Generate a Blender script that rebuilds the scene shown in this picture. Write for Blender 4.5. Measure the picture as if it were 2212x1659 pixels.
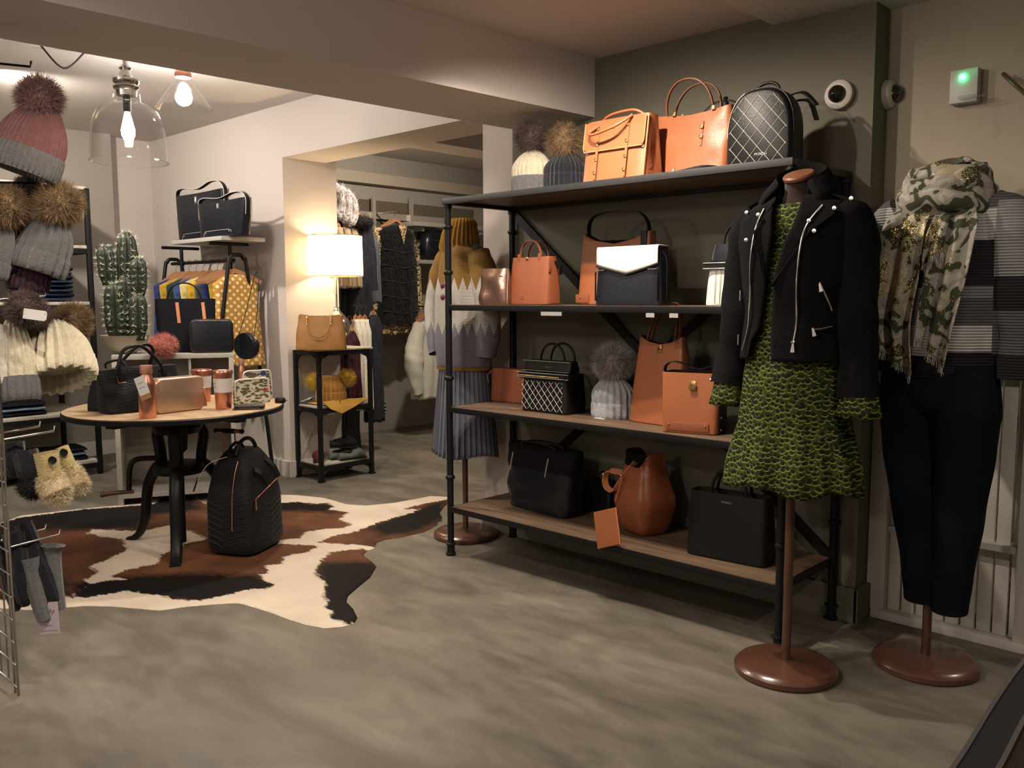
import bpy, bmesh, math, random
from mathutils import Vector, Matrix, noise
random.seed(7)
PI = math.pi
for o in list(bpy.data.objects): bpy.data.objects.remove(o)
SC = bpy.context.scene
COL = SC.collection
V = Vector

# ---------------------------------------------------------------- camera
# floor plan: X runs along the big shelf (towards the camera's right), Y goes into the wall behind it
CAM = V((3.18334, -2.89656, 1.3))
FPX, PITCH, ROLL, YAW = 1874.0, 0.0999, -0.0031, -0.76
def _axes():
    A = V((math.cos(YAW), math.sin(YAW), 0)); B = V((-math.sin(YAW), math.cos(YAW), 0))
    f = V((0, math.cos(PITCH), -math.sin(PITCH))); u = V((0, math.sin(PITCH), math.cos(PITCH))); r = V((1, 0, 0))
    r2 = r*math.cos(ROLL)+u*math.sin(ROLL); u2 = u*math.cos(ROLL)-r*math.sin(ROLL)
    g = lambda v: V((v.dot(A), v.dot(B), v.z))
    return g(r2), g(u2), g(f)
CR, CU, CF = _axes()
cd = bpy.data.cameras.new('camera'); cam = bpy.data.objects.new('camera', cd); COL.objects.link(cam)
cd.sensor_width = 36; cd.lens = FPX/2212*36; cd.clip_start = .02; cd.clip_end = 60
cam.matrix_world = Matrix(((CR.x, CU.x, -CF.x, CAM.x), (CR.y, CU.y, -CF.y, CAM.y), (CR.z, CU.z, -CF.z, CAM.z), (0, 0, 0, 1)))
SC.camera = cam
def P(x, y, a=None, b=None, z=None):
    """world point where the sight line of a photo pixel meets the plane X=a, Y=b or Z=z"""
    w = CR*((x-1106)/FPX)+CU*((829.5-y)/FPX)+CF
    if a is not None: t = (a-CAM.x)/w.x
    elif b is not None: t = (b-CAM.y)/w.y
    else: t = (z-CAM.z)/w.z
    return CAM+w*t

# ---------------------------------------------------------------- world, exposure, lamps
SC.view_settings.view_transform = 'Standard'; SC.view_settings.look = 'None'
SC.view_settings.gamma = 1; SC.view_settings.use_curve_mapping = False
SC.view_settings.exposure = 0.9
W = bpy.data.worlds.new('world'); SC.world = W; W.use_nodes = True
W.node_tree.nodes['Background'].inputs[0].default_value = (1, .82, .62, 1)
W.node_tree.nodes['Background'].inputs[1].default_value = .02
def spot(name, loc, target, power, angle=100, blend=.6, col=(1, .80, .58), r=.03):
    l = bpy.data.lights.new(name, 'SPOT'); l.energy = power; l.spot_size = math.radians(angle); l.spot_blend = blend
    l.color = col; l.shadow_soft_size = r
    o = bpy.data.objects.new(name, l); COL.objects.link(o); o.location = loc
    o.rotation_euler = (V(target)-V(loc)).to_track_quat('-Z', 'Y').to_euler(); return o
def point(name, loc, power, col=(1, .78, .55), r=.04):
    l = bpy.data.lights.new(name, 'POINT'); l.energy = power; l.color = col; l.shadow_soft_size = r
    o = bpy.data.objects.new(name, l); COL.objects.link(o); o.location = loc; return o
WARM = (1, .86, .70)
spot('shelf_spot', (1.20, -.48, 2.37), (1.10, .02, .4), 62, 158, 1., WARM, .02)
spot('shelf_spot', (.92, -.60, 2.40), (.55, .0, .5), 40, 104, .9, WARM, .02)
spot('floor_spot', (1.2, -2.2, 2.38), (.9, -1.9, 0), 36, 140, .9, WARM, .04)
spot('mannequin_spot', (1.15, -1.75, 2.37), (2.2, .2, 1.1), 34, 70, .8, WARM, .03)
spot('rug_spot', (-.9, -.3, 2.58), (-1.0, -.6, 0), 60, 140, .9, WARM, .04)
spot('left_room_spot', (-2.6, -1.2, 2.58), (-3.6, .3, 1.1), 80, 150, .9, (1, .88, .76), .04)
spot('back_room_spot', (-1.9, 1.6, 2.55), (-3.3, 2.0, 1.3), 60, 140, .8, WARM, .04)
spot('back_room_spot', (-.7, 2.0, 2.55), (-1.2, 1.9, 0), 40, 130, .8, WARM, .04)
spot('window_spot', (3.1, 1.4, 2.3), (2.2, .7, .7), 24, 130, .8, WARM, .03)
spot('partition_spot', (3.7, -1.1, 2.3), (2.7, .6, .6), 26, 75, .9, WARM, .03)
spot('hat_spot', (1.05, -1.55, 2.37), (.05, -1.87, .95), 34, 62, .8, WARM, .03)
point('unseen_fill_light', (2.2, -5.0, 1.9), 20, (1, .86, .72), .12)  # added fill light behind the camera, no lamp fitting there
point('unseen_fill_light', (1.7, -3.4, 2.2), 13, (1, .88, .76), .10)  # added fill, brightens the main ceiling and the beam face
point('unseen_fill_light', (-.9, -3.4, 2.2), 30, (1, .88, .76), .12)  # added fill out of view, brightens the left ceiling and beam underside

# ---------------------------------------------------------------- materials
def nt(m): return m.node_tree.nodes, m.node_tree.links
def mat(name, col, rough=.6, metal=0., bump=0., bscale=60., var=0., vscale=8., spec=.5, emit=None, trans=0., sheen=0., coat=0., detail=4, stretch=None, dist=0.):
    m = bpy.data.materials.new(name); m.use_nodes = True; N, L = nt(m); b = N['Principled BSDF']
    b.inputs['Base Color'].default_value = (*col, 1); b.inputs['Roughness'].default_value = rough; b.inputs['Metallic'].default_value = metal
    if rough >= .8: spec = min(spec, .12)
    b.inputs['Specular IOR Level'].default_value = spec
    if trans: b.inputs['Transmission Weight'].default_value = trans
    if sheen: b.inputs['Sheen Weight'].default_value = sheen; b.inputs['Sheen Roughness'].default_value = .5
    if coat: b.inputs['Coat Weight'].default_value = coat; b.inputs['Coat Roughness'].default_value = .15
    if emit: b.inputs['Emission Color'].default_value = (*emit[0], 1); b.inputs['Emission Strength'].default_value = emit[1]
    tc = N.new('ShaderNodeTexCoord'); src = tc.outputs['Object']
    if stretch:
        mp = N.new('ShaderNodeMapping'); mp.inputs['Scale'].default_value = stretch; L.new(src, mp.inputs[0]); src = mp.outputs[0]
    if var:
        n = N.new('ShaderNodeTexNoise'); n.inputs['Scale'].default_value = vscale; n.inputs['Detail'].default_value = detail; n.inputs['Distortion'].default_value = dist; L.new(src, n.inputs['Vector'])
        r = N.new('ShaderNodeValToRGB'); r.color_ramp.elements[0].position = .3; r.color_ramp.elements[1].position = .7
        r.color_ramp.elements[0].color = (*[max(0, c*(1-var)) for c in col], 1); r.color_ramp.elements[1].color = (*[min(1, c*(1+var)) for c in col], 1)
        L.new(n.outputs[0], r.inputs[0]); L.new(r.outputs[0], b.inputs['Base Color'])
    if bump:
        n2 = N.new('ShaderNodeTexNoise'); n2.inputs['Scale'].default_value = bscale; n2.inputs['Detail'].default_value = 3; L.new(src, n2.inputs['Vector'])
        bp = N.new('ShaderNodeBump'); bp.inputs['Strength'].default_value = bump; bp.inputs['Distance'].default_value = .004
        L.new(n2.outputs[0], bp.inputs['Height']); L.new(bp.outputs[0], b.inputs['Normal'])
    return m
def ramp(N, stops, const=False):
    r = N.new('ShaderNodeValToRGB'); e = r.color_ramp.elements
    if const: r.color_ramp.interpolation = 'CONSTANT'
    while len(e) < len(stops): e.new(.5)
    for i, (p, c) in enumerate(stops): e[i].position = p; e[i].color = (*c, 1)
    return r

# ---------------------------------------------------------------- mesh helpers
def link(name, me, m=None, parent=None, smooth=False):
    o = bpy.data.objects.new(name, me); COL.objects.link(o)
    if m is not None:
        for k in (m if isinstance(m, (list, tuple)) else [m]): me.materials.append(k)
    if parent is not None: o.parent = parent
    if smooth:
        for p in me.polygons: p.use_smooth = True
    return o
def fbm(name, bm, m=None, parent=None, smooth=False, auto=None):
    me = bpy.data.meshes.new(name); bmesh.ops.recalc_face_normals(bm, faces=bm.faces); bm.to_mesh(me); bm.free()
    o = link(name, me, m, parent, smooth)
    if auto:
        for p in me.polygons: p.use_smooth = True
        try: me.set_sharp_from_angle(angle=math.radians(auto))
        except Exception: pass
    return o
def tag(o, label, cat, group=None, kind=None):
    o['label'] = label; o['category'] = cat
    if group: o['group'] = group
    if kind: o['kind'] = kind
    return o
def thing(name, label, cat, loc=(0, 0, 0), rz=0., group=None):
    o = bpy.data.objects.new(name, None); COL.objects.link(o); o.location = loc; o.rotation_euler = (0, 0, rz); o.empty_display_size = .05
    return tag(o, label, cat, group)
def struct(name, bm, m, parent=None):
    o = fbm(name, bm, m, parent); o['kind'] = 'structure'; return o
def bx(bm, x0, x1, y0, y1, z0, z1, mi=0, bev=0):
    vs = [bm.verts.new(p) for p in ((x0, y0, z0), (x1, y0, z0), (x1, y1, z0), (x0, y1, z0), (x0, y0, z1), (x1, y0, z1), (x1, y1, z1), (x0, y1, z1))]
    fs = [bm.faces.new([vs[i] for i in q]) for q in ((3, 2, 1, 0), (4, 5, 6, 7), (0, 1, 5, 4), (1, 2, 6, 5), (2, 3, 7, 6), (3, 0, 4, 7))]
    for f in fs: f.material_index = mi
    if bev:
        es = list({e for f in fs for e in f.edges}); bmesh.ops.bevel(bm, geom=es, offset=bev, segments=2, affect='EDGES', profile=.6)
    return fs
def box(name, x0, x1, y0, y1, z0, z1, m, parent=None, bev=0):
    bm = bmesh.new(); bx(bm, x0, x1, y0, y1, z0, z1, 0, bev); return fbm(name, bm, m, parent, auto=40 if bev else None)
def prism(bm, pts, z0, z1, mi=0):
    lo = [bm.verts.new((p[0], p[1], z0)) for p in pts]; hi = [bm.verts.new((p[0], p[1], z1)) for p in pts]; n = len(pts)
    fs = [bm.faces.new(lo[::-1]), bm.faces.new(hi)]+[bm.faces.new([lo[i], lo[(i+1) % n], hi[(i+1) % n], hi[i]]) for i in range(n)]
    for f in fs: f.material_index = mi
    return fs
def add_loft(bm, secs, closed=True, cap0=True, cap1=True, mi=0, capf=None):
    R = [[bm.verts.new(p) for p in s] for s in secs]; n = len(R[0]); m = n if closed else n-1
    for i in range(len(R)-1):
        for j in range(m):
            k = (j+1) % n
            try: bm.faces.new([R[i][j], R[i][k], R[i+1][k], R[i+1][j]]).material_index = mi
            except ValueError: pass
    if closed and cap0: bm.faces.new(R[0][::-1]).material_index = mi
    if closed and cap1: bm.faces.new(R[-1]).material_index = mi
    return R
def loft(name, secs, m, parent=None, closed=True, cap0=True, cap1=True, solid=0, auto=50):
    bm = bmesh.new(); add_loft(bm, secs, closed, cap0, cap1)
    o = fbm(name, bm, m, parent, auto=auto)
    if solid:
        md = o.modifiers.new('solid', 'SOLIDIFY'); md.thickness = solid; md.offset = -1
    return o
def sup(t, rx, ry, p=2.):
    c, s = math.cos(t), math.sin(t)
    return rx*math.copysign(abs(c)**(2/p), c), ry*math.copysign(abs(s)**(2/p), s)
def ringp(cx, cy, z, rx, ry, n=32, p=2., f=None):
    o = []
    for i in range(n):
        t = 2*PI*i/n; x, y = sup(t, rx, ry, p); k = f(t) if f else 1
        o.append(V((cx+x*k, cy+y*k, z)))
    return o
def frames(pts, up=None):
    pts = [V(p) for p in pts]; n = len(pts); fr = []; last = None
    for i in range(n):
        t = (pts[min(i+1, n-1)]-pts[max(i-1, 0)])
        t = t.normalized() if t.length > 1e-9 else V((0, 0, 1))
        if last is None:
            u = V(up) if up is not None else (V((0, 0, 1)) if abs(t.z) < .9 else V((1, 0, 0)))
        else: u = last
        u = (u-t*u.dot(t))
        if u.length < 1e-6: u = t.orthogonal()
        u.normalize(); last = u; fr.append((t, u, t.cross(u).normalized()))
    return pts, fr
def add_tube(bm, pts, r, n=10, mi=0, closed=False):
    pts, fr = frames(pts); rr = r if isinstance(r, (list, tuple)) else [r]*len(pts)
    secs = [[p+(u*math.cos(2*PI*j/n)+w*math.sin(2*PI*j/n))*q for j in range(n)] for p, (t, u, w), q in zip(pts, fr, rr)]
    if closed: secs.append(secs[0]); return add_loft(bm, secs, True, False, False, mi)
    return add_loft(bm, secs, True, True, True, mi)
def tube(name, pts, r, m, parent=None, n=10):
    bm = bmesh.new(); add_tube(bm, pts, r, n); return fbm(name, bm, m, parent, auto=60)
def add_ribbon(bm, pts, w, th, up, mi=0, fixed=True):
    """flat strap: width w along 'up', thickness th"""
    pts, fr = frames(pts); secs = []; up = V(up).normalized()
    for i, (p, (t, u, q)) in enumerate(zip(pts, fr)):
        a = up-t*up.dot(t); a = a.normalized() if a.length > 1e-4 else u
        b = t.cross(a).normalized(); ww = w[i] if isinstance(w, (list, tuple)) else w
        secs.append([p+a*ww/2+b*th/2, p-a*ww/2+b*th/2, p-a*ww/2-b*th/2, p+a*ww/2-b*th/2])
    return add_loft(bm, secs, True, True, True, mi)
def ribbon(name, pts, w, th, up, m, parent=None):
    bm = bmesh.new(); add_ribbon(bm, pts, w, th, up); return fbm(name, bm, m, parent, auto=50)
def add_lathe(bm, prof, c=(0, 0, 0), n=28, mi=0, cap=True):
    secs = [[V((c[0]+r*math.cos(2*PI*j/n), c[1]+r*math.sin(2*PI*j/n), c[2]+z)) for j in range(n)] for r, z in prof]
    return add_loft(bm, secs, True, cap, cap, mi)
def lathe(name, prof, m, parent=None, c=(0, 0, 0), n=28, cap=True, auto=40):
    bm = bmesh.new(); add_lathe(bm, prof, c, n, 0, cap); return fbm(name, bm, m, parent, auto=auto)
def add_sphere(bm, c, r, u=16, v=10, mi=0, s=(1, 1, 1)):
    mt = Matrix.Translation(V(c)) @ Matrix.Diagonal((s[0], s[1], s[2], 1))
    g = bmesh.ops.create_uvsphere(bm, u_segments=u, v_segments=v, radius=r, matrix=mt)
    for x in g['verts']:
        for f in x.link_faces: f.material_index = mi
def sphere(name, c, r, m, parent=None, s=(1, 1, 1), u=20, v=12):
    bm = bmesh.new(); add_sphere(bm, c, r, u, v, 0, s); return fbm(name, bm, m, parent, smooth=True)
def arc(p0, p1, h, n=16, up=(0, 0, 1), lean=(0, 0, 0), pw=2.):
    p0, p1, up, lean = V(p0), V(p1), V(up), V(lean); o = []
    for i in range(n+1):
        t = PI*i/n; c, s = -math.cos(t), math.sin(t)
        c = math.copysign(abs(c)**(2/pw), c); s = s**(2/pw)
        o.append((p0+p1)/2+(p1-p0)/2*c+(up*h+lean)*s)
    return o
def spl(pts, n=6):
    pts = [V(p) for p in pts]; q = [pts[0]]+pts+[pts[-1]]; o = []
    for i in range(1, len(q)-2):
        for k in range(n):
            t = k/n; a, b, c, d = q[i-1], q[i], q[i+1], q[i+2]
            o.append(.5*((2*b)+(c-a)*t+(2*a-5*b+4*c-d)*t*t+(3*b-a-3*c+d)*t**3))
    o.append(pts[-1]); return o
def lerpt(tab, t):
    if t <= tab[0][0]: return tab[0][1:]
    for a, b in zip(tab, tab[1:]):
        if t <= b[0]:
            k = (t-a[0])/(b[0]-a[0]); k = k*k*(3-2*k)*.5+k*.5
            return tuple(x+(y-x)*k for x, y in zip(a[1:], b[1:]))
    return tab[-1][1:]
def add_strands(bm, roots, L, w=.0014, droop=.25, mi=0, jit=.35, seg=2):
    for p, nrm in roots:
        d = (V(nrm)+V((random.gauss(0, 1), random.gauss(0, 1), random.gauss(0, 1)))*jit).normalized()
        s = d.orthogonal().normalized()
        a = random.uniform(0, PI); s = (s*math.cos(a)+d.cross(s)*math.sin(a))*w*random.uniform(.6, 1.3)
        l = L*random.uniform(.55, 1.15); q = V(p); prev = [bm.verts.new(q-s), bm.verts.new(q+s)]
        for k in range(1, seg+1):
            d = (d+V((0, 0, -1))*droop/seg).normalized(); q = q+d*l/seg
            if k == seg: t = bm.verts.new(q); f = bm.faces.new([prev[0], prev[1], t])
            else:
                cur = [bm.verts.new(q-s*.75), bm.verts.new(q+s*.75)]; f = bm.faces.new([prev[0], prev[1], cur[1], cur[0]]); prev = cur
            f.material_index = mi
def sph_roots(c, r, n, s=(1, 1, 1), zmin=-1):
    o = []; c = V(c)
    while len(o) < n:
        d = V((random.gauss(0, 1), random.gauss(0, 1), random.gauss(0, 1))).normalized()
        if d.z < zmin: continue
        o.append((c+V((d.x*s[0], d.y*s[1], d.z*s[2]))*r, d))
    return o
def pompom(name, c, R, m, parent, n=1500, L=None, w=.0013, droop=.3, s=(1, 1, 1), jit=.35):
    bm = bmesh.new(); L = min(L or R, R*.48); r0 = R*.70; n = int(n*1.7); w *= .62; jit = .55
    add_sphere(bm, c, r0, 14, 8, 0, s); add_strands(bm, sph_roots(c, r0*.92, n, s), L, w, droop, 0, jit)
    me = bpy.data.meshes.new(name); bm.to_mesh(me); bm.free(); return link(name, me, m, parent, True)
def text(s, size, m, parent, loc, rot=(PI/2, 0, 0), name='lettering', ext=.0004):
    c = bpy.data.curves.new(name, 'FONT'); c.body = s; c.size = size; c.align_x = 'CENTER'; c.align_y = 'CENTER'; c.extrude = ext; c.resolution_u = 2
    t = bpy.data.objects.new(name, c); COL.objects.link(t); dg = bpy.context.evaluated_depsgraph_get()
    me = bpy.data.meshes.new_from_object(t.evaluated_get(dg)); bpy.data.objects.remove(t); bpy.data.curves.remove(c)
    o = link(name, me, m, parent); o.location = loc; o.rotation_euler = rot; return o
def dup_tree(root):
    c = root.copy(); COL.objects.link(c)
    for ch in list(root.children):
        k = ch.copy(); COL.objects.link(k); k.parent = c
        for g in list(ch.children):
            h = g.copy(); COL.objects.link(h); h.parent = k
    return c
# ================================================================ SETTING
M = {}
M['wall'] = mat('wall_paint_greige', (.52, .47, .435), .85, bump=.08, bscale=90)
M['wall_grey'] = mat('wall_paint_grey', (.30, .275, .245), .85, bump=.08, bscale=90)
M['wall_dark'] = mat('wall_paint_olive_grey', (.165, .155, .125), .85, bump=.1, bscale=90)
M['wall_cream'] = mat('wall_paint_cream', (.36, .315, .25), .85, bump=.08)
M['ceil'] = mat('ceiling_paint', (.62, .58, .55), .9)
M['white_trim'] = mat('white_gloss_trim', (.55, .52, .48), .45)
def floor_mat():
    m = bpy.data.materials.new('polished_concrete'); m.use_nodes = True; N, L = nt(m); b = N['Principled BSDF']
    tc = N.new('ShaderNodeTexCoord'); mp = N.new('ShaderNodeMapping'); mp.inputs['Rotation'].default_value = (0, 0, .45); mp.inputs['Scale'].default_value = (.9, 2.0, 1)
    L.new(tc.outputs['Object'], mp.inputs[0])
    n = N.new('ShaderNodeTexNoise'); n.inputs['Scale'].default_value = 1.9; n.inputs['Detail'].default_value = 6; n.inputs['Roughness'].default_value = .55; n.inputs['Distortion'].default_value = .7
    L.new(mp.outputs[0], n.inputs['Vector'])
    r = ramp(N, [(.28, (.090, .078, .062)), (.45, (.130, .114, .091)), (.58, (.162, .144, .116)), (.75, (.215, .193, .158))]); L.new(n.outputs[0], r.inputs[0])
    n2 = N.new('ShaderNodeTexNoise'); n2.inputs['Scale'].default_value = 7; n2.inputs['Detail'].default_value = 5; n2.inputs['Distortion'].default_value = .4; L.new(mp.outputs[0], n2.inputs['Vector'])
    r2 = ramp(N, [(.35, (.80, .80, .80)), (.6, (1.04, 1.04, 1.04))]); L.new(n2.outputs[0], r2.inputs[0])
    mx = N.new('ShaderNodeMix'); mx.data_type = 'RGBA'; mx.blend_type = 'MULTIPLY'; mx.inputs[0].default_value = .7
    L.new(r.outputs[0], mx.inputs[6]); L.new(r2.outputs[0], mx.inputs[7]); L.new(mx.outputs[2], b.inputs['Base Color'])
    b.inputs['Roughness'].default_value = .5; b.inputs['Specular IOR Level'].default_value = .35
    rr = ramp(N, [(.3, (.42, .42, .42)), (.7, (.6, .6, .6))]); L.new(n2.outputs[0], rr.inputs[0]); L.new(rr.outputs[0], b.inputs['Roughness'])
    bp = N.new('ShaderNodeBump'); bp.inputs['Strength'].default_value = .05; L.new(n2.outputs[0], bp.inputs['Height']); L.new(bp.outputs[0], b.inputs['Normal'])
    return m
bm = bmesh.new(); bx(bm, -6, 5.5, -6, 5, -.1, 0); struct('floor', bm, floor_mat())
ZC, ZM = 2.43, 2.64
# main wall behind the shelf, olive part and the lighter end pier
bm = bmesh.new(); bx(bm, -.02, 1.857, .483, .68, 0, ZC); struct('wall_back', bm, M['wall_dark'])
bm = bmesh.new(); bx(bm, -.241, -.02, .483, .86, 0, ZM); struct('wall_pier', bm, M['wall'])
# wall with the opening: left part, lintel over the opening
bm = bmesh.new(); bx(bm, -4.40, -2.262, .5, .95, 0, ZM); bx(bm, -2.262, -.241, .5, .86, 2.28, ZM); struct('wall_middle', bm, M['wall'])
bm = bmesh.new(); bx(bm, -1.32, -1.06, .86, 4.2, 2.28, ZM); struct('trim_1', bm, M['wall'])
bm = bmesh.new(); bx(bm, -4.6, -4.345, -.02, .5, 0, ZM); struct('wall_left_pier', bm, M['wall'])
bm = bmesh.new(); bx(bm, -4.6, -4.235, -6, .125, 0, ZM); struct('wall_left', bm, M['wall_grey'])
# right: white partition wall set back, end of olive wall
bm = bmesh.new(); bx(bm, 1.857, 2.42, .62, .68, 1.05, ZC); bx(bm, 2.42, 5.5, .62, .68, 1.25, ZC); struct('wall_right', bm, M['wall_cream'])
# ceilings
bm = bmesh.new(); bx(bm, .02, 5.5, -6, 1.6, ZC, ZC+.1); struct('ceiling', bm, M['ceil'])
bm = bmesh.new(); bx(bm, -6, .3, -6, 5, ZM, ZM+.1); struct('ceiling_middle', bm, M['ceil'])
bm = bmesh.new(); bx(bm, 1.44, 5.5, -6, .483, ZC-.035, ZC); bx(bm, 1.857, 5.5, .483, .68, ZC-.035, ZC); struct('trim_2', bm, M['ceil'])
# big beam
bm = bmesh.new(); prism(bm, [(-.10, -1.95), (.40, -1.95), (.525, .483), (.04, .483)], 2.159, ZM+.02)
prism(bm, [(-.31, -6), (.19, -6), (.40, -1.95), (-.10, -1.95)], 2.159, ZM+.02); struct('trim_3', bm, M['ceil'])
# back room
bm = bmesh.new(); bx(bm, -3.70, -3.56, .95, 5, 0, ZM); struct('wall_back_room_left', bm, M['wall_grey'])
bm = bmesh.new(); bx(bm, -3.56, 2, 4.2, 4.3, 0, ZM); struct('wall_back_room_far', bm, M['wall_grey'])
bm = bmesh.new(); bx(bm, -.1, 0, .86, 4.2, 0, ZM); struct('wall_back_room_right', bm, M['wall_grey'])
bm = bmesh.new(); bx(bm, -3.56, -3.46, .95, 4.2, 2.36, 2.46); struct('trim_4', bm, M['wall_cream'])
# enclosing walls out of sight (they only bounce light)
bm = bmesh.new(); bx(bm, -4.6, 5.5, -6.1, -6, 0, ZM); struct('wall_front', bm, M['wall'])
bm = bmesh.new(); bx(bm, 5.5, 5.6, -6, 3, 0, ZM); struct('wall_far_right', bm, M['wall'])
bm = bmesh.new(); bx(bm, 0, 5.5, 2.4, 2.5, 0, ZM); struct('wall_window_bay', bm, M['wall_cream'])
# skirting boards
def skirt(name, x0, x1, y0, y1, m, h=.13):
    bm = bmesh.new(); bx(bm, x0, x1, y0, y1, 0, h, 0, .004); struct(name, bm, m)
skirt('baseboard_back', -.24, 1.875, .463, .483, M['wall_dark'], .14)
skirt('baseboard_end', 1.857, 1.877, .463, .62, M['wall_dark'], .14)
skirt('baseboard_pier', -.262, -.241, .463, .86, M['wall'], .11)
skirt('baseboard_middle', -4.33, -2.242, .478, .5, M['white_trim'], .12)
skirt('baseboard_opening', -2.262, -2.242, .5, .95, M['white_trim'], .12)
skirt('baseboard_left_pier', -4.345, -4.325, .105, .5, M['white_trim'], .16)
skirt('baseboard_left', -4.235, -4.215, -6, .145, M['white_trim'], .12)
# white shop window partition on the right: rails, posts and grooved panel
def partition():
    t = thing('window_partition', 'white painted glazed timber partition with grooved lower panel, right of the dark wall', 'partition', (1.86, .62, 0))
    w = M['white_trim']
    box('bottom_rail', 0.02, 3.6, -.035, .03, 0, .035, w, t, .004)
    for x in (.035, .57, 1.15, 1.9, 2.7): box('post', x-.035, x+.035, -.03, .03, .035, 1.75 if x > .1 else 1.05, w, t, .003)
    box('top_rail', 0, .6, -.03, .03, 1.0, 1.06, w, t, .003)
    box('top_rail', .6, 3.6, -.03, .03, 1.2, 1.26, w, t, .003)
    box('sill', .05, 3.6, -.02, .05, .36, .385, mat('grey_rail', (.35, .33, .3), .4), t)
    bm = bmesh.new()
    for k in range(9):
        x = .07+k*.055; bx(bm, x, x+.048, .012, .03, .035, 1.02, 0, .004)
    fbm('grooved_panel', bm, w, t, auto=40)
    
    bm = bmesh.new(); add_ribbon(bm, [(.12, .075, .10), (.56, .075, .95)], .03, .015, (1, 0, -.5)); fbm('diagonal_batten', bm, w, t)
    return t
partition()
# ================================================================ BIG SHELVING UNIT
M['black_metal'] = mat('black_painted_metal', (.008, .008, .009), .45, .2, spec=.3, bump=.1, bscale=200)
M['grey_edge'] = mat('dark_grey_steel_edge', (.022, .021, .024), .5, .2)
def wood_mat(name, c1, c2, sc=(1.2, 14, 14)):
    m = bpy.data.materials.new(name); m.use_nodes = True; N, L = nt(m); b = N['Principled BSDF']
    tc = N.new('ShaderNodeTexCoord'); mp = N.new('ShaderNodeMapping'); mp.inputs['Scale'].default_value = sc; L.new(tc.outputs['Object'], mp.inputs[0])
    n = N.new('ShaderNodeTexNoise'); n.inputs['Scale'].default_value = 2.2; n.inputs['Detail'].default_value = 8; n.inputs['Distortion'].default_value = 1.2; L.new(mp.outputs[0], n.inputs['Vector'])
    r = ramp(N, [(.3, c1), (.7, c2)]); L.new(n.outputs[0], r.inputs[0]); L.new(r.outputs[0], b.inputs['Base Color']); b.inputs['Roughness'].default_value = .6
    return m
M['wood'] = wood_mat('aged_shelf_wood', (.075, .042, .024), (.16, .10, .06))
SW, SD, SZ = 1.774, .457, (.252, .758, 1.263, 1.777)
def shelving():
    t = thing('shelving_unit', 'large black pipe-framed shelving unit with four wooden boards against the dark wall', 'shelf')
    bmk = M['black_metal']
    for (x, y) in ((0, 0), (SW, 0), (0, SD), (SW, SD)):
        prof = [(0, 0), (.021, 0), (.021, .012), (.016, .014), (.016, .05), (.021, .055), (.021, .062), (.0135, .066)]
        for z in (.40, .9, 1.42, 1.64):
            prof += [(.0135, z-.012), (.018, z-.008), (.020, z), (.018, z+.008), (.0135, z+.012)]
        prof += [(.0135, 1.73), (.018, 1.732), (.018, 1.752), (0, 1.752)]
        lathe('post', [(r*1.22, q) for r, q in prof], bmk, t, (x, y, 0), 16)
    for k, z in enumerate(SZ):
        top = k == 3
        m = M['grey_edge'] if top else bmk
        th = .028; o = .014 if top else 0
        bm = bmesh.new()
        bx(bm, -o, SW+o, -.012-o, .012, z-th, z-.001, 0, .002); bx(bm, -o, SW+o, SD-.012, SD+.012+o, z-th, z-.001, 0, .002)
        bx(bm, -o, .012, .012, SD-.012, z-th, z-.001, 0, .002); bx(bm, SW-.012, SW+o, .012, SD-.012, z-th, z-.001, 0, .002)
        fbm('shelf_frame', bm, m, t, auto=40)
        box('shelf_board', .012 if not top else -.006, SW-.012 if not top else SW+.006, -.006, SD+.004, z-.010, z, M['wood'], t)
    for (z0, z1, f) in ((SZ[3]-.03, SZ[1]-.03, 1), (SZ[1]-.03, .10, -1)):
        pass
    def brace(p, q):
        bm = bmesh.new(); add_ribbon(bm, [p, q], .042, .008, (0, 0, 1)); bmesh.ops.translate(bm, verts=bm.verts, vec=(0, 0, 0)); 
        add_ribbon(bm, [V(p)+V((0, .012, .018)), V(q)+V((0, .012, .018))], .006, .03, (0, 0, 1)); return fbm('brace', bm, bmk, t)
    yb = SD+.004
    brace((0.02, yb, SZ[3]-.05), (SW-.02, yb, SZ[0]+.0))
    brace((0.02, yb+.01, SZ[0]+.02), (SW-.02, yb+.01, SZ[3]-.05))
    # labels under the boards
    pm = mat('pale_price_label', (.32, .31, .32), .5)
    for x0, x1 in ((.62, .74), (1.18, 1.22), (1.29, 1.33)): box('price_label', x0, x1, -.0125, -.0115, SZ[2]-.045, SZ[2]-.028, pm, t)
    return t
shelving()
# ================================================================ BAGS ON THE BIG SHELF
M['tan'] = mat('tan_leather', (.335, .108, .042), .42, bump=.18, bscale=170, var=.08, vscale=6)
M['tan_dark'] = mat('cognac_leather', (.27, .080, .034), .45, bump=.18, bscale=170, var=.08, vscale=6)
M['tan_stitch'] = mat('tan_edge_paint', (.55, .22, .10), .5)
M['black_leather'] = mat('black_leather', (.005, .005, .006), .46, spec=.32, bump=.22, bscale=150)
M['navy_leather'] = mat('navy_leather', (.008, .0095, .015), .30, spec=.4, bump=.1, bscale=150)
M['gold'] = mat('gold_metal', (.75, .55, .26), .25, 1)
M['silver'] = mat('silver_metal', (.75, .73, .70), .25, 1)
M['white_stitch'] = mat('white_stitching', (.62, .60, .55), .6)
M['white_leather'] = mat('white_leather', (.72, .68, .62), .45, bump=.1, bscale=170)
M['bronze'] = mat('bronze_metallic_leather', (.36, .22, .17), .22, .9, bump=.25, bscale=25)
M['lining'] = mat('dark_bag_lining', (.02, .015, .012), .9)
M['paper'] = mat('white_paper_tag', (.68, .66, .66), .7)
M['ink'] = mat('grey_printed_ink', (.12, .10, .12), .7)
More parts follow.
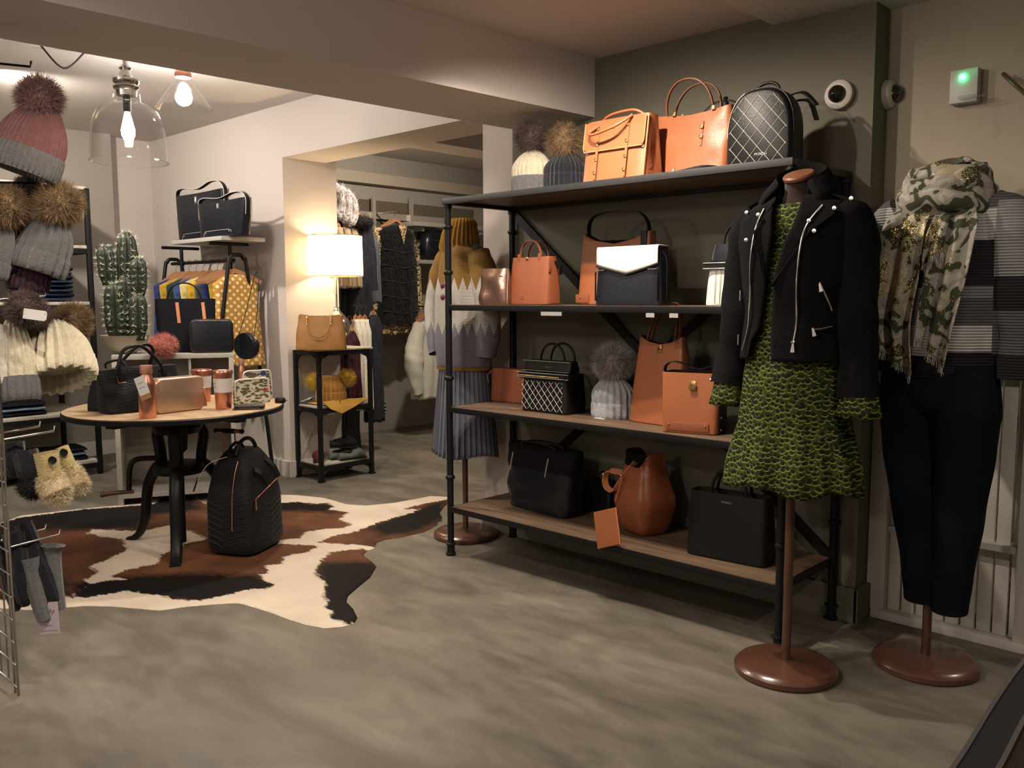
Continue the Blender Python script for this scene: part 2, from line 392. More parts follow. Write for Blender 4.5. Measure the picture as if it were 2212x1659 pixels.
def place(xl, yl, xr, yr, z):
    p, q = P(xl, yl, z=z), P(xr, yr, z=z); d = q-p
    return (p+q)/2, d.length, math.atan2(d.y, d.x)
def placeb(xl, xr, y, b, z):
    p, q = P(xl, y, b=b), P(xr, y, b=b); c = (p+q)/2; return V((c.x, b, z)), (q-p).length, 0.
def hz(c, x, y): return P(x, y, b=c.y).z-c.z          # height of a pixel above the thing's base
def bag_secs(w, h, d, wt=1., dt=1., p=6, bulge=.03, dip=0, nz=12, e=.012, y0=0., z0=0., n=44, slump=0., seed=0):
    secs = []
    rows = [(0, -e*1.0), (0, -e*.4), (e*.35, -e*.05), (e, 0)]+[(e+(h-e)*i/nz, 0) for i in range(1, nz+1)]
    for z, sh in rows:
        t = z/h; ww = w*(1+(wt-1)*t)/2+sh; dd = d*(1+(dt-1)*t)/2+sh; b = 1+bulge*math.sin(PI*min(t, 1))
        s = []
        for i in range(n):
            a = 2*PI*i/n; x, y = sup(a, ww*(1+(b-1)*.4), dd*b, p); zz = z
            if dip: zz -= dip*(1-min(1, abs(x/ww))**2)*t**3
            if slump:
                k = noise.noise(V((x*14+seed, y*14, z*14)))*slump; x += k; y += k*.8; zz += k*.4*t
            s.append(V((x, y0+d/2+y, z0+zz)))
        secs.append(s)
    return secs
def bag_body(name, w, h, d, m, parent, opening=True, **k):
    secs = bag_secs(w, h, d, **k); bm = bmesh.new(); R = add_loft(bm, secs, True, True, False)
    if opening:   # a rolled lip and a dark inside
        c = sum((v.co for v in R[-1]), V((0, 0, 0)))/len(R[-1]); prev = R[-1]
        for dz, sc, mi in ((0, .96, 0), (-.03, .93, 1)):
            cur = [bm.verts.new(V((c.x+(v.co.x-c.x)*sc, c.y+(v.co.y-c.y)*(sc if abs(sc-.96) > .001 else .93), v.co.z+dz))) for v in R[-1]]
            for j in range(len(cur)):
                q = (j+1) % len(cur); bm.faces.new([prev[j], prev[q], cur[q], cur[j]]).material_index = mi
            prev = cur
        bm.faces.new(prev).material_index = 1
    else: bm.faces.new(R[-1])
    return fbm(name, bm, [m, M['lining']], parent, auto=42)
def handle(name, x0, x1, y, z, h, r, m, parent, lean=0, n=18, pw=2.2, y1=None):
    return tube(name, arc((x0, y, z), (x1, y if y1 is None else y1, z), h, n, (0, 0, 1), (0, lean, 0), pw), r, m, parent, 8)
def strap(name, x0, x1, y, z, h, w, m, parent, lean=0, th=.004, n=20, pw=2.2, up=(0, 1, 0)):
    return ribbon(name, arc((x0, y, z), (x1, y, z), h, n, (0, 0, 1), (0, lean, 0), pw), w, th, up, m, parent)
def buckle(parent, x, y, z, s=.012, m=None, name='buckle', th=.006):
    return box(name, x-s/2, x+s/2, y-th, y, z-s/2, z+s/2, m or M['gold'], parent, .0015)
def line_tubes(bm, segs, r, mi=0):
    for a, b in segs: add_tube(bm, [a, b], r, 5, mi)
def quilt(parent, x0, x1, y, z0, z1, st, m, name='quilt_stitching', inside=None, yf=None, r=.0011):
    """diamond stitch lines lying on the front of a bag"""
    bm = bmesh.new(); W_, H_ = x1-x0, z1-z0
    for s in (1, -1):
        k = -int(H_/st)-2
        while k*st < W_+H_:
            pts = []
            for i in range(41):
                t = i/40; z = z0+H_*t; x = x0+k*st+(z-z0)*.9 if s > 0 else x1-k*st-(z-z0)*.9
                if x0 <= x <= x1 and (inside is None or inside(x, z)): pts.append(V((x, (yf(x, z) if yf else y), z)))
                elif len(pts) > 1: add_tube(bm, pts, r, 4); pts = []
                else: pts = []
            if len(pts) > 1: add_tube(bm, pts, r, 4)
            k += 1
    return fbm(name, bm, m, parent)

# ---- top board
ZT = SZ[3]
def satchel():
    c, w, r = placeb(1250, 1392, 375, .035, ZT); h = hz(c, 1260, 262); d = .16; w -= .01
    t = thing('satchel', 'orange-tan leather satchel with front flap and gold studs on the top board', 'bag', c, r)
    m = M['tan']
    secs = bag_secs(w, h, d, wt=.97, dt=.5, p=7, bulge=.0, e=.012)
    for s in secs:
        for v in s:
            tz = v.z/h
            if abs(v.x) > w*.44: v.x *= 1-.0*tz
            if v.x > w*.4: v.x -= .02*math.exp(-((v.y-d*.5)/.025)**2)*math.sin(PI*min(1, tz*1.1))   # side gusset folds in
            v.y -= 0
    bm = bmesh.new(); add_loft(bm, secs); 
    # keep the front face upright
    for v in bm.verts: v.co.y -= (d*.25)*(v.co.z/h)*0
    fbm('body', bm, m, t, auto=45)
    def yf(z): return d/2-(d/2)*(1-.5*z/h)-.001
    bm = bmesh.new(); z1, z0 = h*.97, h*.50; n = 24; top = []; bot = []
    secs = []
    for j in range(9):
        z = z1+(z0-z1)*j/8; hw = w*.47 if j < 7 else w*.47-(.018 if j == 8 else .004); y = yf(z)-.007
        secs.append([V((-hw, y, z)), V((hw, y, z)), V((hw, y+.006, z)), V((-hw, y+.006, z))])
    add_loft(bm, secs); fbm('front_flap', bm, m, t, auto=45)
    pts = [V((-w*.47, yf(z1)-.008, z1)), V((-w*.47, yf(z0+.02)-.008, z0+.02)), V((-w*.45, yf(z0)-.008, z0)), V((w*.45, yf(z0)-.008, z0)), V((w*.47, yf(z0+.02)-.008, z0+.02)), V((w*.47, yf(z1)-.008, z1))]
    tube('flap_piping', pts, .003, M['tan_stitch'], t, 6)
    for sx in (-.24, .22):
        ribbon('closing_strap', [(w*sx, yf(z)-.010, z) for z in (h*.86, h*.6, h*.5, h*.3, .012)], .012, .003, (1, 0, 0), m, t)
        for z in (h*.60, h*.36, h*.15): buckle(t, w*sx, yf(z)-.010, z, .013)
        for zz in (h*.85,): buckle(t, w*sx, yf(zz)-.012, zz, .009)
    tube('handle', spl([(-w*.24, yf(h*.9)-.012, h*.90), (-w*.36, yf(h*.9)-.03, h*.80), (-w*.22, yf(h*.9)-.06, h*.74), (w*.05, yf(h*.9)-.06, h*.80), (w*.20, yf(h*.9)-.035, h*.90), (w*.27, yf(h*.9)-.01, h*.99)]), .006, m, t, 10)
    tube('handle', spl([(-w*.30, d*.5, h*.95), (-w*.28, d*.45, h*1.02), (-w*.1, d*.35, h*1.08), (w*.2, d*.4, h*1.10), (w*.33, d*.5, h*1.02)]), .006, m, t, 10)
    tube('corner_seam', [(w*.488, yf(z), z) for z in (.01, h*.3, h*.6, h*.98)], .0028, M['tan_stitch'], t, 6)
    text('FIORELLI', .008, M['gold'], t, (-.01, yf(h*.8)-.0095, h*.84))
satchel()
def tote_top():
    c, w, r = placeb(1404, 1563, 340, .20, ZT); h = hz(c, 1550, 222); d = .13
    t = thing('tote_bag', 'large plain orange-tan tote standing behind the satchel on the top board', 'bag', c, r)
    bag_body('body', w, h, d, M['tan'], t, wt=1.04, dt=.45, p=5, bulge=.06, dip=.02, slump=.008, seed=3)
    y = d*.22
    for yy, ln in ((d*.26, -.03), (d*.70, .02)):
        strap('handle', -w*.32, w*.30, yy, h*.97, .125, .012, M['tan_dark'], t, ln, .004)
        for x in (-w*.22, w*.30): buckle(t, x, yy-.003, h*.97, .016, M['gold'])
    ribbon('hanging_strap', [(w*.18, d*.5-d*.5*(1-.55*z/h)-.006, z) for z in (h*.80, h*.62, h*.45)], .011, .003, (1, 0, 0), M['tan_dark'], t)
    buckle(t, w*.18, d*.13, h*.72, .013); buckle(t, w*.18, d*.10, h*.58, .013)
    lathe('zip_toggle', [(0, 0), (.012, .0), (.014, .03), (.006, .04), (.011, .05), (0, .056)], M['black_leather'], t, (w*.40, d*.5, h*.93), 10)
tote_top()
def quilted_backpack():
    c, w, r = placeb(1567, 1706, 340, .13, ZT); h = hz(c, 1640, 188); d = .12
    t = thing('quilted_backpack', 'black quilted backpack with white diamond stitching, on the top board', 'backpack', c, r)
    hw = w/2
    def prof(a):  # outline: flat bottom, domed top
        pass
    secs = []; n = 48
    def outline(s):
        o = []
        for i in range(n):
            a = 2*PI*i/n; x, z = math.cos(a), math.sin(a)
            X = math.copysign(abs(x)**(.75 if z > 0 else .28), x)*hw*s; Z = (math.copysign(abs(z)**(.85), z) if z > 0 else math.copysign(abs(z)**.28, z))
            X *= 1+.02*(-min(Z, 0)); o.append((X, h*.42+(Z*h*.58 if Z > 0 else Z*h*.42)*1.0))
        return o
    for y, s in ((0, .90), (.004, .95), (.014, .99), (.03, 1.), (d-.03, 1.), (d-.01, .97), (d, .9)):
        secs.append([V((X, y, h*.44+(Z-h*.44)*(s if Z > h*.44 else 1-(1-s)*.5))) for X, Z in outline(s)])
    bm = bmesh.new(); add_loft(bm, secs); fbm('body', bm, M['black_leather'], t, auto=60)
    ins = lambda x, z: z < h*.44+h*.56*.88*(max(0, 1-(abs(x)/hw/.93)**2.7))**.5 and z > .01
    quilt(t, -hw*.9, hw*.9, -.0012, .01, h*.94, .056, M['white_stitch'], inside=ins, r=.0009)
    pts = [V((X*1.01, .015, Z+.003)) for X, Z in outline(1.0) if Z > .03]; 
    pts = [V((X*1.012, .022, Z*1.004)) for X, Z in outline(1.0)[:25]]
    tube('zip', pts, .0028, M['black_leather'], t, 6); tube('pale_zip_edge', [p+V((0, -.002, 0)) for p in pts[15:]], .0022, M['white_stitch'], t, 6)
    handle('grab_handle', -.045, .05, d*.55, h*.97, .035, .006, M['black_leather'], t)
    ribbon('shoulder_strap', spl([(hw*.5, d, h*.93), (hw*.85, d+.02, h*.95), (hw*1.2, d+.03, h*.78)]), .03, .006, (0, 1, .3), M['black_leather'], t)
    ribbon('shoulder_strap', spl([(hw*.6, d, h*.85), (hw*.98, d+.03, h*.84), (hw*1.18, d+.04, h*.60)]), .03, .006, (0, 1, .3), M['black_leather'], t)
    text('FIORELLI', .013, M['silver'], t, (hw*.12, -.002, h*.17))
    # loose shoulder strap lying on the board
    l = V((-w/2, -.06, 0)); ribbon('loose_strap', spl([(-w*.5, .0, .012), (-w*.75, -.05, .02), (-w*1.1, -.07, .008), (-w*1.45, -.06, .006), (-w*1.25, -.035, .012), (-w*.8, -.02, .01), (-w*.55, .02, .02)]), .012, .004, (0, 0, 1), M['black_leather'], t)
    buckle(t, -w*1.2, -.075, .012, .016, M['silver'])
quilted_backpack()

# bobble hats ---------------------------------------------------------------
def knit(name, col, var=.12):
    return mat(name, col, .95, bump=.9, bscale=220, var=var, vscale=60, sheen=.3)
def furm(name, c0, c1, sc=18):
    m = mat(name, c0, .9, sheen=.2); N, L = nt(m); b = N['Principled BSDF']
    n = N.new('ShaderNodeTexNoise'); n.inputs['Scale'].default_value = sc; n.inputs['Detail'].default_value = 5; tc = N.new('ShaderNodeTexCoord')
    L.new(tc.outputs['Object'], n.inputs['Vector']); r = ramp(N, [(.35, c0), (.65, c1)]); L.new(n.outputs[0], r.inputs[0]); L.new(r.outputs[0], b.inputs['Base Color']); return m
M['cream_knit'] = knit('cream_wool_knit', (.62, .56, .43)); M['grey_knit'] = knit('grey_wool_knit', (.13, .13, .14)); M['pale_grey_knit'] = knit('pale_blue_grey_knit', (.36, .38, .42))
M['charcoal_knit'] = knit('charcoal_knit', (.05, .05, .055)); M['pink_knit'] = knit('dusty_pink_knit', (.19, .082, .082)); M['black_knit'] = knit('black_knit', (.012, .013, .02))
M['mustard_knit'] = knit('mustard_knit', (.28, .125, .02)); M['off_white_knit'] = knit('off_white_knit', (.66, .63, .56))
M['fur_brown'] = furm('taupe_fur', (.07, .045, .04), (.17, .12, .11)); M['fur_tan'] = furm('tan_fur', (.14, .09, .045), (.36, .24, .13)); M['fur_grey'] = furm('silver_grey_fur', (.20, .18, .185), (.50, .46, .46))
M['fur_pink'] = furm('dusty_pink_fur', (.26, .14, .13), (.42, .26, .25)); M['fur_coral'] = furm('coral_fur', (.40, .13, .11), (.62, .26, .21)); M['fur_yellow'] = furm('yellow_fur', (.40, .22, .02), (.72, .50, .08)); M['fur_cream'] = furm('cream_fur', (.48, .38, .22), (.70, .60, .42))
def hat_shape(parent, R, H, cuff, m_body, m_cuff, ribs=30, Ry=None, cuffscale=1.06, tip=.18, rib=.035, cyl=.55):
    """ribbed beanie standing on its cuff at the parent's origin"""
    Ry = Ry or R*.8
    def rf(a): return 1+rib*math.cos(ribs*a)
    n = ribs*6; secs = []
    for i in range(15):
        t = i/14; z = cuff*.7+(H-cuff*.7)*t; u = max(0, (t-cyl*.6)/(1-cyl*.6)); k = (1-u**2.2)*(1-tip)+tip
        k *= 1+.04*math.sin(PI*min(1, t*1.5)); secs.append(ringp(0, 0, z, R*k, Ry*k, n, 2, rf))
    bm = bmesh.new(); add_loft(bm, secs); crown = fbm('crown', bm, m_body, parent, auto=70)
    secs = []
    for z, k in ((0, 1.0), (.002, 1.03), (cuff*.3, 1.05), (cuff*.8, 1.05), (cuff*.98, 1.02), (cuff, .97)):
        secs.append(ringp(0, 0, z, R*k*cuffscale/1.05, Ry*k*cuffscale/1.05, n, 2, rf))
    loft('cuff', secs, m_cuff, parent, auto=70)
def hat(name, label, loc, R, H, cuff, mb, mc, fur, pr, poms=None, ribs=26, group=None, tilt=(0, 0), n=1700, L=None, rib=.035, rz=.3, **k):
    t = thing(name, label, 'hat', loc, rz, group); t.rotation_euler = (tilt[0], tilt[1], rz)
    hat_shape(t, R, H, cuff, mb, mc, ribs, rib=rib, **k)
    for q in (poms or [(0, 0, H+pr*.55)]): pompom('pompom', q, pr, fur, t, n, L)
    return t
c = V((P(1150, 395, b=.20).x, .20, ZT)); H = P(1150, 322, b=.2).z-ZT; R = (P(1188, 380, b=.2)-P(1113, 380, b=.2)).length/2
hat('bobble_hat', 'cream ribbed bobble hat with grey cuff and dark fur pompom, top board', c, R*.86, H, H*.42, M['cream_knit'], M['grey_knit'], M['fur_brown'], R*.84)
c = V((P(1219, 390, b=.24).x, .24, ZT)); H = P(1219, 330, b=.24).z-ZT
hat('bobble_hat', 'black ribbed bobble hat with tawny fur pompom between cream hat and satchel', c, R*.84, H, H*.5, M['black_knit'], M['black_knit'], M['fur_tan'], R*.86)

# ---- second board
Z2 = SZ[2]
def bronze_purse():
    c, w, r = placeb(1034, 1092, 640, .06, Z2); h = hz(c, 1065, 580)
    t = thing('metallic_purse', 'small shiny bronze metallic purse at the left end of the second board', 'purse', c, .1)
    bag_body('body', w, h, .06, M['bronze'], t, opening=False, wt=.9, dt=.35, p=4, bulge=.08, slump=.008, seed=9)
    lathe('ring', [(.006, -.001), (.009, -.001), (.009, .001), (.006, .001)], M['silver'], t, (w*.22, -.0, h*.8), 12)
bronze_purse()
def small_tote():
    c, w, r = placeb(1096, 1178, 640, .10, Z2); h = hz(c, 1140, 554); d = .12
    t = thing('handbag', 'small tan tote with gold clasp and brown handles, second board beside bronze purse', 'bag', c, r)
    bag_body('body', w*1.04, h, d, M['tan_dark'], t, wt=.93, dt=.62, p=6, bulge=.05, dip=.004)
    for yy in (d*.28, d*.72): strap('handle', -w*.27, w*.27, yy, h*.96, .085, .010, M['tan_dark'], t, 0, .004)
    for sx in (-.27, .27): box('handle_tab', w*sx-.008, w*sx+.008, d*.17, d*.2, h*.9, h*1.06, M['tan_dark'], t, .001)
    buckle(t, -.01, d*.19, h*.96, .014); ribbon('side_tab', [(w*.5, d*.25, h*.95), (w*.53, d*.2, h*.8), (w*.52, d*.2, h*.68)], .014, .003, (0, 1, 0), M['tan_dark'], t)
    tube('side_ring', arc((w*.51, d*.2, h*.72), (w*.54, d*.2, h*.72), .02, 10), .002, M['silver'], t, 6)
    bm = bmesh.new(); add_ribbon(bm, spl([(w*.5, d*.6, h*.9), (w*.62, d*.6, h*.8), (w*.60, d*.65, h*.62)]), .02, .004, (0, 1, 0)); fbm('shoulder_strap', bm, M['black_leather'], t, auto=50)
    text('FIORELLI', .006, M['gold'], t, (-.02, -.0035, h*.16))
small_tote()
def tall_tote():
    c, w, r = placeb(1243, 1398, 640, .22, Z2); h = hz(c, 1260, 505); d = .12
    t = thing('tote_bag', 'tall cognac tote with black shoulder strap standing behind the black and white bag', 'bag', c, r)
    bag_body('body', w, h, d, M['tan'], t, wt=.93, dt=.5, p=7, bulge=.02, dip=.05)
    strap('shoulder_strap', -w*.42, w*.42, d*.5, h*.95, .11, .026, M['black_leather'], t, -.02, .005, pw=3.2)
    box('strap_tab', w*.36, w*.44, d*.2, d*.24, h*.72, h, M['black_leather'], t, .002)
    box('corner_patch', -w*.49, -w*.30, -.003, .001, .01, h*.15, M['tan_dark'], t, .0005)
    buckle(t, -w*.42, -.002, h*.11, .006)
tall_tote()
def flap_bag():
    c, w, r = placeb(1283, 1424, 640, .035, Z2); h = hz(c, 1350, 532); d = .10
    t = thing('flap_handbag', 'black handbag with white envelope flap on the second board', 'bag', c, r)
    bag_body('body', w, h*.98, d, M['navy_leather'], t, opening=False, wt=.93, dt=.75, p=9, bulge=.01, e=.008)
    # envelope flap
    bm = bmesh.new(); n = 16; secs = []
    for j in range(7):
        u = j/6; s = []
        for i in range(n+1):
            x = (-.5+i/n)*w*.93; drop = h*.32+h*.16*(1-abs(2*i/n-1)**1.1)
            z = h*1.005-drop*u; y = .0135*(1-u*.0)-.006-.0*u
            s.append(V((x, y+(-.006 if j else 0), z)))
        secs.append(s)
    back = [V((v.x, d*.85, h*1.0)) for v in secs[0]]
    o = loft('front_flap', [back]+secs, M['white_leather'], t, closed=False, solid=.004)
    pts = [V((v.x, v.y-.002, v.z)) for v in secs[-1]]; tube('flap_edge', pts, .005, M['black_leather'], t, 6)
    for sx in (-1, 1): box('metal_bar', sx*w*.40-.022, sx*w*.40+.022, -.004, 0, h*.60, h*.615, M['silver'], t)
    for sx in (-1, 1): box('side_edge', sx*w*.47-.003, sx*w*.47+.003, -.004, .0, .02, h*.58, M['black_leather'], t)
    ribbon('chain_strap', spl([(w*.47, d*.4, h*.9), (w*.53, d*.4, h*.7), (w*.53, d*.4, h*.1)]), .008, .004, (0, 1, 0), M['black_leather'], t)
flap_bag()
def white_bag():
    c, w, r = placeb(1518, 1640, 640, .06, Z2); h = hz(c, 1540, 528); d = .14
    t = thing('handbag', 'white and black handbag with double handles, half hidden behind the jacket', 'bag', c, r)
    bag_body('body', w, h*.70, d, M['white_leather'], t, opening=False, wt=.9, dt=.8, p=6, bulge=.03)
    bm = bmesh.new()
    for k in range(7): x = -w*.28+k*w*.09; add_tube(bm, [V((x, .0-.001, .01)), V((x, .004, h*.64))], .0012, 4)
    fbm('pleat_line', bm, M['wall_grey'], t)
    loft('black_top', bag_secs(w*.93, h*.32, d*.75, wt=.9, dt=.7, p=6, y0=d*.12, z0=h*.69), M['navy_leather'], t)
    box('zip_band', -w*.50, w*.50, .0, .012, h*.60, h*.70, M['black_leather'], t, .002)
    tube('piping', [(-w*.50, -.002, h*.70), (w*.5, -.002, h*.70)], .002, M['silver'], t, 6); tube('piping', [(-w*.50, -.002, h*.61), (w*.5, -.002, h*.61)], .002, M['silver'], t, 6)
    for yy in (d*.35, d*.7): handle('handle', -w*.25, w*.27, yy, h*.98, .085, .005, M['black_leather'], t)
white_bag()

# ---- third board
Z3 = SZ[1]
def brown_box_bag():
    c, w, r = placeb(1056, 1135, 850, .30, Z3); h = hz(c, 1090, 797)
    t = thing('crossbody_bag', 'small plain brown box bag at the left end of the third board', 'bag', c, 0)
    bag_body('body', w, h, .10, M['tan_dark'], t, opening=False, wt=.94, dt=.8, p=6, bulge=.03)
    tube('strap', spl([(-w*.4, .02, h*.97), (-w*.52, .0, h*.8), (-w*.5, 0, h*.55)]), .004, M['tan_dark'], t, 6)
brown_box_bag()
def quilted_bag():
    c, w, r = place(1124, 886, 1222, 898, Z3); h = hz(c, 1170, 780); d = .16
    t = thing('quilted_handbag', 'black quilted handbag with white diamond stitching and zipped top on the third board', 'bag', c, r)
    hb = h*.66
    bag_body('body', w, hb, d, M['black_leather'], t, opening=False, wt=.96, dt=.9, p=9, bulge=.02)
    quilt(t, -w*.46, w*.44, -.003, .012, hb*.92, .038, M['white_stitch'], yf=lambda x, z: -.0045+.006*(z/hb)**2*.5)
    loft('zip_band', bag_secs(w*1.13, h*.12, d*.80, p=9, bulge=0, y0=-.006, z0=hb*.98), M['black_leather'], t)
    for z in (hb*1.0+.004, hb*.98+h*.12): tube('stitch_line', [(-w*.56, -.007, z), (w*.56, -.007, z)], .0012, M['white_stitch'], t, 5)
    tube('zip', [(-w*.52, -.008, hb*1.07), (w*.38, -.008, hb*1.07)], .003, M['gold'], t, 6)
    loft('top_flap', bag_secs(w*1.02, h*.22, d*.55, wt=.98, dt=.6, p=9, bulge=0, y0=.02, z0=hb+h*.12), M['black_leather'], t)
    for z in (hb+h*.14, hb+h*.33): tube('stitch_line', [(-w*.50, .018+.1*(z-hb-h*.12), z), (w*.50, .018+.1*(z-hb-h*.12), z)], .0012, M['white_stitch'], t, 5)
    for yy, x in ((.05, -.01), (.10, .01)): handle('handle', -w*.16+x, w*.36+x, yy, hb+h*.30, .09, .0055, M['black_leather'], t)
    text('FIORELLI', .010, M['silver'], t, (w*.05, .024, hb+h*.22))
    tube('zip_pull', [(-w*.56, -.008, hb*1.07), (-w*.57, -.01, hb*.88)], .0025, M['silver'], t, 6)
    lathe('stud', [(0, 0), (.012, 0), (.012, .006), (0, .01)], M['black_leather'], t, (w*.48, -.006, hb*1.06))
quilted_bag()
c = P(1311, 903, z=Z3); c.y += .045; H = P(1311, 808, b=c.y).z-Z3; R = (P(1352, 880, b=c.y)-P(1270, 880, b=c.y)).length/2
hat('bobble_hat', 'pale grey chunky ribbed bobble hat with silver fur pompom on the third board', c, R*.86, H, H*.36, M['pale_grey_knit'], M['pale_grey_knit'], M['fur_grey'], R*.92, n=3600, ribs=19, rib=.05)
box_l = box('price_card', -.03, .03, -.006, .006, 0, .0015, M['paper'], None); box_l.location = (c.x-.01, c.y-.085, Z3+.0005); box_l.rotation_euler = (0, 0, -.1)
tag(box_l, 'small white price card lying on the third board in front of the grey bobble hat', 'card')
def clasp(t, x, y, z, s=.017):
    box('clasp_plate', x-s*.75, x+s*.75, y-.004, y, z-s, z+s, M['gold'], t, .001)
    bm = bmesh.new(); add_lathe(bm, [(s*.28, -.002), (s*.55, -.002), (s*.55, .002), (s*.28, .002)], (0, 0, 0), 14, 0, False); bmesh.ops.rotate(bm, verts=bm.verts, matrix=Matrix.Rotation(PI/2, 3, 'X')); bmesh.ops.translate(bm, verts=bm.verts, vec=(x, y-.006, z)); fbm('turn_lock', bm, M['gold'], t, auto=40)
def clasp_tote():
    c, w, r = place(1352, 909, 1490, 926, Z3); w = .30; p = P(1352, 909, z=Z3); rz = -.12; c = p+V((math.cos(rz), math.sin(rz), 0))*w/2
    h = hz(c, 1440, 728); d = .13
    t = thing('tote_bag', 'tall cognac tote with square gold turn-lock behind the bucket bag on the third board', 'bag', c, rz)
    bag_body('body', w, h, d, M['tan'], t, wt=.78, dt=.35, p=6, bulge=.03, dip=.035)
    clasp(t, w*.02, d*.28, h*.86)
    for yy in (d*.4, d*.6): strap('handle', -w*.25, w*.25, yy, h*.95, .16, .014, M['tan_dark'], t, .05, .004)
    tube('seam', [(-w*.36, .006, .05*h), (-w*.33, .03, h*.6), (-w*.31, .045, h*.95)], .002, M['black_leather'], t, 5)
clasp_tote()
def bucket_tan():
    c, w, r = place(1428, 933, 1548, 942, Z3); h = hz(c, 1490, 806); d = .15
    t = thing('bucket_bag', 'tan bucket bag with gold turn-lock, black sides and black strap, front of the third board', 'bag', c, r)
    bag_body('body', w, h, d, M['tan'], t, wt=1.06, dt=.9, p=8, bulge=.02, dip=.0)
    bm = bmesh.new(); bx(bm, w*.47, w*.52, .02, d-.02, .01, h*.97, 0, .004); fbm('side_panel', bm, M['black_leather'], t, auto=40)
    for k in range(5): sphere('stud', (w*.53, .035, .02+k*h*.2), .005, M['silver'], t, u=8, v=6)
    clasp(t, w*.06, -.002, h*.80, .018)
    ribbon('shoulder_strap', spl([(-w*.50, d*.35, h*.85), (-w*.50, d*.3, h*1.08), (-w*.3, d*.25, h*1.17), (w*.1, d*.3, h*1.06), (w*.4, d*.3, h*1.12), (w*.56, d*.4, h*.95)]), .03, .004, (0, 1, 0), M['black_leather'], t)
    box('base_patch', -w*.42, w*.36, -.004, 0, .012, h*.19, M['tan_dark'], t, .001)
    for x in (-.36, .30): buckle(t, w*x, -.003, h*.15, .006, M['silver'])
bucket_tan()

# ---- bottom board
Z4 = SZ[0]
def soft_tote():
    c, w, r = place(1092, 1090, 1218, 1124, Z4); h = hz(c, 1160, 968); d = .15
    t = thing('soft_tote', 'slouchy black tote with suede top half at the left of the bottom board', 'bag', c, r)
    bag_body('body', w*1.0, h*.66, d, M['navy_leather'], t, opening=False, wt=1.06, dt=.95, p=4.5, bulge=.07, slump=.008, seed=2)
    loft('suede_top', bag_secs(w*1.08, h*.36, d*.93, wt=1.06, dt=.5, p=4.5, z0=h*.64, y0=.005, bulge=.03, slump=.01, seed=5), mat('black_suede', (.008, .008, .009), .95, bump=.3), t)
    for yy in (d*.25, d*.6): tube('handle', spl([(-w*.28, yy, h*.95), (-w*.30, yy-.0, h*1.03), (0, yy-.02, h*1.07), (w*.28, yy-.01, h*1.02), (w*.25, yy, h*.92)]), .005, M['black_leather'], t, 7)
    for x in (-.33, .27): ribbon('drawcord', [(w*x, -.01, h*.88), (w*x-.006, -.02, h*.70), (w*x-.014, -.018, h*.60)], .006, .003, (1, 0, 0), M['silver'] if 0 else M['wall_grey'], t)
soft_tote()
def behind_bag():
    p = P(1262, 1110, z=Z4); t = thing('handbag', 'small black handbag tucked between the slouchy tote and the tan bucket bag, bottom board', 'bag', (p.x+.04, p.y+.06, Z4), -.1)
    bag_body('body', .14, .16, .08, M['black_leather'], t, opening=False, wt=.8, dt=.6, bulge=.05)
    handle('handle', -.04, .04, .04, .15, .05, .004, M['black_leather'], t)
behind_bag()
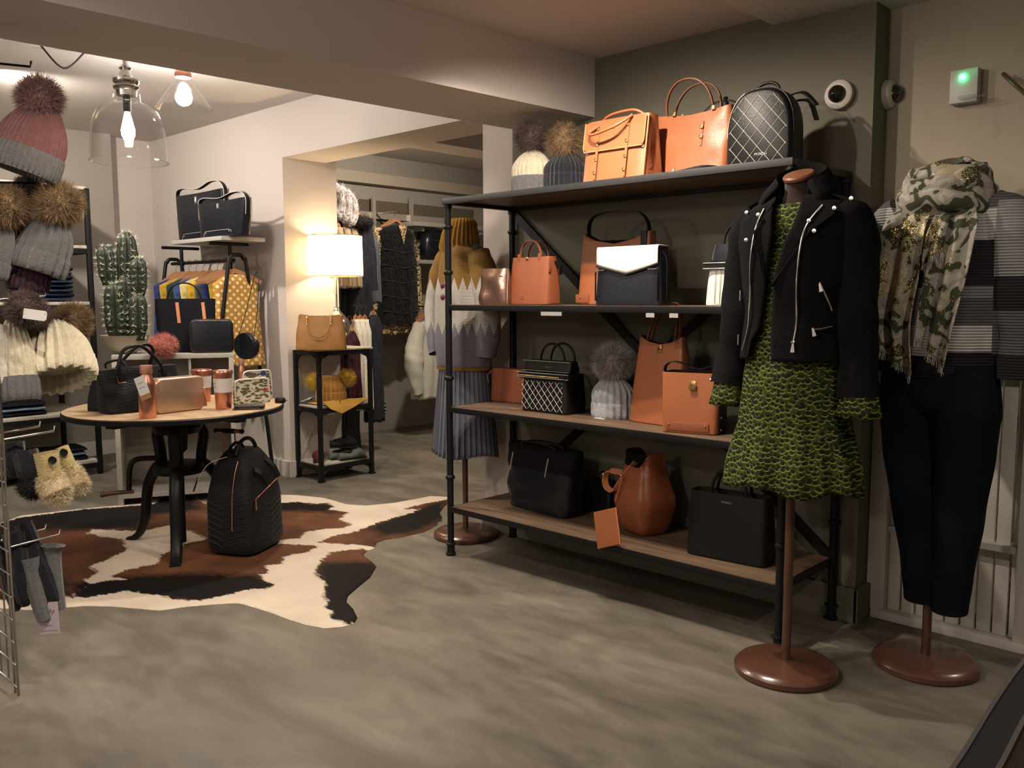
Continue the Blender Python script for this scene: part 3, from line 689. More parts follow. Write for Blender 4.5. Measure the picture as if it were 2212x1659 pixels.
def drawstring():
    c = P(1345, 1155, z=Z4); c.y += .02; h = hz(c, 1330, 990); w = .245; d = .20
    t = thing('drawstring_bucket_bag', 'tan slouchy bucket bag with knotted handle and hanging zip pouch, bottom board', 'bag', c, -.35)
    n = 40; secs = []
    tab = [(0, .34, .34), (.02, .38, .38), (.15, .44, .44), (.40, .52, .52), (.48, .52, .52), (.75, .40, .40), (.92, .33, .33), (1., .35, .33)]
    for i in range(22):
        tt = i/21; a, b = lerpt(tab, tt); s = []
        for j in range(n):
            th = 2*PI*j/n; x, y = sup(th, w*a, d*b, 4.6); k = 1+(.05*tt)*math.cos(7*th+1); z = h*tt+(.035*math.cos(2*th)*tt**4)
            s.append(V((x*k, d*.5+y*k, z)))
        secs.append(s)
    bm = bmesh.new(); R = add_loft(bm, secs, True, True, False); cur = [bm.verts.new(v.co+(V((0, d*.5, h*.8))-v.co)*.25) for v in R[-1]]
    for j in range(n): bm.faces.new([R[-1][j], R[-1][(j+1) % n], cur[(j+1) % n], cur[j]]).material_index = 1
    bm.faces.new(cur).material_index = 1; fbm('body', bm, [M['tan_dark'], M['lining']], t, auto=60)
    ribbon('handle', spl([(-w*.30, .03, h*.78), (-w*.42, -.02, h*.80), (-w*.50, -.03, h*.70), (-w*.45, -.03, h*.58), (-w*.28, -.02, h*.55), (-w*.2, .0, h*.66), (-w*.15, .03, h*.80), (-w*.05, .06, h*.95)]), .028, .004, (.2, 1, .3), M['tan_stitch'], t)
    for q in ((-w*.46, -.045, h*.76), (-w*.12, -.005, h*.78)): sphere('rivet', q, .007, M['silver'], t)
    tube('cord', spl([(-w*.12, .0, h*.75), (-w*.15, -.01, h*.60), (-w*.22, -.02, h*.42)]), .003, M['tan_stitch'], t, 6)
    # pouch hanging over the edge
    q0 = t.matrix_basis.inverted() if False else None
    a = -.35; inv = Matrix.Rotation(-a, 3, 'Z')
    def loc(px, py, b): return inv @ (P(px, py, b=b)-c)
    bq = -.028
    pts = [loc(1281, 1107, bq), loc(1290, 1187, bq), loc(1340, 1176, bq), loc(1330, 1096, bq)]
    bm = bmesh.new(); vs = [bm.verts.new(p) for p in pts]; f = bm.faces.new(vs); g = bmesh.ops.extrude_face_region(bm, geom=[f]); bmesh.ops.translate(bm, verts=[v for v in g['geom'] if isinstance(v, bmesh.types.BMVert)], vec=inv @ V((0, .012, 0)))
    bmesh.ops.bevel(bm, geom=bm.edges[:], offset=.003, segments=2, affect='EDGES'); fbm('zip_pouch', bm, M['tan'], t, auto=40)
    tube('pouch_zip', [pts[3]+inv @ V((.002, -.002, 0)), pts[2]+inv @ V((.002, -.002, 0))], .003, M['tan_stitch'], t, 6)
drawstring()
def black_structured():
    c, w, r = place(1480, 1196, 1650, 1230, Z4); h = hz(c, 1575, 1072)+.0; d = .13
    t = thing('structured_handbag', 'plain black structured handbag with round handles at the right of the bottom board', 'bag', c, r)
    bag_body('body', w*1.02, h, d, M['black_leather'], t, wt=.95, dt=.7, p=7, bulge=.03)
    for yy in (d*.3, d*.7): handle('handle', -w*.22, w*.22, yy, h*.97, .10, .007, M['black_leather'], t, 0, 20)
    text('FIORELLI', .012, M['silver'], t, (0, .016, h*.88))
black_structured()
# ================================================================ MANNEQUINS AND THEIR CLOTHES
M['stand'] = mat('brown_lacquered_wood', (.085, .036, .022), .28, coat=.4, var=.15, vscale=5)
M['velvet'] = mat('dark_brown_velvet', (.022, .012, .010), .95, sheen=.3)
M['cap_wood'] = mat('reddish_cap_wood', (.17, .066, .03), .35, coat=.3)
M['cap_dark'] = mat('dark_red_cap_wood', (.06, .018, .014), .35, coat=.3)
def mannequin(name, label, loc, capz, capm, rz=0., R=.174, hip=.95, sh=.17):
    t = thing(name, label, 'mannequin', loc, rz)
    lathe('base', [(0, 0), (R-.006, 0), (R, .006), (R, .022), (R-.012, .034), (R-.03, .040), (.03, .046), (0, .046)], M['stand'], t, n=48)
    tube('pole', [(0, 0, .04), (0, 0, hip+.05)], .0155, M['stand'], t, 14)
    tab = [(hip, .10, .075, 0), (hip+.08, .125, .09, 0), (1.15, .105, .08, 0), (1.38, .135, .095, 0), (1.50, sh*.9, .085, .005), (1.565, sh*.72, .065, .01), (1.60, .075, .055, .01), (1.63, .05, .05, .008), (capz-.03, .047, .047, 0)]
    secs = []
    for i in range(30):
        z = hip+(capz-.03-hip)*i/29; a, b, cy = lerpt(tab, z); secs.append(ringp(0, cy, z, a, b, 32, 2.2))
    loft('torso', secs, M['velvet'], t, auto=80)
    cap = lathe('neck_cap', [(0, 0), (.045, 0), (.051, .005), (.052, .013), (.047, .019), (0, .021)], capm, t, n=32)
    cap.location = (0, -.004, capz-.032); cap.rotation_euler = (.42, .0, 0)
    return t
def cloth_shell(tab, th0, th1, n=60, nz=36, fold=0, k=7, zf=None, ph=0, cx=0, cy=0, p=2.):
    """open shell of revolution-like sections; theta 0 = front (-y), positive to +x. th0/th1 can be functions of z"""
    z0, z1 = tab[0][0], tab[-1][0]; secs = []
    for i in range(nz+1):
        z = z0+(z1-z0)*i/nz; a, b = lerpt(tab, z)[:2]; A0 = th0(z) if callable(th0) else th0; A1 = th1(z) if callable(th1) else th1; s = []
        fo = fold*(zf(z) if zf else 1)
        for j in range(n+1):
            th = A0+(A1-A0)*j/n; q = 1+fo*math.cos(k*th+ph+z*3)+.4*fo*math.cos((k*2+1)*th+z*5)
            s.append(V((cx+a*math.sin(th)*q, cy-b*math.cos(th)*q, z)))
        secs.append(s)
    return secs
def surf(tab, th, z, off=.004):
    a, b = lerpt(tab, z)[:2]; return V(((a+off)*math.sin(th), -(b+off)*math.cos(th), z))
def thx(tab, x, z):  # angle for a given front x
    a = lerpt(tab, z)[0]; return math.asin(max(-1, min(1, x/a)))
def sleeve(name, pts, rad, m, parent, n=20, fold=.06, ry=.85, cuff=None, open_end=True):
    P_, fr = frames(spl(pts, 8), up=(0, 1, 0)); N_ = len(P_); secs = []
    for i, (p, (t, u, w)) in enumerate(zip(P_, fr)):
        s = i/(N_-1); r = lerpt(rad, s)[0]
        secs.append([p+(u*math.cos(a)*ry+w*math.sin(a))*r*(1+fold*math.sin(a*3+s*14)*(.3+s)+fold*.5*math.sin(s*40+a)) for a in [2*PI*j/n for j in range(n)]])
    bm = bmesh.new(); R = add_loft(bm, secs, True, True, False)
    cur = [bm.verts.new(P_[-1]+(v.co-P_[-1])*.9-fr[-1][0]*.03) for v in R[-1]]
    mid = [bm.verts.new(P_[-1]+(v.co-P_[-1])*.93) for v in R[-1]]
    for A_, B_ in ((R[-1], mid), (mid, cur)):
        for j in range(n): bm.faces.new([A_[j], A_[(j+1) % n], B_[(j+1) % n], B_[j]])
    bm.faces.new(cur); return fbm(name, bm, m, parent, auto=70)

# ---- printed dress material
def crescent_mat():
    m = bpy.data.materials.new('green_crescent_print'); m.use_nodes = True; N, L = nt(m); b = N['Principled BSDF']; b.inputs['Roughness'].default_value = .85; b.inputs['Specular IOR Level'].default_value = .15
    tc = N.new('ShaderNodeTexCoord'); mp = N.new('ShaderNodeMapping'); mp.inputs['Scale'].default_value = (52, 34, 62); L.new(tc.outputs['Object'], mp.inputs[0])
    dn = N.new('ShaderNodeTexNoise'); dn.inputs['Scale'].default_value = 30; L.new(tc.outputs['Object'], dn.inputs['Vector'])
    v = N.new('ShaderNodeTexVoronoi'); v.inputs['Scale'].default_value = 1; v.inputs['Randomness'].default_value = .8; L.new(mp.outputs[0], v.inputs['Vector'])
    sb = N.new('ShaderNodeVectorMath'); sb.operation = 'SUBTRACT'; L.new(mp.outputs[0], sb.inputs[0]); L.new(v.outputs['Position'], sb.inputs[1])
    ml = N.new('ShaderNodeVectorMath'); ml.operation = 'MULTIPLY'; ml.inputs[1].default_value = (1, .35, 1); L.new(sb.outputs[0], ml.inputs[0])
    l1 = N.new('ShaderNodeVectorMath'); l1.operation = 'LENGTH'; L.new(ml.outputs[0], l1.inputs[0])
    ad = N.new('ShaderNodeVectorMath'); ad.operation = 'ADD'; ad.inputs[1].default_value = (.02, 0, -.18); L.new(ml.outputs[0], ad.inputs[0])
    l2 = N.new('ShaderNodeVectorMath'); l2.operation = 'LENGTH'; L.new(ad.outputs[0], l2.inputs[0])
    c1 = N.new('ShaderNodeMath'); c1.operation = 'LESS_THAN'; c1.inputs[1].default_value = .50; L.new(l1.outputs['Value'], c1.inputs[0])
    c2 = N.new('ShaderNodeMath'); c2.operation = 'GREATER_THAN'; c2.inputs[1].default_value = .49; L.new(l2.outputs['Value'], c2.inputs[0])
    cr = N.new('ShaderNodeMath'); cr.operation = 'MULTIPLY'; L.new(c1.outputs[0], cr.inputs[0]); L.new(c2.outputs[0], cr.inputs[1])
    bl = N.new('ShaderNodeMath'); bl.operation = 'LESS_THAN'; bl.inputs[1].default_value = .34; L.new(l2.outputs['Value'], bl.inputs[0])
    ns = N.new('ShaderNodeTexNoise'); ns.inputs['Scale'].default_value = 9; L.new(tc.outputs['Object'], ns.inputs['Vector'])
    base = ramp(N, [(.4, (.016, .024, .006)), (.62, (.045, .055, .010))]); L.new(ns.outputs[0], base.inputs[0])
    m1 = N.new('ShaderNodeMix'); m1.data_type = 'RGBA'; L.new(bl.outputs[0], m1.inputs[0]); L.new(base.outputs[0], m1.inputs[6]); m1.inputs[7].default_value = (.008, .010, .006, 1)
    m2 = N.new('ShaderNodeMix'); m2.data_type = 'RGBA'; L.new(cr.outputs[0], m2.inputs[0]); L.new(m1.outputs[2], m2.inputs[6]); m2.inputs[7].default_value = (.19, .22, .045, 1)
    L.new(m2.outputs[2], b.inputs['Base Color']); return m
M['crescent'] = crescent_mat()
M['suede_black'] = mat('black_suede', (.0045, .0045, .0055), 1., bump=.4, bscale=120, var=.35, vscale=6, spec=.15)
MB = V((1.869, -.135, 0))
mannequin('mannequin', 'mannequin on round brown stand wearing the black biker jacket and green dress', MB, 1.715, M['cap_wood'])
DT = [(.66, .232, .165), (.72, .228, .16), (.84, .200, .14), (.87, .192, .135), (1.0, .178, .13), (1.2, .150, .112), (1.36, .150, .112), (1.5, .155, .10), (1.56, .145, .09), (1.60, .10, .07)]
def dress():
    t = thing('dress', 'green crescent-print dress with flounced hem under the black jacket', 'dress', MB)
    secs = cloth_shell([(r[0], r[1], r[2]) for r in DT], 0, 2*PI, 120, 60, .045, 9, lambda z: max(0, min(1, (1.05-z)/.35)))
    # flounce: gathered seam
    for s in secs:
        for j, v in enumerate(s):
            if v.z < .86:
                th = 2*PI*j/120; k = (.86-v.z)/.2; q = 1+.05*k*math.cos(14*th+2)+.012*math.cos(40*th); v.x *= q; v.y *= q
                v.z += .012*k*math.cos(5*th+1)
    secs = [s[:-1] for s in secs]; bm = bmesh.new(); add_loft(bm, secs, True, False, False); o = fbm('skirt_and_bodice', bm, M['crescent'], t, auto=70)
    md = o.modifiers.new('solid', 'SOLIDIFY'); md.thickness = .003
    for nm, x, y, z in (('l', -.224, -.03, .99), ('r', .236, -.035, .99)):
        secs = [[V((x+(.050+.018*k+.006*math.cos(7*a)*k)*math.cos(a), y+(.042+.018*k+.006*math.sin(6*a)*k)*math.sin(a), z+.03-.10*k)) for a in [2*PI*j/30 for j in range(30)]] for k in [i/5 for i in range(6)]]
        bm = bmesh.new(); add_loft(bm, secs, True, True, False); o = fbm('sleeve_frill', bm, M['crescent'], t, auto=70)
        md = o.modifiers.new('solid', 'SOLIDIFY'); md.thickness = .002
dress()
JT = [(1.09, .192, .150), (1.14, .188, .146), (1.25, .176, .136), (1.38, .195, .140), (1.48, .208, .138), (1.555, .205, .122), (1.595, .165, .10), (1.625, .095, .075)]
def jacket():
    t = thing('biker_jacket', 'black suede biker jacket with silver zips, open over the green dress', 'jacket', MB)
    lx = [(1.09, -.105), (1.14, -.095), (1.2, -.062), (1.35, -.045), (1.5, -.028), (1.63, -.05)]
    rx = [(1.09, -.012), (1.2, -.020), (1.35, -.018), (1.45, .01), (1.55, .05), (1.63, .05)]
    e0 = lambda z: thx(JT, lerpt([(a, b) for a, b in lx], z)[0], z); e1 = lambda z: thx(JT, lerpt([(a, b) for a, b in rx], z)[0], z)
    secs = cloth_shell(JT, e1, lambda z: 2*PI+e0(z), 100, 44, .018, 6, lambda z: 1 if z < 1.5 else .3)
    o = loft('body', secs, M['suede_black'], t, closed=False, solid=.006, auto=70)
    z0 = lambda pts: [surf(JT, thx(JT, x, z), z, .009) for x, z in pts]
    tube('front_zip', spl(z0([(-.068, 1.585), (-.085, 1.52), (-.098, 1.42), (-.100, 1.30), (-.104, 1.20), (-.125, 1.12)])), .0032, M['silver'], t, 6)
    tube('front_zip', spl(z0([(.112, 1.585), (.082, 1.52), (.068, 1.44), (.062, 1.33), (.064, 1.22), (.060, 1.155)])), .0032, M['silver'], t, 6)
    def pull(x, z, a=0, s=1): 
        c = surf(JT, thx(JT, x, z), z, .012); bm = bmesh.new()
        add_ribbon(bm, [c, c+V((.006*math.sin(a), -.003, -.028*s))], [.006, .014], .003, (1, 0, 0)); add_tube(bm, [c+V((-.006, 0, .004)), c+V((.006, 0, .004))], .004, 6); return fbm('zip_pull', bm, M['silver'], t, auto=40)
    pull(.060, 1.15)
    tube('pocket_zip', spl([surf(JT, th, z, .006) for th, z in ((.70, 1.345), (.86, 1.30), (1.02, 1.255))]), .003, M['silver'], t, 6); 
    tube('pocket_zip', spl([surf(JT, th, z, .006) for th, z in ((.62, 1.195), (.80, 1.198), (1.02, 1.205))]), .003, M['silver'], t, 6)
    for th, z in ((.70, 1.34), (.64, 1.20)):
        c = surf(JT, th, z, .010); bm = bmesh.new(); add_ribbon(bm, [c, c+V((.008, -.002, -.026))], [.005, .013], .003, (1, 0, 0)); fbm('zip_pull', bm, M['silver'], t)
    for th, z in ((-.95, 1.32), (-1.02, 1.17)):
        c = surf(JT, th, z, .010); tube('zip_pull', [c, c+V((0, 0, -.035))], .0035, M['silver'], t, 6)
    # lapels and collar
    def plate(name, pts, th=.007):
        bm = bmesh.new(); f = bm.faces.new([bm.verts.new(p) for p in pts]); bmesh.ops.triangulate(bm, faces=[f]); bmesh.ops.subdivide_edges(bm, edges=bm.edges[:], cuts=2, use_grid_fill=True)
        o = fbm(name, bm, M['suede_black'], t); md = o.modifiers.new('s', 'SOLIDIFY'); md.thickness = th; md.offset = 0; return o
    S = lambda x, z, o=.012: surf(JT, thx(JT, x, z), z, o)
    plate('lapel', [S(-.045, 1.60, .0), S(-.13, 1.575), S(-.085, 1.50), S(-.050, 1.36, .004)])
    plate('lapel', [S(.05, 1.615, .0), S(.13, 1.585), S(.152, 1.555), S(.095, 1.50), S(-.018, 1.33, .004)])
    secs = []
    for i in range(25):
        th = PI*(-.80+1.6*i/24)+PI; k = abs(i-12)/12
        top = V((math.sin(th)*(.072+.012*k), -math.cos(th)*(.066+.01*k)+.012, 1.745-.075*k**1.5)); fold = V((math.sin(th)*.090, -math.cos(th)*.08+.012, 1.735-.08*k**1.5))
        low = V((math.sin(th)*(.12+.055*k**3), -math.cos(th)*(.10+.02*k**2)+.012, 1.645-.045*k-.025*k**4)); inn = V((math.sin(th)*.070, -math.cos(th)*.06+.012, 1.60))
        secs.append([inn, top, fold, (fold+low)/2+V((math.sin(th)*.008, -math.cos(th)*.008, .004)), low])
    loft('collar', secs, M['suede_black'], t, closed=False, solid=.005, auto=70)
    bm = bmesh.new(); add_ribbon(bm, spl([(.10, -.01, 1.628), (.15, -.015, 1.612), (.20, -.012, 1.585)]), .036, .006, (0, 1, 0)); fbm('epaulette', bm, M['suede_black'], t, auto=50)
    bm = bmesh.new(); add_ribbon(bm, spl([(-.10, -.01, 1.628), (-.15, -.015, 1.612), (-.20, -.012, 1.585)]), .036, .006, (0, 1, 0)); fbm('epaulette', bm, M['suede_black'], t, auto=50)
    for p in (S(-.125, 1.578, .020), S(.142, 1.572, .020), S(.088, 1.535, .018), S(.105, 1.502, .018), S(-.075, 1.565, .016), S(-.110, 1.485, .016), V((.185, -.03, 1.604))):
        o = lathe('stud', [(0, 0), (.0075, 0), (.0065, .003), (0, .004)], M['silver'], t, (0, 0, 0), 14); o.location = p; o.rotation_euler = (PI/2, 0, .35*p.x/.1*0)
    rad = [(0, .070), (.15, .078), (.45, .066), (.8, .060), (1, .066)]
    sleeve('sleeve', [(-.130, .0, 1.550), (-.170, 0, 1.515), (-.195, -.0, 1.40), (-.203, -.01, 1.25), (-.213, -.02, 1.12), (-.224, -.03, .995)], rad, M['suede_black'], t)
    sleeve('sleeve', [(.130, .0, 1.550), (.175, 0, 1.515), (.203, -.005, 1.40), (.213, -.02, 1.25), (.222, -.03, 1.12), (.236, -.035, .985)], rad, M['suede_black'], t)
    sphere('cuff_stud', (-.285, -.055, 1.005), .007, M['silver'], t)
jacket()

# ---- second mannequin
MC = V((2.207, .244, 0))
mannequin('mannequin', 'mannequin on round brown stand wearing the blocked jumper, scarf and dark trousers', MC, 1.755, M['cap_dark'], hip=1.0)
def jumper_mat():
    m = bpy.data.materials.new('block_striped_rib_knit'); m.use_nodes = True; N, L = nt(m); b = N['Principled BSDF']; b.inputs['Roughness'].default_value = .95
    tc = N.new('ShaderNodeTexCoord'); sx = N.new('ShaderNodeSeparateXYZ'); L.new(tc.outputs['Object'], sx.inputs[0])
    def bands(stops):
        mr = N.new('ShaderNodeMapRange'); mr.inputs['From Min'].default_value = 1.0; mr.inputs['From Max'].default_value = 1.7; L.new(sx.outputs['Z'], mr.inputs['Value'])
        r = ramp(N, [((z-1.0)/.7, c) for z, c in stops], True); L.new(mr.outputs[0], r.inputs[0]); return r
    K, G, D, Wt = (.010, .010, .014), (.26, .26, .27), (.09, .09, .10), (.50, .50, .50)
    right = bands([(1.0, K), (1.115, Wt), (1.205, D), (1.29, (.20, .20, .21)), (1.33, K), (1.475, Wt), (1.575, D)])
    left = bands([(1.0, K), (1.10, Wt), (1.20, (.24, .24, .25)), (1.325, K), (1.455, Wt), (1.60, D)])
    side = bands([(1.0, K), (1.11, (.10, .10, .11)), (1.25, K), (1.36, G), (1.60, D)])
    gt = N.new('ShaderNodeMath'); gt.operation = 'GREATER_THAN'; gt.inputs[1].default_value = .03; L.new(sx.outputs['X'], gt.inputs[0])
    mx = N.new('ShaderNodeMix'); mx.data_type = 'RGBA'; L.new(gt.outputs[0], mx.inputs[0]); L.new(left.outputs[0], mx.inputs[6]); L.new(right.outputs[0], mx.inputs[7])
    ab = N.new('ShaderNodeMath'); ab.operation = 'ABSOLUTE'; L.new(sx.outputs['X'], ab.inputs[0]); g2 = N.new('ShaderNodeMath'); g2.operation = 'GREATER_THAN'; g2.inputs[1].default_value = .175; L.new(ab.outputs[0], g2.inputs[0])
    m2 = N.new('ShaderNodeMix'); m2.data_type = 'RGBA'; L.new(g2.outputs[0], m2.inputs[0]); L.new(mx.outputs[2], m2.inputs[6]); L.new(side.outputs[0], m2.inputs[7])
    w = N.new('ShaderNodeMath'); w.operation = 'MULTIPLY'; w.inputs[1].default_value = 2*PI/.0095; L.new(sx.outputs['Z'], w.inputs[0]); sn = N.new('ShaderNodeMath'); sn.operation = 'SINE'; L.new(w.outputs[0], sn.inputs[0])
    rr = ramp(N, [(.3, (.55, .55, .55)), (.55, (1, 1, 1))]); mr = N.new('ShaderNodeMapRange'); mr.inputs['From Min'].default_value = -1; L.new(sn.outputs[0], mr.inputs['Value']); L.new(mr.outputs[0], rr.inputs[0])
    m3 = N.new('ShaderNodeMix'); m3.data_type = 'RGBA'; m3.blend_type = 'MULTIPLY'; m3.inputs[0].default_value = 1; L.new(m2.outputs[2], m3.inputs[6]); L.new(rr.outputs[0], m3.inputs[7]); L.new(m3.outputs[2], b.inputs['Base Color'])
    bp = N.new('ShaderNodeBump'); bp.inputs['Strength'].default_value = .7; bp.inputs['Distance'].default_value = .003; L.new(sn.outputs[0], bp.inputs['Height']); L.new(bp.outputs[0], b.inputs['Normal']); return m
M['jumper'] = jumper_mat()
def jumper():
    t = thing('jumper', 'black, white and grey block-striped batwing jumper on the right mannequin', 'jumper', MC)
    T = [(1.045, .175, .125), (1.10, .182, .13), (1.12, .196, .145), (1.3, .205, .150), (1.45, .215, .145), (1.56, .195, .115), (1.60, .145, .09), (1.63, .085, .07)]
    secs = [s[:-1] for s in cloth_shell(T, 0, 2*PI, 90, 44, .03, 5, lambda z: max(.15, min(1, (1.6-z)/.3)), .7)]
    bm = bmesh.new(); add_loft(bm, secs, True, False, False); o = fbm('body', bm, M['jumper'], t, auto=80); md = o.modifiers.new('s', 'SOLIDIFY'); md.thickness = .004
    sleeve('sleeve', [(-.13, .0, 1.57), (-.19, .01, 1.52), (-.225, .03, 1.42), (-.24, .05, 1.32), (-.20, .0, 1.24), (-.175, -.04, 1.17)], [(0, .08), (.3, .085), (.7, .075), (1, .05)], M['jumper'], t, 28, .05)
    sleeve('sleeve', [(.12, .0, 1.56), (.175, .0, 1.52), (.205, -.005, 1.42), (.222, -.01, 1.30), (.235, -.01, 1.17), (.232, -.02, 1.03)], [(0, .09), (.25, .105), (.5, .092), (.8, .060), (1, .045)], M['jumper'], t, 28, .05)
jumper()
def scarf_mat():
    m = bpy.data.materials.new('camouflage_scarf_with_gold_glitter'); m.use_nodes = True; N, L = nt(m); b = N['Principled BSDF']; b.inputs['Roughness'].default_value = .9
    tc = N.new('ShaderNodeTexCoord'); n = N.new('ShaderNodeTexNoise'); n.inputs['Scale'].default_value = 15; n.inputs['Detail'].default_value = 1; n.inputs['Distortion'].default_value = 1.5; L.new(tc.outputs['Object'], n.inputs['Vector'])
    r = ramp(N, [(0, (.035, .038, .020)), (.455, (.085, .085, .055)), (.47, (.27, .25, .215)), (.60, (.36, .335, .295))], True); L.new(n.outputs[0], r.inputs[0])
    v = N.new('ShaderNodeTexVoronoi'); v.inputs['Scale'].default_value = 420; L.new(tc.outputs['Object'], v.inputs['Vector']); sc = N.new('ShaderNodeSeparateColor'); L.new(v.outputs['Color'], sc.inputs[0])
    n2 = N.new('ShaderNodeTexNoise'); n2.inputs['Scale'].default_value = 7; L.new(tc.outputs['Object'], n2.inputs['Vector'])
    ad = N.new('ShaderNodeMath'); ad.operation = 'MULTIPLY'; L.new(sc.outputs[0], ad.inputs[0]); L.new(n2.outputs[0], ad.inputs[1]); g = N.new('ShaderNodeMath'); g.operation = 'GREATER_THAN'; g.inputs[1].default_value = .49; L.new(ad.outputs[0], g.inputs[0])
    mx = N.new('ShaderNodeMix'); mx.data_type = 'RGBA'; L.new(g.outputs[0], mx.inputs[0]); L.new(r.outputs[0], mx.inputs[6]); mx.inputs[7].default_value = (.80, .62, .18, 1); L.new(mx.outputs[2], b.inputs['Base Color'])
    ml = N.new('ShaderNodeMath'); ml.operation = 'MULTIPLY'; ml.inputs[1].default_value = .35; L.new(g.outputs[0], ml.inputs[0]); L.new(ml.outputs[0], b.inputs['Metallic'])
    rg = N.new('ShaderNodeMapRange'); rg.inputs['To Min'].default_value = .9; rg.inputs['To Max'].default_value = .3; L.new(g.outputs[0], rg.inputs['Value']); L.new(rg.outputs[0], b.inputs['Roughness'])
    return m
M['scarf'] = scarf_mat()
def scarf():
    t = thing('scarf', 'camouflage-print scarf with gold glitter and frayed ends round the right mannequin neck', 'scarf', MC)
    m = M['scarf']
    # neck loops
    for zc, R0, r0, ph in ((1.665, .115, .040, 0), (1.615, .125, .045, 1.3), (1.70, .098, .030, 2.2)):
        secs = []
        for i in range(61):
            th = 2*PI*i/60; c = V((R0*math.sin(th), -R0*.92*math.cos(th)-.012, zc+.018*math.cos(th+PI)+.012*math.sin(2*th+ph)))
            rd = V((math.sin(th), -math.cos(th), 0)); s = []
            for j in range(16):
                a = 2*PI*j/16; r = r0*(1+.22*math.sin(3*a+2*th+ph)+.10*math.sin(7*th+a)); s.append(c+(rd*math.cos(a)*.75+V((0, 0, 1))*math.sin(a)*1.1)*r)
            secs.append(s)
        loft('neck_loop', secs, m, t, cap0=False, cap1=False, auto=80)
    def tail(pts, w, nf, ph, cut):
        C = spl(pts, 6); n = len(C); W_ = 22; secs = []
        for i, c in enumerate(C):
            s = i/(n-1); ww = lerpt(w, s)[0]; row = []
            for j in range(W_+1):
                u = j/W_*2-1; dz = cut*(u)*max(0, s-.6)/.4
                row.append(V((c.x+u*ww/2, c.y+.014*math.cos(nf*PI*u+ph+s*1.5)*(.4+s), c.z+dz)))
            secs.append(row)
        o = loft('tail', secs, m, t, closed=False, solid=.004, auto=80)
        bm = bmesh.new()
        for j in range(W_*3+1):
            u = j/(W_*3)*W_; k = min(int(u), W_-1); p = secs[-1][k].lerp(secs[-1][k+1], u-k); q = p+V((random.uniform(-.006, .006), random.uniform(-.008, .004), -random.uniform(.015, .032)))
            add_tube(bm, [p, (p+q)/2+V((random.uniform(-.003, .003), 0, 0)), q], .0009, 3)
        f = fbm('fringe', bm, mat('scarf_fringe', (.34, .32, .28), .9), o); return o
    y = -.155
    tail([(-.065, -.10, 1.60), (-.085, y, 1.52), (-.100, y-.012, 1.36), (-.112, y-.01, 1.22), (-.095, y, 1.09)], [(0, .07), (.15, .135), (.5, .15), (1, .12)], 2.2, .3, -.05)
    tail([(.075, -.10, 1.60), (.075, y, 1.50), (.058, y-.012, 1.36), (.035, y-.01, 1.22), (.020, y, 1.115)], [(0, .07), (.2, .125), (.5, .125), (1, .09)], 2.0, 1.6, -.05)
    tail([(.035, -.13, 1.56), (.030, y-.018, 1.50), (.020, y-.028, 1.42)], [(0, .05), (1, .055)], 1.2, .6, .02)
scarf()
def trousers():
    t = thing('trousers', 'dark navy tapered cropped trousers on the right mannequin', 'trousers', MC)
    m = mat('dark_navy_wool', (.0055, .0065, .010), .95, bump=.3, bscale=250, var=.3, vscale=5)
    bm = bmesh.new()
    for s in (-1, 1):
        secs = []
        for i in range(31):
            k = i/30; z = 1.07-.85*k if s > 0 else 1.07-.83*k; rx, ry, cx = lerpt([(0, .090, .115, .085), (.18, .096, .12, .090), (.35, .086, .105, .088), (.6, .076, .085, .068), (.85, .062, .066, .048), (1, .056, .056, .040)], k)
            ox = .010*k if s > 0 else .0; row = []
            for j in range(32):
                a = 2*PI*j/32; q = 1+.025*math.sin(3*a+9*k)*k; row.append(V((s*cx+ox+.02*k+math.cos(a)*rx*q*(1.05 if k > .2 else 1.08), math.sin(a)*ry*q, z+(.006*math.sin(a) if i == 30 else 0))))
            secs.append(row)
        R = add_loft(bm, secs, True, True, False)
        cur = [bm.verts.new(v.co*1+(sum((w.co for w in R[-1]), V())/32-v.co)*.12+V((0, 0, .06))) for v in R[-1]]
        for j in range(32): bm.faces.new([R[-1][j], R[-1][(j+1) % 32], cur[(j+1) % 32], cur[j]])
        bm.faces.new(cur)
    secs = [ringp(0, 0, z, rx, ry, 40, 2.4) for z, rx, ry in ((.90, .06, .09), (.93, .12, .115), (1.0, .178, .125), (1.07, .165, .12), (1.10, .15, .11))]
    add_loft(bm, secs); fbm('legs_and_waist', bm, m, t, auto=80)
    box('waistband', -.10, .04, -.128, -.120, 1.03, 1.045, m, t)
trousers()

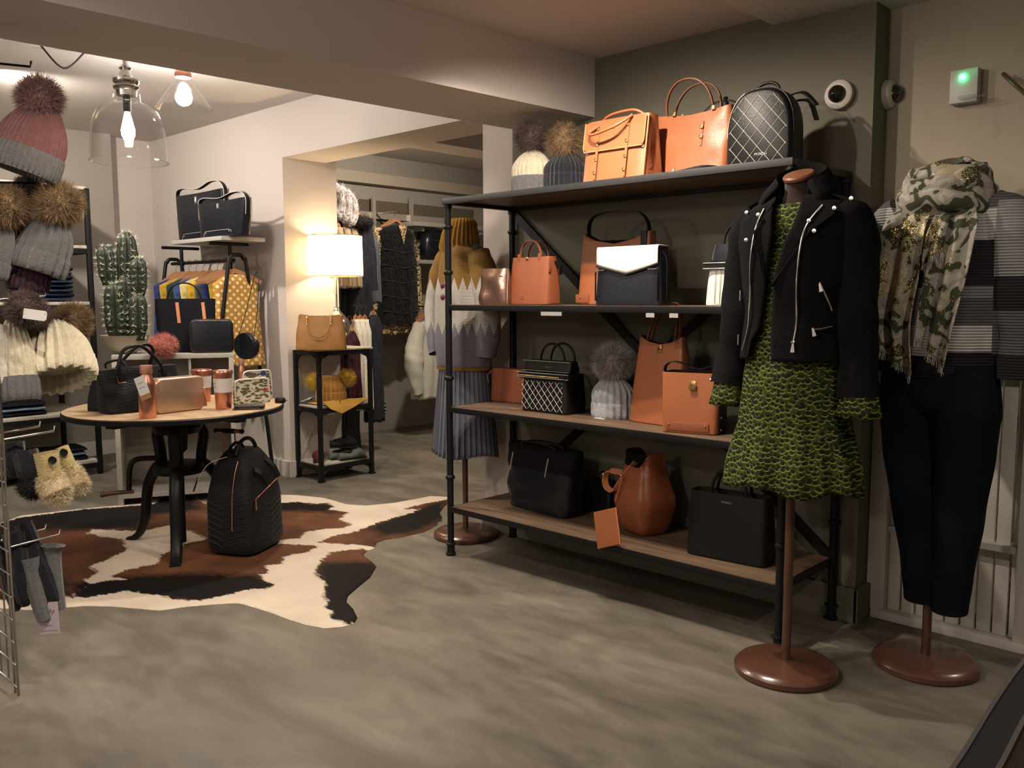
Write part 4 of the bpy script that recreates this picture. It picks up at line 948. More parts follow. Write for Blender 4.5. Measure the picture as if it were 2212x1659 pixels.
# ---- third mannequin, at the left end of the shelf
MD = V((-.197, .289, 0))
mannequin('mannequin', 'mannequin on round brown stand wearing the mustard jumper, behind the left shelf post', MD, 1.60, M['cap_dark'], 0, .174)
def zigzag_mat():
    m = bpy.data.materials.new('mustard_white_grey_zigzag_knit'); m.use_nodes = True; N, L = nt(m); b = N['Principled BSDF']; b.inputs['Roughness'].default_value = .95
    tc = N.new('ShaderNodeTexCoord'); sx = N.new('ShaderNodeSeparateXYZ'); L.new(tc.outputs['Object'], sx.inputs[0])
    xy = N.new('ShaderNodeMath'); xy.operation = 'ADD'; L.new(sx.outputs['X'], xy.inputs[0]); L.new(sx.outputs['Y'], xy.inputs[1])
    pp = N.new('ShaderNodeMath'); pp.operation = 'PINGPONG'; pp.inputs[1].default_value = .032; L.new(xy.outputs[0], pp.inputs[0]); ml = N.new('ShaderNodeMath'); ml.operation = 'MULTIPLY_ADD'; ml.inputs[1].default_value = 2.2; L.new(pp.outputs[0], ml.inputs[0]); L.new(sx.outputs['Z'], ml.inputs[2])
    mr = N.new('ShaderNodeMapRange'); mr.inputs['From Min'].default_value = .9; mr.inputs['From Max'].default_value = 1.8; L.new(ml.outputs[0], mr.inputs['Value'])
    r = ramp(N, [(0, (.16, .155, .185)), ((1.17-.9)/.9, (.38, .36, .33)), ((1.40-.9)/.9, (.19, .10, .018))], True); L.new(mr.outputs[0], r.inputs[0])
    c = N.new('ShaderNodeTexChecker'); c.inputs['Scale'].default_value = 130; L.new(tc.outputs['Object'], c.inputs['Vector']); c.inputs[1].default_value = (1, 1, 1, 1); c.inputs[2].default_value = (.72, .72, .72, 1)
    mx = N.new('ShaderNodeMix'); mx.data_type = 'RGBA'; mx.blend_type = 'MULTIPLY'; mx.inputs[0].default_value = .8; L.new(r.outputs[0], mx.inputs[6]); L.new(c.outputs[0], mx.inputs[7]); L.new(mx.outputs[2], b.inputs['Base Color'])
    bp = N.new('ShaderNodeBump'); bp.inputs['Strength'].default_value = .6; bp.inputs['Distance'].default_value = .003; L.new(c.outputs[1], bp.inputs['Height']); L.new(bp.outputs[0], b.inputs['Normal']); return m
def mustard_jumper():
    t = thing('roll_neck_jumper', 'mustard roll-neck jumper fading by zigzags into white and grey, behind the left shelf post', 'jumper', MD); m = zigzag_mat()
    T = [(.925, .165, .12), (.96, .17, .125), (1.1, .18, .13), (1.3, .175, .125), (1.45, .15, .11), (1.53, .13, .10), (1.58, .085, .075)]
    secs = [s[:-1] for s in cloth_shell(T, 0, 2*PI, 80, 40, .03, 5, None, .4)]; bm = bmesh.new(); add_loft(bm, secs, True, False, False)
    o = fbm('body', bm, m, t, auto=80); md = o.modifiers.new('s', 'SOLIDIFY'); md.thickness = .005
    mk = mat('mustard_rib_knit', (.22, .115, .02), .95, bump=.5, bscale=200)
    secs = []
    for z, r, dx in ((1.55, .066, 0), (1.60, .058, 0), (1.68, .056, 0), (1.712, .060, -.004), (1.70, .074, -.012), (1.64, .090, -.025), (1.58, .100, -.032), (1.535, .096, -.024)):
        secs.append([V((dx*(1+.6*math.cos(a+PI))+r*(1+.05*math.cos(26*a))*math.cos(a), r*.9*(1+.05*math.cos(26*a))*math.sin(a), z+(.018*math.cos(a) if r > .09 else 0))) for a in [2*PI*j/156 for j in range(156)]])
    loft('roll_collar', secs, mk, t, cap0=False, cap1=False, auto=80)
    sleeve('sleeve', [(-.10, 0, 1.52), (-.155, 0, 1.42), (-.19, -.01, 1.28), (-.185, -.03, 1.12), (-.15, -.05, 1.0)], [(0, .075), (.3, .085), (.7, .07), (1, .055)], m, t, 28, .05)
    sleeve('sleeve', [(.10, 0, 1.52), (.145, 0, 1.42), (.17, -.0, 1.28), (.175, .0, 1.12), (.165, -.01, .99)], [(0, .075), (.3, .085), (.7, .075), (1, .06)], m, t, 28, .05)
    secs = [s[:-1] for s in cloth_shell([(.918, .167, .121), (.932, .169, .123)], 0, 2*PI, 60, 2)]; bm = bmesh.new(); add_loft(bm, secs, True, False, False); o = fbm('hem_trim', bm, mk, t); md = o.modifiers.new('s', 'SOLIDIFY'); md.thickness = .004; md.offset = 1
    for z in (1.52-.16, 1.30): sphere('red_flower_brooch', (.0, -.150, z), .016, mat('dark_red_petals', (.12, .015, .025), .5), t, (1, .5, 1))
mustard_jumper()
def pleated():
    t = thing('pleated_skirt', 'slate blue pleated midi skirt below the mustard jumper', 'skirt', MD); m = mat('slate_blue_satin', (.075, .082, .115), .5, sheen=.2)
    n = 36*6; secs = []
    for i in range(24):
        k = i/23; z = .95-.49*k; rx = .15+.048*k; ry = .115+.04*k; s = []
        for j in range(n):
            a = 2*PI*j/n; u = (j % 6)/6; q = 1+(.05+.05*k)*(u-.5 if u < .84 else -.5)+.02*k*math.sin(5*a); s.append(V((rx*q*math.cos(a), ry*q*math.sin(a), z+.012*k*math.cos(a*3+1))))
        secs.append(s)
    bm = bmesh.new(); add_loft(bm, secs, True, False, False); o = fbm('pleats', bm, m, t, auto=25); md = o.modifiers.new('s', 'SOLIDIFY'); md.thickness = .002
pleated()
# ================================================================ RUG, TABLE AND WHAT STANDS ON IT
import numpy as np
def thin_glass(name, tint=(1, 1, 1), gl=.10):
    m = bpy.data.materials.new(name); m.use_nodes = True; N, L = nt(m); N.remove(N['Principled BSDF'])
    t = N.new('ShaderNodeBsdfTransparent'); t.inputs[0].default_value = (*tint, 1); g = N.new('ShaderNodeBsdfGlossy'); g.inputs['Roughness'].default_value = .03
    f = N.new('ShaderNodeLayerWeight'); f.inputs[0].default_value = .35; mm = N.new('ShaderNodeMath'); mm.operation = 'MULTIPLY_ADD'; mm.inputs[1].default_value = .85; mm.inputs[2].default_value = gl; L.new(f.outputs['Facing'], mm.inputs[0])
    pw = N.new('ShaderNodeMath'); pw.operation = 'POWER'; pw.inputs[1].default_value = 2.; L.new(mm.outputs[0], pw.inputs[0])
    mx = N.new('ShaderNodeMixShader'); L.new(pw.outputs[0], mx.inputs[0]); L.new(t.outputs[0], mx.inputs[1]); L.new(g.outputs[0], mx.inputs[2]); L.new(mx.outputs[0], N['Material Output'].inputs[0]); return m
M['glass'] = thin_glass('clear_glass')
def rug():
    F = lambda L_: np.array([P(x, y, z=.006)[:2] for x, y in L_])
    out = F([(45,1112),(130,1103),(180,1098),(240,1092),(300,1086),(325,1076),(345,1066),(380,1063),(412,1067),(443,1086),(500,1084),(540,1077),(585,1067),(640,1068),(700,1074),(750,1088),(790,1091),(850,1085),(900,1076),(930,1070),(968,1072),(980,1078),(960,1092),(950,1106),(957,1120),(945,1133),(915,1148),(870,1158),(830,1164),(813,1171),(811,1182),(790,1190),(784,1198),(803,1211),(813,1222),(800,1245),(775,1265),(752,1285),(748,1298),(762,1312),(772,1332),(765,1345),(740,1352),(700,1355),(660,1348),(620,1335),(580,1320),(540,1308),(515,1301),(470,1303),(400,1309),(345,1317),(300,1313),(240,1308),(180,1307),(135,1311),(60,1316),(0,1312),(-60,1270),(-110,1210),(-60,1150)])
    brown = [F(q) for q in (
      [(-90,1215),(-60,1150),(45,1118),(180,1101),(250,1096),(330,1090),(352,1074),(380,1066),(412,1068),(443,1088),(500,1088),(585,1088),(645,1084),(672,1089),(708,1087),(724,1095),(708,1101),(753,1106),(732,1123),(761,1134),(737,1142),(706,1143),(664,1148),(648,1163),(598,1167),(500,1168),(450,1165),(410,1148),(369,1134),(310,1147),(250,1146),(200,1144),(190,1152),(230,1160),(262,1166),(278,1186),(239,1207),(195,1224),(213,1238),(189,1250),(195,1262),(152,1290),(60,1298),(0,1295),(-60,1262)],
      [(189,1262),(228,1255),(272,1252),(239,1244),(272,1231),(338,1219),(352,1198),(410,1172),(450,1164),(577,1174),(651,1177),(687,1179),(664,1193),(614,1203),(609,1218),(577,1222),(577,1238),(559,1240),(572,1256),(593,1262),(577,1273),(546,1272),(493,1285),(441,1297),(390,1297),(325,1284),(271,1277),(228,1284),(184,1291),(152,1291)],
      [(787,1141),(824,1127),(887,1109),(905,1100),(871,1100),(900,1092),(975,1078),(960,1120),(930,1150),(813,1177),(813,1182),(769,1177),(685,1172),(716,1159),(771,1148)],
      [(742,1189),(714,1193),(695,1209),(685,1225),(680,1238),(698,1256),(706,1266),(695,1282),(708,1298),(703,1311),(716,1324),(714,1337),(748,1346),(790,1345),(830,1230),(811,1190),(779,1186)])]
    dark = [F(q) for q in (
      [(-90,1215),(-60,1140),(45,1100),(330,1075),(420,1060),(440,1100),(330,1112),(300,1140),(200,1146),(120,1143),(40,1150)],
      [(150,1300),(150,1262),(250,1246),(420,1238),(560,1240),(600,1262),(577,1285),(440,1305),(300,1290)],
      [(580,1095),(585,1080),(724,1090),(715,1108),(640,1104),(585,1104)], [(120,1250),(0,1250),(0,1300),(180,1300)],
      [(787,1141),(965,1075),(965,1120),(900,1152),(830,1158)], [(680,1215),(820,1212),(800,1360),(690,1350)])]
    def sd(pts, poly):
        n = len(poly); d = np.full(len(pts), 1e9); ins = np.zeros(len(pts), bool); near = np.zeros_like(pts)
        for i in range(n):
            a, b = poly[i], poly[(i+1) % n]; ab = b-a; t = np.clip(((pts-a)@ab)/(ab@ab), 0, 1); q = a+t[:, None]*ab; dd = np.hypot(*(pts-q).T); k = dd < d; d[k] = dd[k]; near[k] = q[k]
            c = (a[1] > pts[:, 1]) != (b[1] > pts[:, 1]); xs = a[0]+(pts[:, 1]-a[1])/(b[1]-a[1]+1e-12)*(b[0]-a[0]); ins ^= c & (pts[:, 0] < xs)
        return np.where(ins, d, -d), near
    h = .014; lo, hi = out.min(0)-h, out.max(0)+h; nx, ny = ((hi-lo)/h).astype(int)+2
    gx, gy = np.meshgrid(lo[0]+np.arange(nx)*h, lo[1]+np.arange(ny)*h); pts = np.stack([gx.ravel(), gy.ravel()], 1)
    so, near = sd(pts, out); B = np.max([sd(pts, p)[0] for p in brown], 0); D = np.max([sd(pts, p)[0] for p in dark], 0)
    outv = so < 0; idx = np.arange(len(pts)).reshape(ny, nx); pp = pts.copy(); pp[outv] = near[outv]
    faces = []
    for j in range(ny-1):
        for i in range(nx-1):
            q = (idx[j, i], idx[j, i+1], idx[j+1, i+1], idx[j+1, i])
            if sum(not outv[k] for k in q) >= 1 and so[list(q)].min() > -h*1.6: faces.append(q)
    used = sorted({k for f in faces for k in f}); mp = {k: i for i, k in enumerate(used)}
    vs = []
    for k in used:
        x, y = pp[k]; e = min(1, max(0, so[k])/.02); vs.append((x, y, .0015+.0055*e+.0025*noise.noise(V((x*4, y*4, 0)))*e))
    me = bpy.data.meshes.new('cowhide_rug'); me.from_pydata(vs, [], [[mp[k] for k in f] for f in faces])
    a = me.attributes.new('brown', 'FLOAT', 'POINT'); a.data.foreach_set('value', np.clip(B[used], -.3, .3).astype(np.float32)); a = me.attributes.new('dark', 'FLOAT', 'POINT'); a.data.foreach_set('value', np.clip(D[used], -.3, .3).astype(np.float32))
    m = bpy.data.materials.new('cowhide_hair'); m.use_nodes = True; N, L = nt(m); b = N['Principled BSDF']; b.inputs['Roughness'].default_value = .75; b.inputs['Specular IOR Level'].default_value = .15
    tc = N.new('ShaderNodeTexCoord'); n1 = N.new('ShaderNodeTexNoise'); n1.inputs['Scale'].default_value = 28; n1.inputs['Detail'].default_value = 5; n1.inputs['Distortion'].default_value = .8
    mpp = N.new('ShaderNodeMapping'); mpp.inputs['Scale'].default_value = (.4, 1.6, 1); mpp.inputs['Rotation'].default_value = (0, 0, .7); L.new(tc.outputs['Object'], mpp.inputs[0]); L.new(mpp.outputs[0], n1.inputs['Vector'])
    def fld(nm, amp, w):
        at = N.new('ShaderNodeAttribute'); at.attribute_name = nm; s = N.new('ShaderNodeMath'); s.operation = 'SUBTRACT'; L.new(n1.outputs[0], s.inputs[0]); s.inputs[1].default_value = .5
        q = N.new('ShaderNodeMath'); q.operation = 'MULTIPLY_ADD'; L.new(s.outputs[0], q.inputs[0]); q.inputs[1].default_value = amp; L.new(at.outputs['Fac'], q.inputs[2])
        r = N.new('ShaderNodeMapRange'); r.inputs['From Min'].default_value = -w; r.inputs['From Max'].default_value = w; L.new(q.outputs[0], r.inputs['Value']); return r.outputs[0]
    n2 = N.new('ShaderNodeTexNoise'); n2.inputs['Scale'].default_value = 3; n2.inputs['Detail'].default_value = 5; L.new(tc.outputs['Object'], n2.inputs['Vector'])
    br = ramp(N, [(.35, (.062, .026, .015)), (.65, (.15, .062, .030))]); L.new(n2.outputs[0], br.inputs[0]); wh = ramp(N, [(.3, (.50, .42, .34)), (.7, (.62, .54, .45))]); L.new(n2.outputs[0], wh.inputs[0])
    m1 = N.new('ShaderNodeMix'); m1.data_type = 'RGBA'; L.new(fld('dark', .12, .05), m1.inputs[0]); L.new(br.outputs[0], m1.inputs[6]); m1.inputs[7].default_value = (.007, .005, .005, 1)
    m2 = N.new('ShaderNodeMix'); m2.data_type = 'RGBA'; L.new(fld('brown', .075, .008), m2.inputs[0]); L.new(wh.outputs[0], m2.inputs[6]); L.new(m1.outputs[2], m2.inputs[7]); L.new(m2.outputs[2], b.inputs['Base Color'])
    n3 = N.new('ShaderNodeTexNoise'); n3.inputs['Scale'].default_value = 150; mp3 = N.new('ShaderNodeMapping'); mp3.inputs['Scale'].default_value = (.25, 1.5, 1); mp3.inputs['Rotation'].default_value = (0, 0, .5); L.new(tc.outputs['Object'], mp3.inputs[0]); L.new(mp3.outputs[0], n3.inputs['Vector'])
    bp = N.new('ShaderNodeBump'); bp.inputs['Strength'].default_value = .35; bp.inputs['Distance'].default_value = .004; L.new(n3.outputs[0], bp.inputs['Height']); L.new(bp.outputs[0], b.inputs['Normal'])
    o = link('cowhide_rug', me, m, None, True); tag(o, 'brown, black and white cowhide rug lying under the round table', 'rug')
    md = o.modifiers.new('s', 'SOLIDIFY'); md.thickness = .0015
rug()

TC, TZ, TR = V((-1.13, -.87, 0)), .745, .535
M['table_wood'] = wood_mat('pale_table_wood', (.33, .22, .12), (.47, .33, .20), (3, 14, 3))
def table():
    t = thing('round_table', 'round wooden table with black crank pedestal of three curved legs, standing on the cowhide', 'table', TC)
    bm = bmesh.new(); add_lathe(bm, [(0, TZ-.012), (TR-.012, TZ-.012), (TR-.006, TZ-.004), (TR-.006, TZ), (0, TZ)], n=72); fbm('table_top', bm, M['table_wood'], t, auto=40)
    lathe('rim', [(TR-.03, TZ-.028), (TR-.004, TZ-.028), (TR, TZ-.022), (TR, TZ-.006), (TR-.006, TZ-.002), (TR-.006, TZ-.012), (TR-.03, TZ-.012)], M['black_metal'], t, n=72, cap=False)
    bk = M['black_metal']
    bm = bmesh.new()
    for a in (.35, .35+PI/2): 
        d = V((math.cos(a), math.sin(a), 0)); add_ribbon(bm, [d*-.42+V((0, 0, TZ-.045)), d*.42+V((0, 0, TZ-.045))], .06, .03, (-d.y, d.x, 0))
    fbm('top_bracket', bm, bk, t)
    lathe('collar', [(.05, .60), (.11, .61), (.125, .64), (.11, .70), (.05, .705)], bk, t, n=32)
    lathe('screw_column', [(0, .03), (.022, .03), (.024, .5), (.045, .52), (.05, .60), (.05, TZ-.04), (0, TZ-.04)], bk, t, n=20)
    for k, a in enumerate((-.54, -2.78, 1.48)):
        d = V((math.cos(a), math.sin(a), 0)); s = V((-d.y, d.x, 0)); pr = spl([(.09, .66), (.135, .60), (.14, .52), (.13, .46), (.16, .42), (.20, .36), (.225, .27), (.24, .17), (.27, .08), (.325, .015), (.36, .004)], 5)
        pr = spl([V((x, 0, z)) for x, z in [(.09, .66), (.135, .60), (.125, .52), (.12, .45), (.165, .40), (.215, .32), (.235, .22), (.25, .13), (.29, .05), (.345, .012), (.37, .010)]], 4)
        n = len(pr); secs = []
        for i, p in enumerate(pr):
            u = i/(n-1); w = .036-.010*u; th = .026 if u < .35 else .030+(.012-.030)*(u-.35)/.65
            q = pr[min(i+1, n-1)]-pr[max(i-1, 0)]; q.normalize(); nn = V((-q.z, 0, q.x)); c = d*p.x+V((0, 0, p.z)); N3 = d*nn.x+V((0, 0, nn.z))
            secs.append([c+(s*math.cos(b)*w+N3*math.sin(b)*th) for b in [2*PI*j/12 for j in range(12)]])
        loft('leg', secs, bk, t, auto=60)
    lathe('gear_ring', [(.03, .40), (.12, .40), (.13, .42), (.12, .45), (.03, .46)], bk, t, n=32)
    # crank
    c = V((-.16, -.10, .0)); tube('crank_arm', spl([(-.10, -.06, .47), (-.20, -.13, .46), (-.22, -.16, .42), (-.225, -.17, .30)]), .014, bk, t)
    bm = bmesh.new(); add_tube(bm, [(-.21, -.15, .29), (-.26, -.24, .29), (-.29, -.29, .285)], [.010, .013, .016], 12); fbm('crank_handle', bm, M['stand'], t, auto=50)
    lathe('side_gear', [(0, -.02), (.05, -.02), (.055, 0), (.05, .02), (0, .02)], bk, t, (-.06, .12, .40), 20)
table()
T = TZ
# puffy black holdall with two round handles
M['nylon'] = mat('black_quilted_nylon', (.008, .008, .010), .6, spec=.2, bump=.8, bscale=35, sheen=.05, stretch=(1, 1, 4))
def holdall():
    c, w, r = place(226, 899, 395, 880, T); c = c+V((.0, .02, 0)); h = hz(c, 300, 792)
    t = thing('holdall', 'black quilted nylon holdall with two crossed round handles, left half of the round table', 'bag', c, r)
    d = .17; bag_body('body', w*.92, h, d, M['nylon'], t, opening=False, wt=1.08, dt=.35, p=3.6, bulge=.12, slump=.016, seed=7, nz=18)
    tube('handle', spl([(-w*.30, .02, h*.74), (-w*.34, .01, h*1.05), (-w*.26, .02, h*1.42), (-w*.06, .02, h*1.50), (w*.10, .03, h*1.30), (w*.20, .02, h*1.05), (w*.24, .02, h*.80)]), .0085, M['black_leather'], t, 10)
    tube('handle', spl([(-w*.28, .12, h*.80), (-w*.20, .12, h*1.05), (w*.0, .11, h*1.42), (w*.16, .11, h*1.50), (w*.24, .11, h*1.35), (w*.20, .12, h*1.0), (w*.22, .12, h*.8)]), .0085, M['black_leather'], t, 10)
    for sx in (-.30, .24):
        y = .045; box('handle_tab', w*sx-.022, w*sx+.022, y-.022, y-.012, h*.70, h*.92, M['black_leather'], t, .003)
        tube('gold_trim', [(w*sx-.023, y-.024, h*.86), (w*sx-.016, y-.024, h*.70), (w*sx+.022, y-.024, h*.70)], .0018, M['gold'], t, 5)
holdall()
def back_bag():
    c, w, r = place(150, 893, 245, 893, T); h = hz(c, 220, 815); t = thing('handbag', 'flat black fabric bag with hanging white tag at the left edge of the round table', 'bag', c+V((-.01, .07, 0)), r-.15)
    bag_body('body', w*1.15, h*1.1, .10, M['nylon'], t, opening=False, wt=.7, dt=.3, p=3, bulge=.1, slump=.012, seed=12)
    bm = bmesh.new(); add_ribbon(bm, [(w*.40, -.012, h*1.12), (w*.35, -.02, h*.70)], .022, .001, (1, 0, 0)); fbm('swing_tag', bm, M['paper'], t)
    tube('strap', spl([(w*.0, .05, h*1.0), (-w*.1, .05, h*1.25), (w*.3, .05, h*1.35), (w*.5, .04, h*1.05)]), .006, M['nylon'], t, 8)
back_bag()
M['copper'] = mat('brushed_copper', (.72, .33, .24), .28, .95, bump=.05, bscale=300)
def bottle(name, label, c, h, r):
    t = thing(name, label, 'bottle', c)
    lathe('body', [(0, 0), (r*.95, 0), (r, .006), (r, h*.62), (r*.92, h*.70), (r*.66, h*.80), (r*.62, h*.84), (0, h*.84)], M['copper'], t, n=32)
    lathe('cap', [(0, h*.845), (r*.72, h*.845), (r*.74, h*.99), (r*.70, h), (0, h)], mat('matte_rose_copper', (.42, .20, .16), .5, .6), t, n=28); return t
c = P(306, 904, z=T); c += V((-.0, .03, 0)); h = hz(c, 290, 786); t = bottle('drinks_bottle', 'tall copper drinks bottle with white swing tag at the front of the round table', c, h, .0385)
bm = bmesh.new(); bx(bm, -.028, .028, -.0008, .0008, -.085, 0, 0); bx(bm, -.028, .028, -.0009, .0009, -.108, -.086, 1); tg = fbm('swing_tag', bm, [M['paper'], mat('kraft_card', (.36, .2, .1), .8)], t); tg.location = (.030, -.048, h*.80); tg.rotation_euler = (.0, -.36, .5)
def scribble(name, parent, w, h, n, m, loc, rot=(0, 0, 0), r=.0006):
    bm = bmesh.new(); pts = [V((-w/2+w*i/(n*8), 0, h/2*math.sin(i*1.9)*(.6+.4*math.sin(i*.7)))) for i in range(n*8)]; add_tube(bm, pts, r, 4)
    o = fbm(name, bm, m, parent); o.location = loc; o.rotation_euler = rot; return o
scribble('handwriting', tg, .03, .010, 2, M['ink'], (0, -.0015, -.030)); scribble('handwriting', tg, .034, .010, 2, M['ink'], (0, -.0015, -.052))
def rounded_box_bag(name, label, c, rz, w, h, d, m, cat='bag', rr=.03):
    t = thing(name, label, cat, c, rz); secs = []
    def rr_(s, dz=0):
        o = []
        for q, (sx, sz) in enumerate(((1, -1), (1, 1), (-1, 1), (-1, -1))):
            for j in range(7):
                a = -PI/2+q*PI/2+(PI/2)*j/6; o.append((sx*(w/2-rr)+math.cos(a)*rr*s-(0 if s == 1 else 0)*sx, h/2+sz*(h/2-rr)+math.sin(a)*rr*s))
        return o
    for y, s, k in ((0, .75, .975), (.003, .92, .992), (.010, 1, 1), (d-.010, 1, 1), (d-.003, .92, .992), (d, .75, .975)):
        secs.append([V((x*k, y, h/2+(z-h/2)*k)) for x, z in rr_(s)])
    loft('body', secs, m, t, auto=60); pts = [V((x*1.0, d*.30, h/2+(z-h/2)*1.0)) for x, z in rr_(1)]
    tube('zip', pts[3:-3], .0025, M['copper'], t, 6); return t
c, w, r = place(342, 896, 441, 884, T); h = hz(c, 390, 815)
M['rose_gold'] = mat('rose_gold_leather', (.60, .44, .34), .36, .85, bump=.12, bscale=200)
t = rounded_box_bag('camera_bag', 'rose gold metallic boxy zipped bag on the round table beside the copper bottle', c, r, w*1.05, h, .085, M['rose_gold'])
tube('zip_pull', [(-w*.53, .02, h*.72), (-w*.545, .01, h*.50)], .003, M['copper'], t, 6)
tube('tassel', [(w*.54, .02, h*.6), (w*.56, .015, h*.30), (w*.56, .012, h*.08)], [.003, .007, .010], M['copper'], t, 8)
lathe('ring', [(.008, -.002), (.011, 0), (.008, .002)], M['silver'], t, (w*.55, .02, h*.64), 12)
def cup(label, px0, px1, yb, yt, lid=False, sleeve_=True):
    c = P((px0+px1)/2, yb, z=T); c.y += .03; h = hz(c, (px0+px1)/2, yt); R = (px1-px0)/2*(c-CAM).dot(CF)/FPX*.95
    t = thing('travel_cup', label, 'cup', c, 0, None)
    lathe('body', [(0, 0), (R*.80, 0), (R*.82, .005), (R*.98, h*.90), (R*1.04, h*.91), (R*1.06, h*.97), (R*.98, h), (R*.90, h*.985), (0, h*.97)], M['copper'], t, n=32)
    lathe('paper_sleeve', [(R*.885, h*.44), (R*.965, h*.80), (R*.985, h*.80), (R*.905, h*.44)], M['paper'], t, n=32, cap=False); return t, R, h
t, R, h = cup('copper travel cup with white paper sleeve beside the rose gold bag, nearer of two', 450, 493, 884, 799)
for k in range(2): scribble('handwriting', t, .035, .008, 2, M['ink'], (0, -R*.97-.001, h*(.68-.1*k)))
cup('copper travel cup with white paper sleeve behind the rose gold bag, farther of two', 404, 448, 868, 797)
c = P(517, 850, z=T); bottle('drinks_bottle', 'matte copper bottle standing behind the floral pouches on the round table', c+V((0, .02, 0)), hz(c, 517, 777), .022)
def floral_mat():
    m = bpy.data.materials.new('floral_vine_print'); m.use_nodes = True; N, L = nt(m); b = N['Principled BSDF']; b.inputs['Roughness'].default_value = .45
    tc = N.new('ShaderNodeTexCoord'); prev = None; col = (.60, .57, .50, 1); last = None
    for sc, th, c, off in ((17, .27, (.10, .10, .045, 1), 0), (11, .22, (.16, .10, .06, 1), 3), (9, .20, (.06, .06, .25, 1), 7), (10, .13, (.40, .05, .04, 1), 11)):
        mp = N.new('ShaderNodeMapping'); mp.inputs['Location'].default_value = (off, off, 0); mp.inputs['Scale'].default_value = (1, 1, 2.4) if off == 0 else (1, 1, 1.3); mp.inputs['Rotation'].default_value = (0, off*.3+.5, 0); L.new(tc.outputs['Object'], mp.inputs[0])
        v = N.new('ShaderNodeTexVoronoi'); v.inputs['Scale'].default_value = sc*(2.2 if off == 0 else 1); L.new(mp.outputs[0], v.inputs['Vector']); lt = N.new('ShaderNodeMath'); lt.operation = 'LESS_THAN'; lt.inputs[1].default_value = th*(1.9 if off == 0 else 1.1); L.new(v.outputs['Distance'], lt.inputs[0])
        mx = N.new('ShaderNodeMix'); mx.data_type = 'RGBA'; L.new(lt.outputs[0], mx.inputs[0]); mx.inputs[7].default_value = c
        if last: L.new(last, mx.inputs[6])
        else: mx.inputs[6].default_value = col
        last = mx.outputs[2]
    L.new(last, b.inputs['Base Color']); return m
M['floral'] = floral_mat()
c, w, r = place(509, 876, 586, 868, T); h = hz(c, 550, 820)
def pouch(label, c, w, h, r):
    t = thing('floral_pouch', label, 'pouch', c, r, None); bag_body('body', w, h, .035, M['floral'], t, opening=False, wt=.93, dt=.4, p=5, bulge=.08)
    tube('white_piping', spl([(-w*.47, .009, .02), (-w*.47, .011, h*.75), (-w*.40, .012, h*.99), (0, .012, h*1.01), (w*.40, .012, h*.99), (w*.47, .011, h*.75), (w*.47, .009, .02)]), .0045, M['white_leather'], t, 8)
pouch('white floral-print pouch leaning at the right edge of the round table, front one', c, w, h, r)
pouch('white floral-print pouch half hidden behind the other floral pouch', c+V((-.10, .09, 0)), w*.85, h*1.25, r)
def wallet():
    c, w, r = place(504, 886, 566, 886, T); t = thing('wallet', 'dark grey folded leather wallet lying at the right edge of the round table', 'wallet', c, r+.25); m = mat('grey_wallet_leather', (.035, .033, .033), .5, bump=.15)
    box('lower_flap', -w*.5, w*.55, 0, .09, 0, .008, m, t, .003); box('upper_flap', -w*.45, w*.55, .004, .09, .013, .021, m, t, .003); box('spine', -w*.5, w*.55, .086, .096, 0, .021, m, t, .003); box('card', -w*.3, w*.4, .006, .08, .009, .012, M['stand'], t)
wallet()
c = P(599, 872, z=T); t = thing('round_mirror_case', 'small black round case on the right rim of the round table', 'case', c+V((-.02, .03, 0)))
lathe('case', [(0, 0), (.024, 0), (.028, .006), (.028, .02), (.022, .028), (0, .030)], M['black_leather'], t, n=24); tube('hinge', [(-.02, .028, .012), (.02, .028, .012)], .003, M['silver'], t, 6)

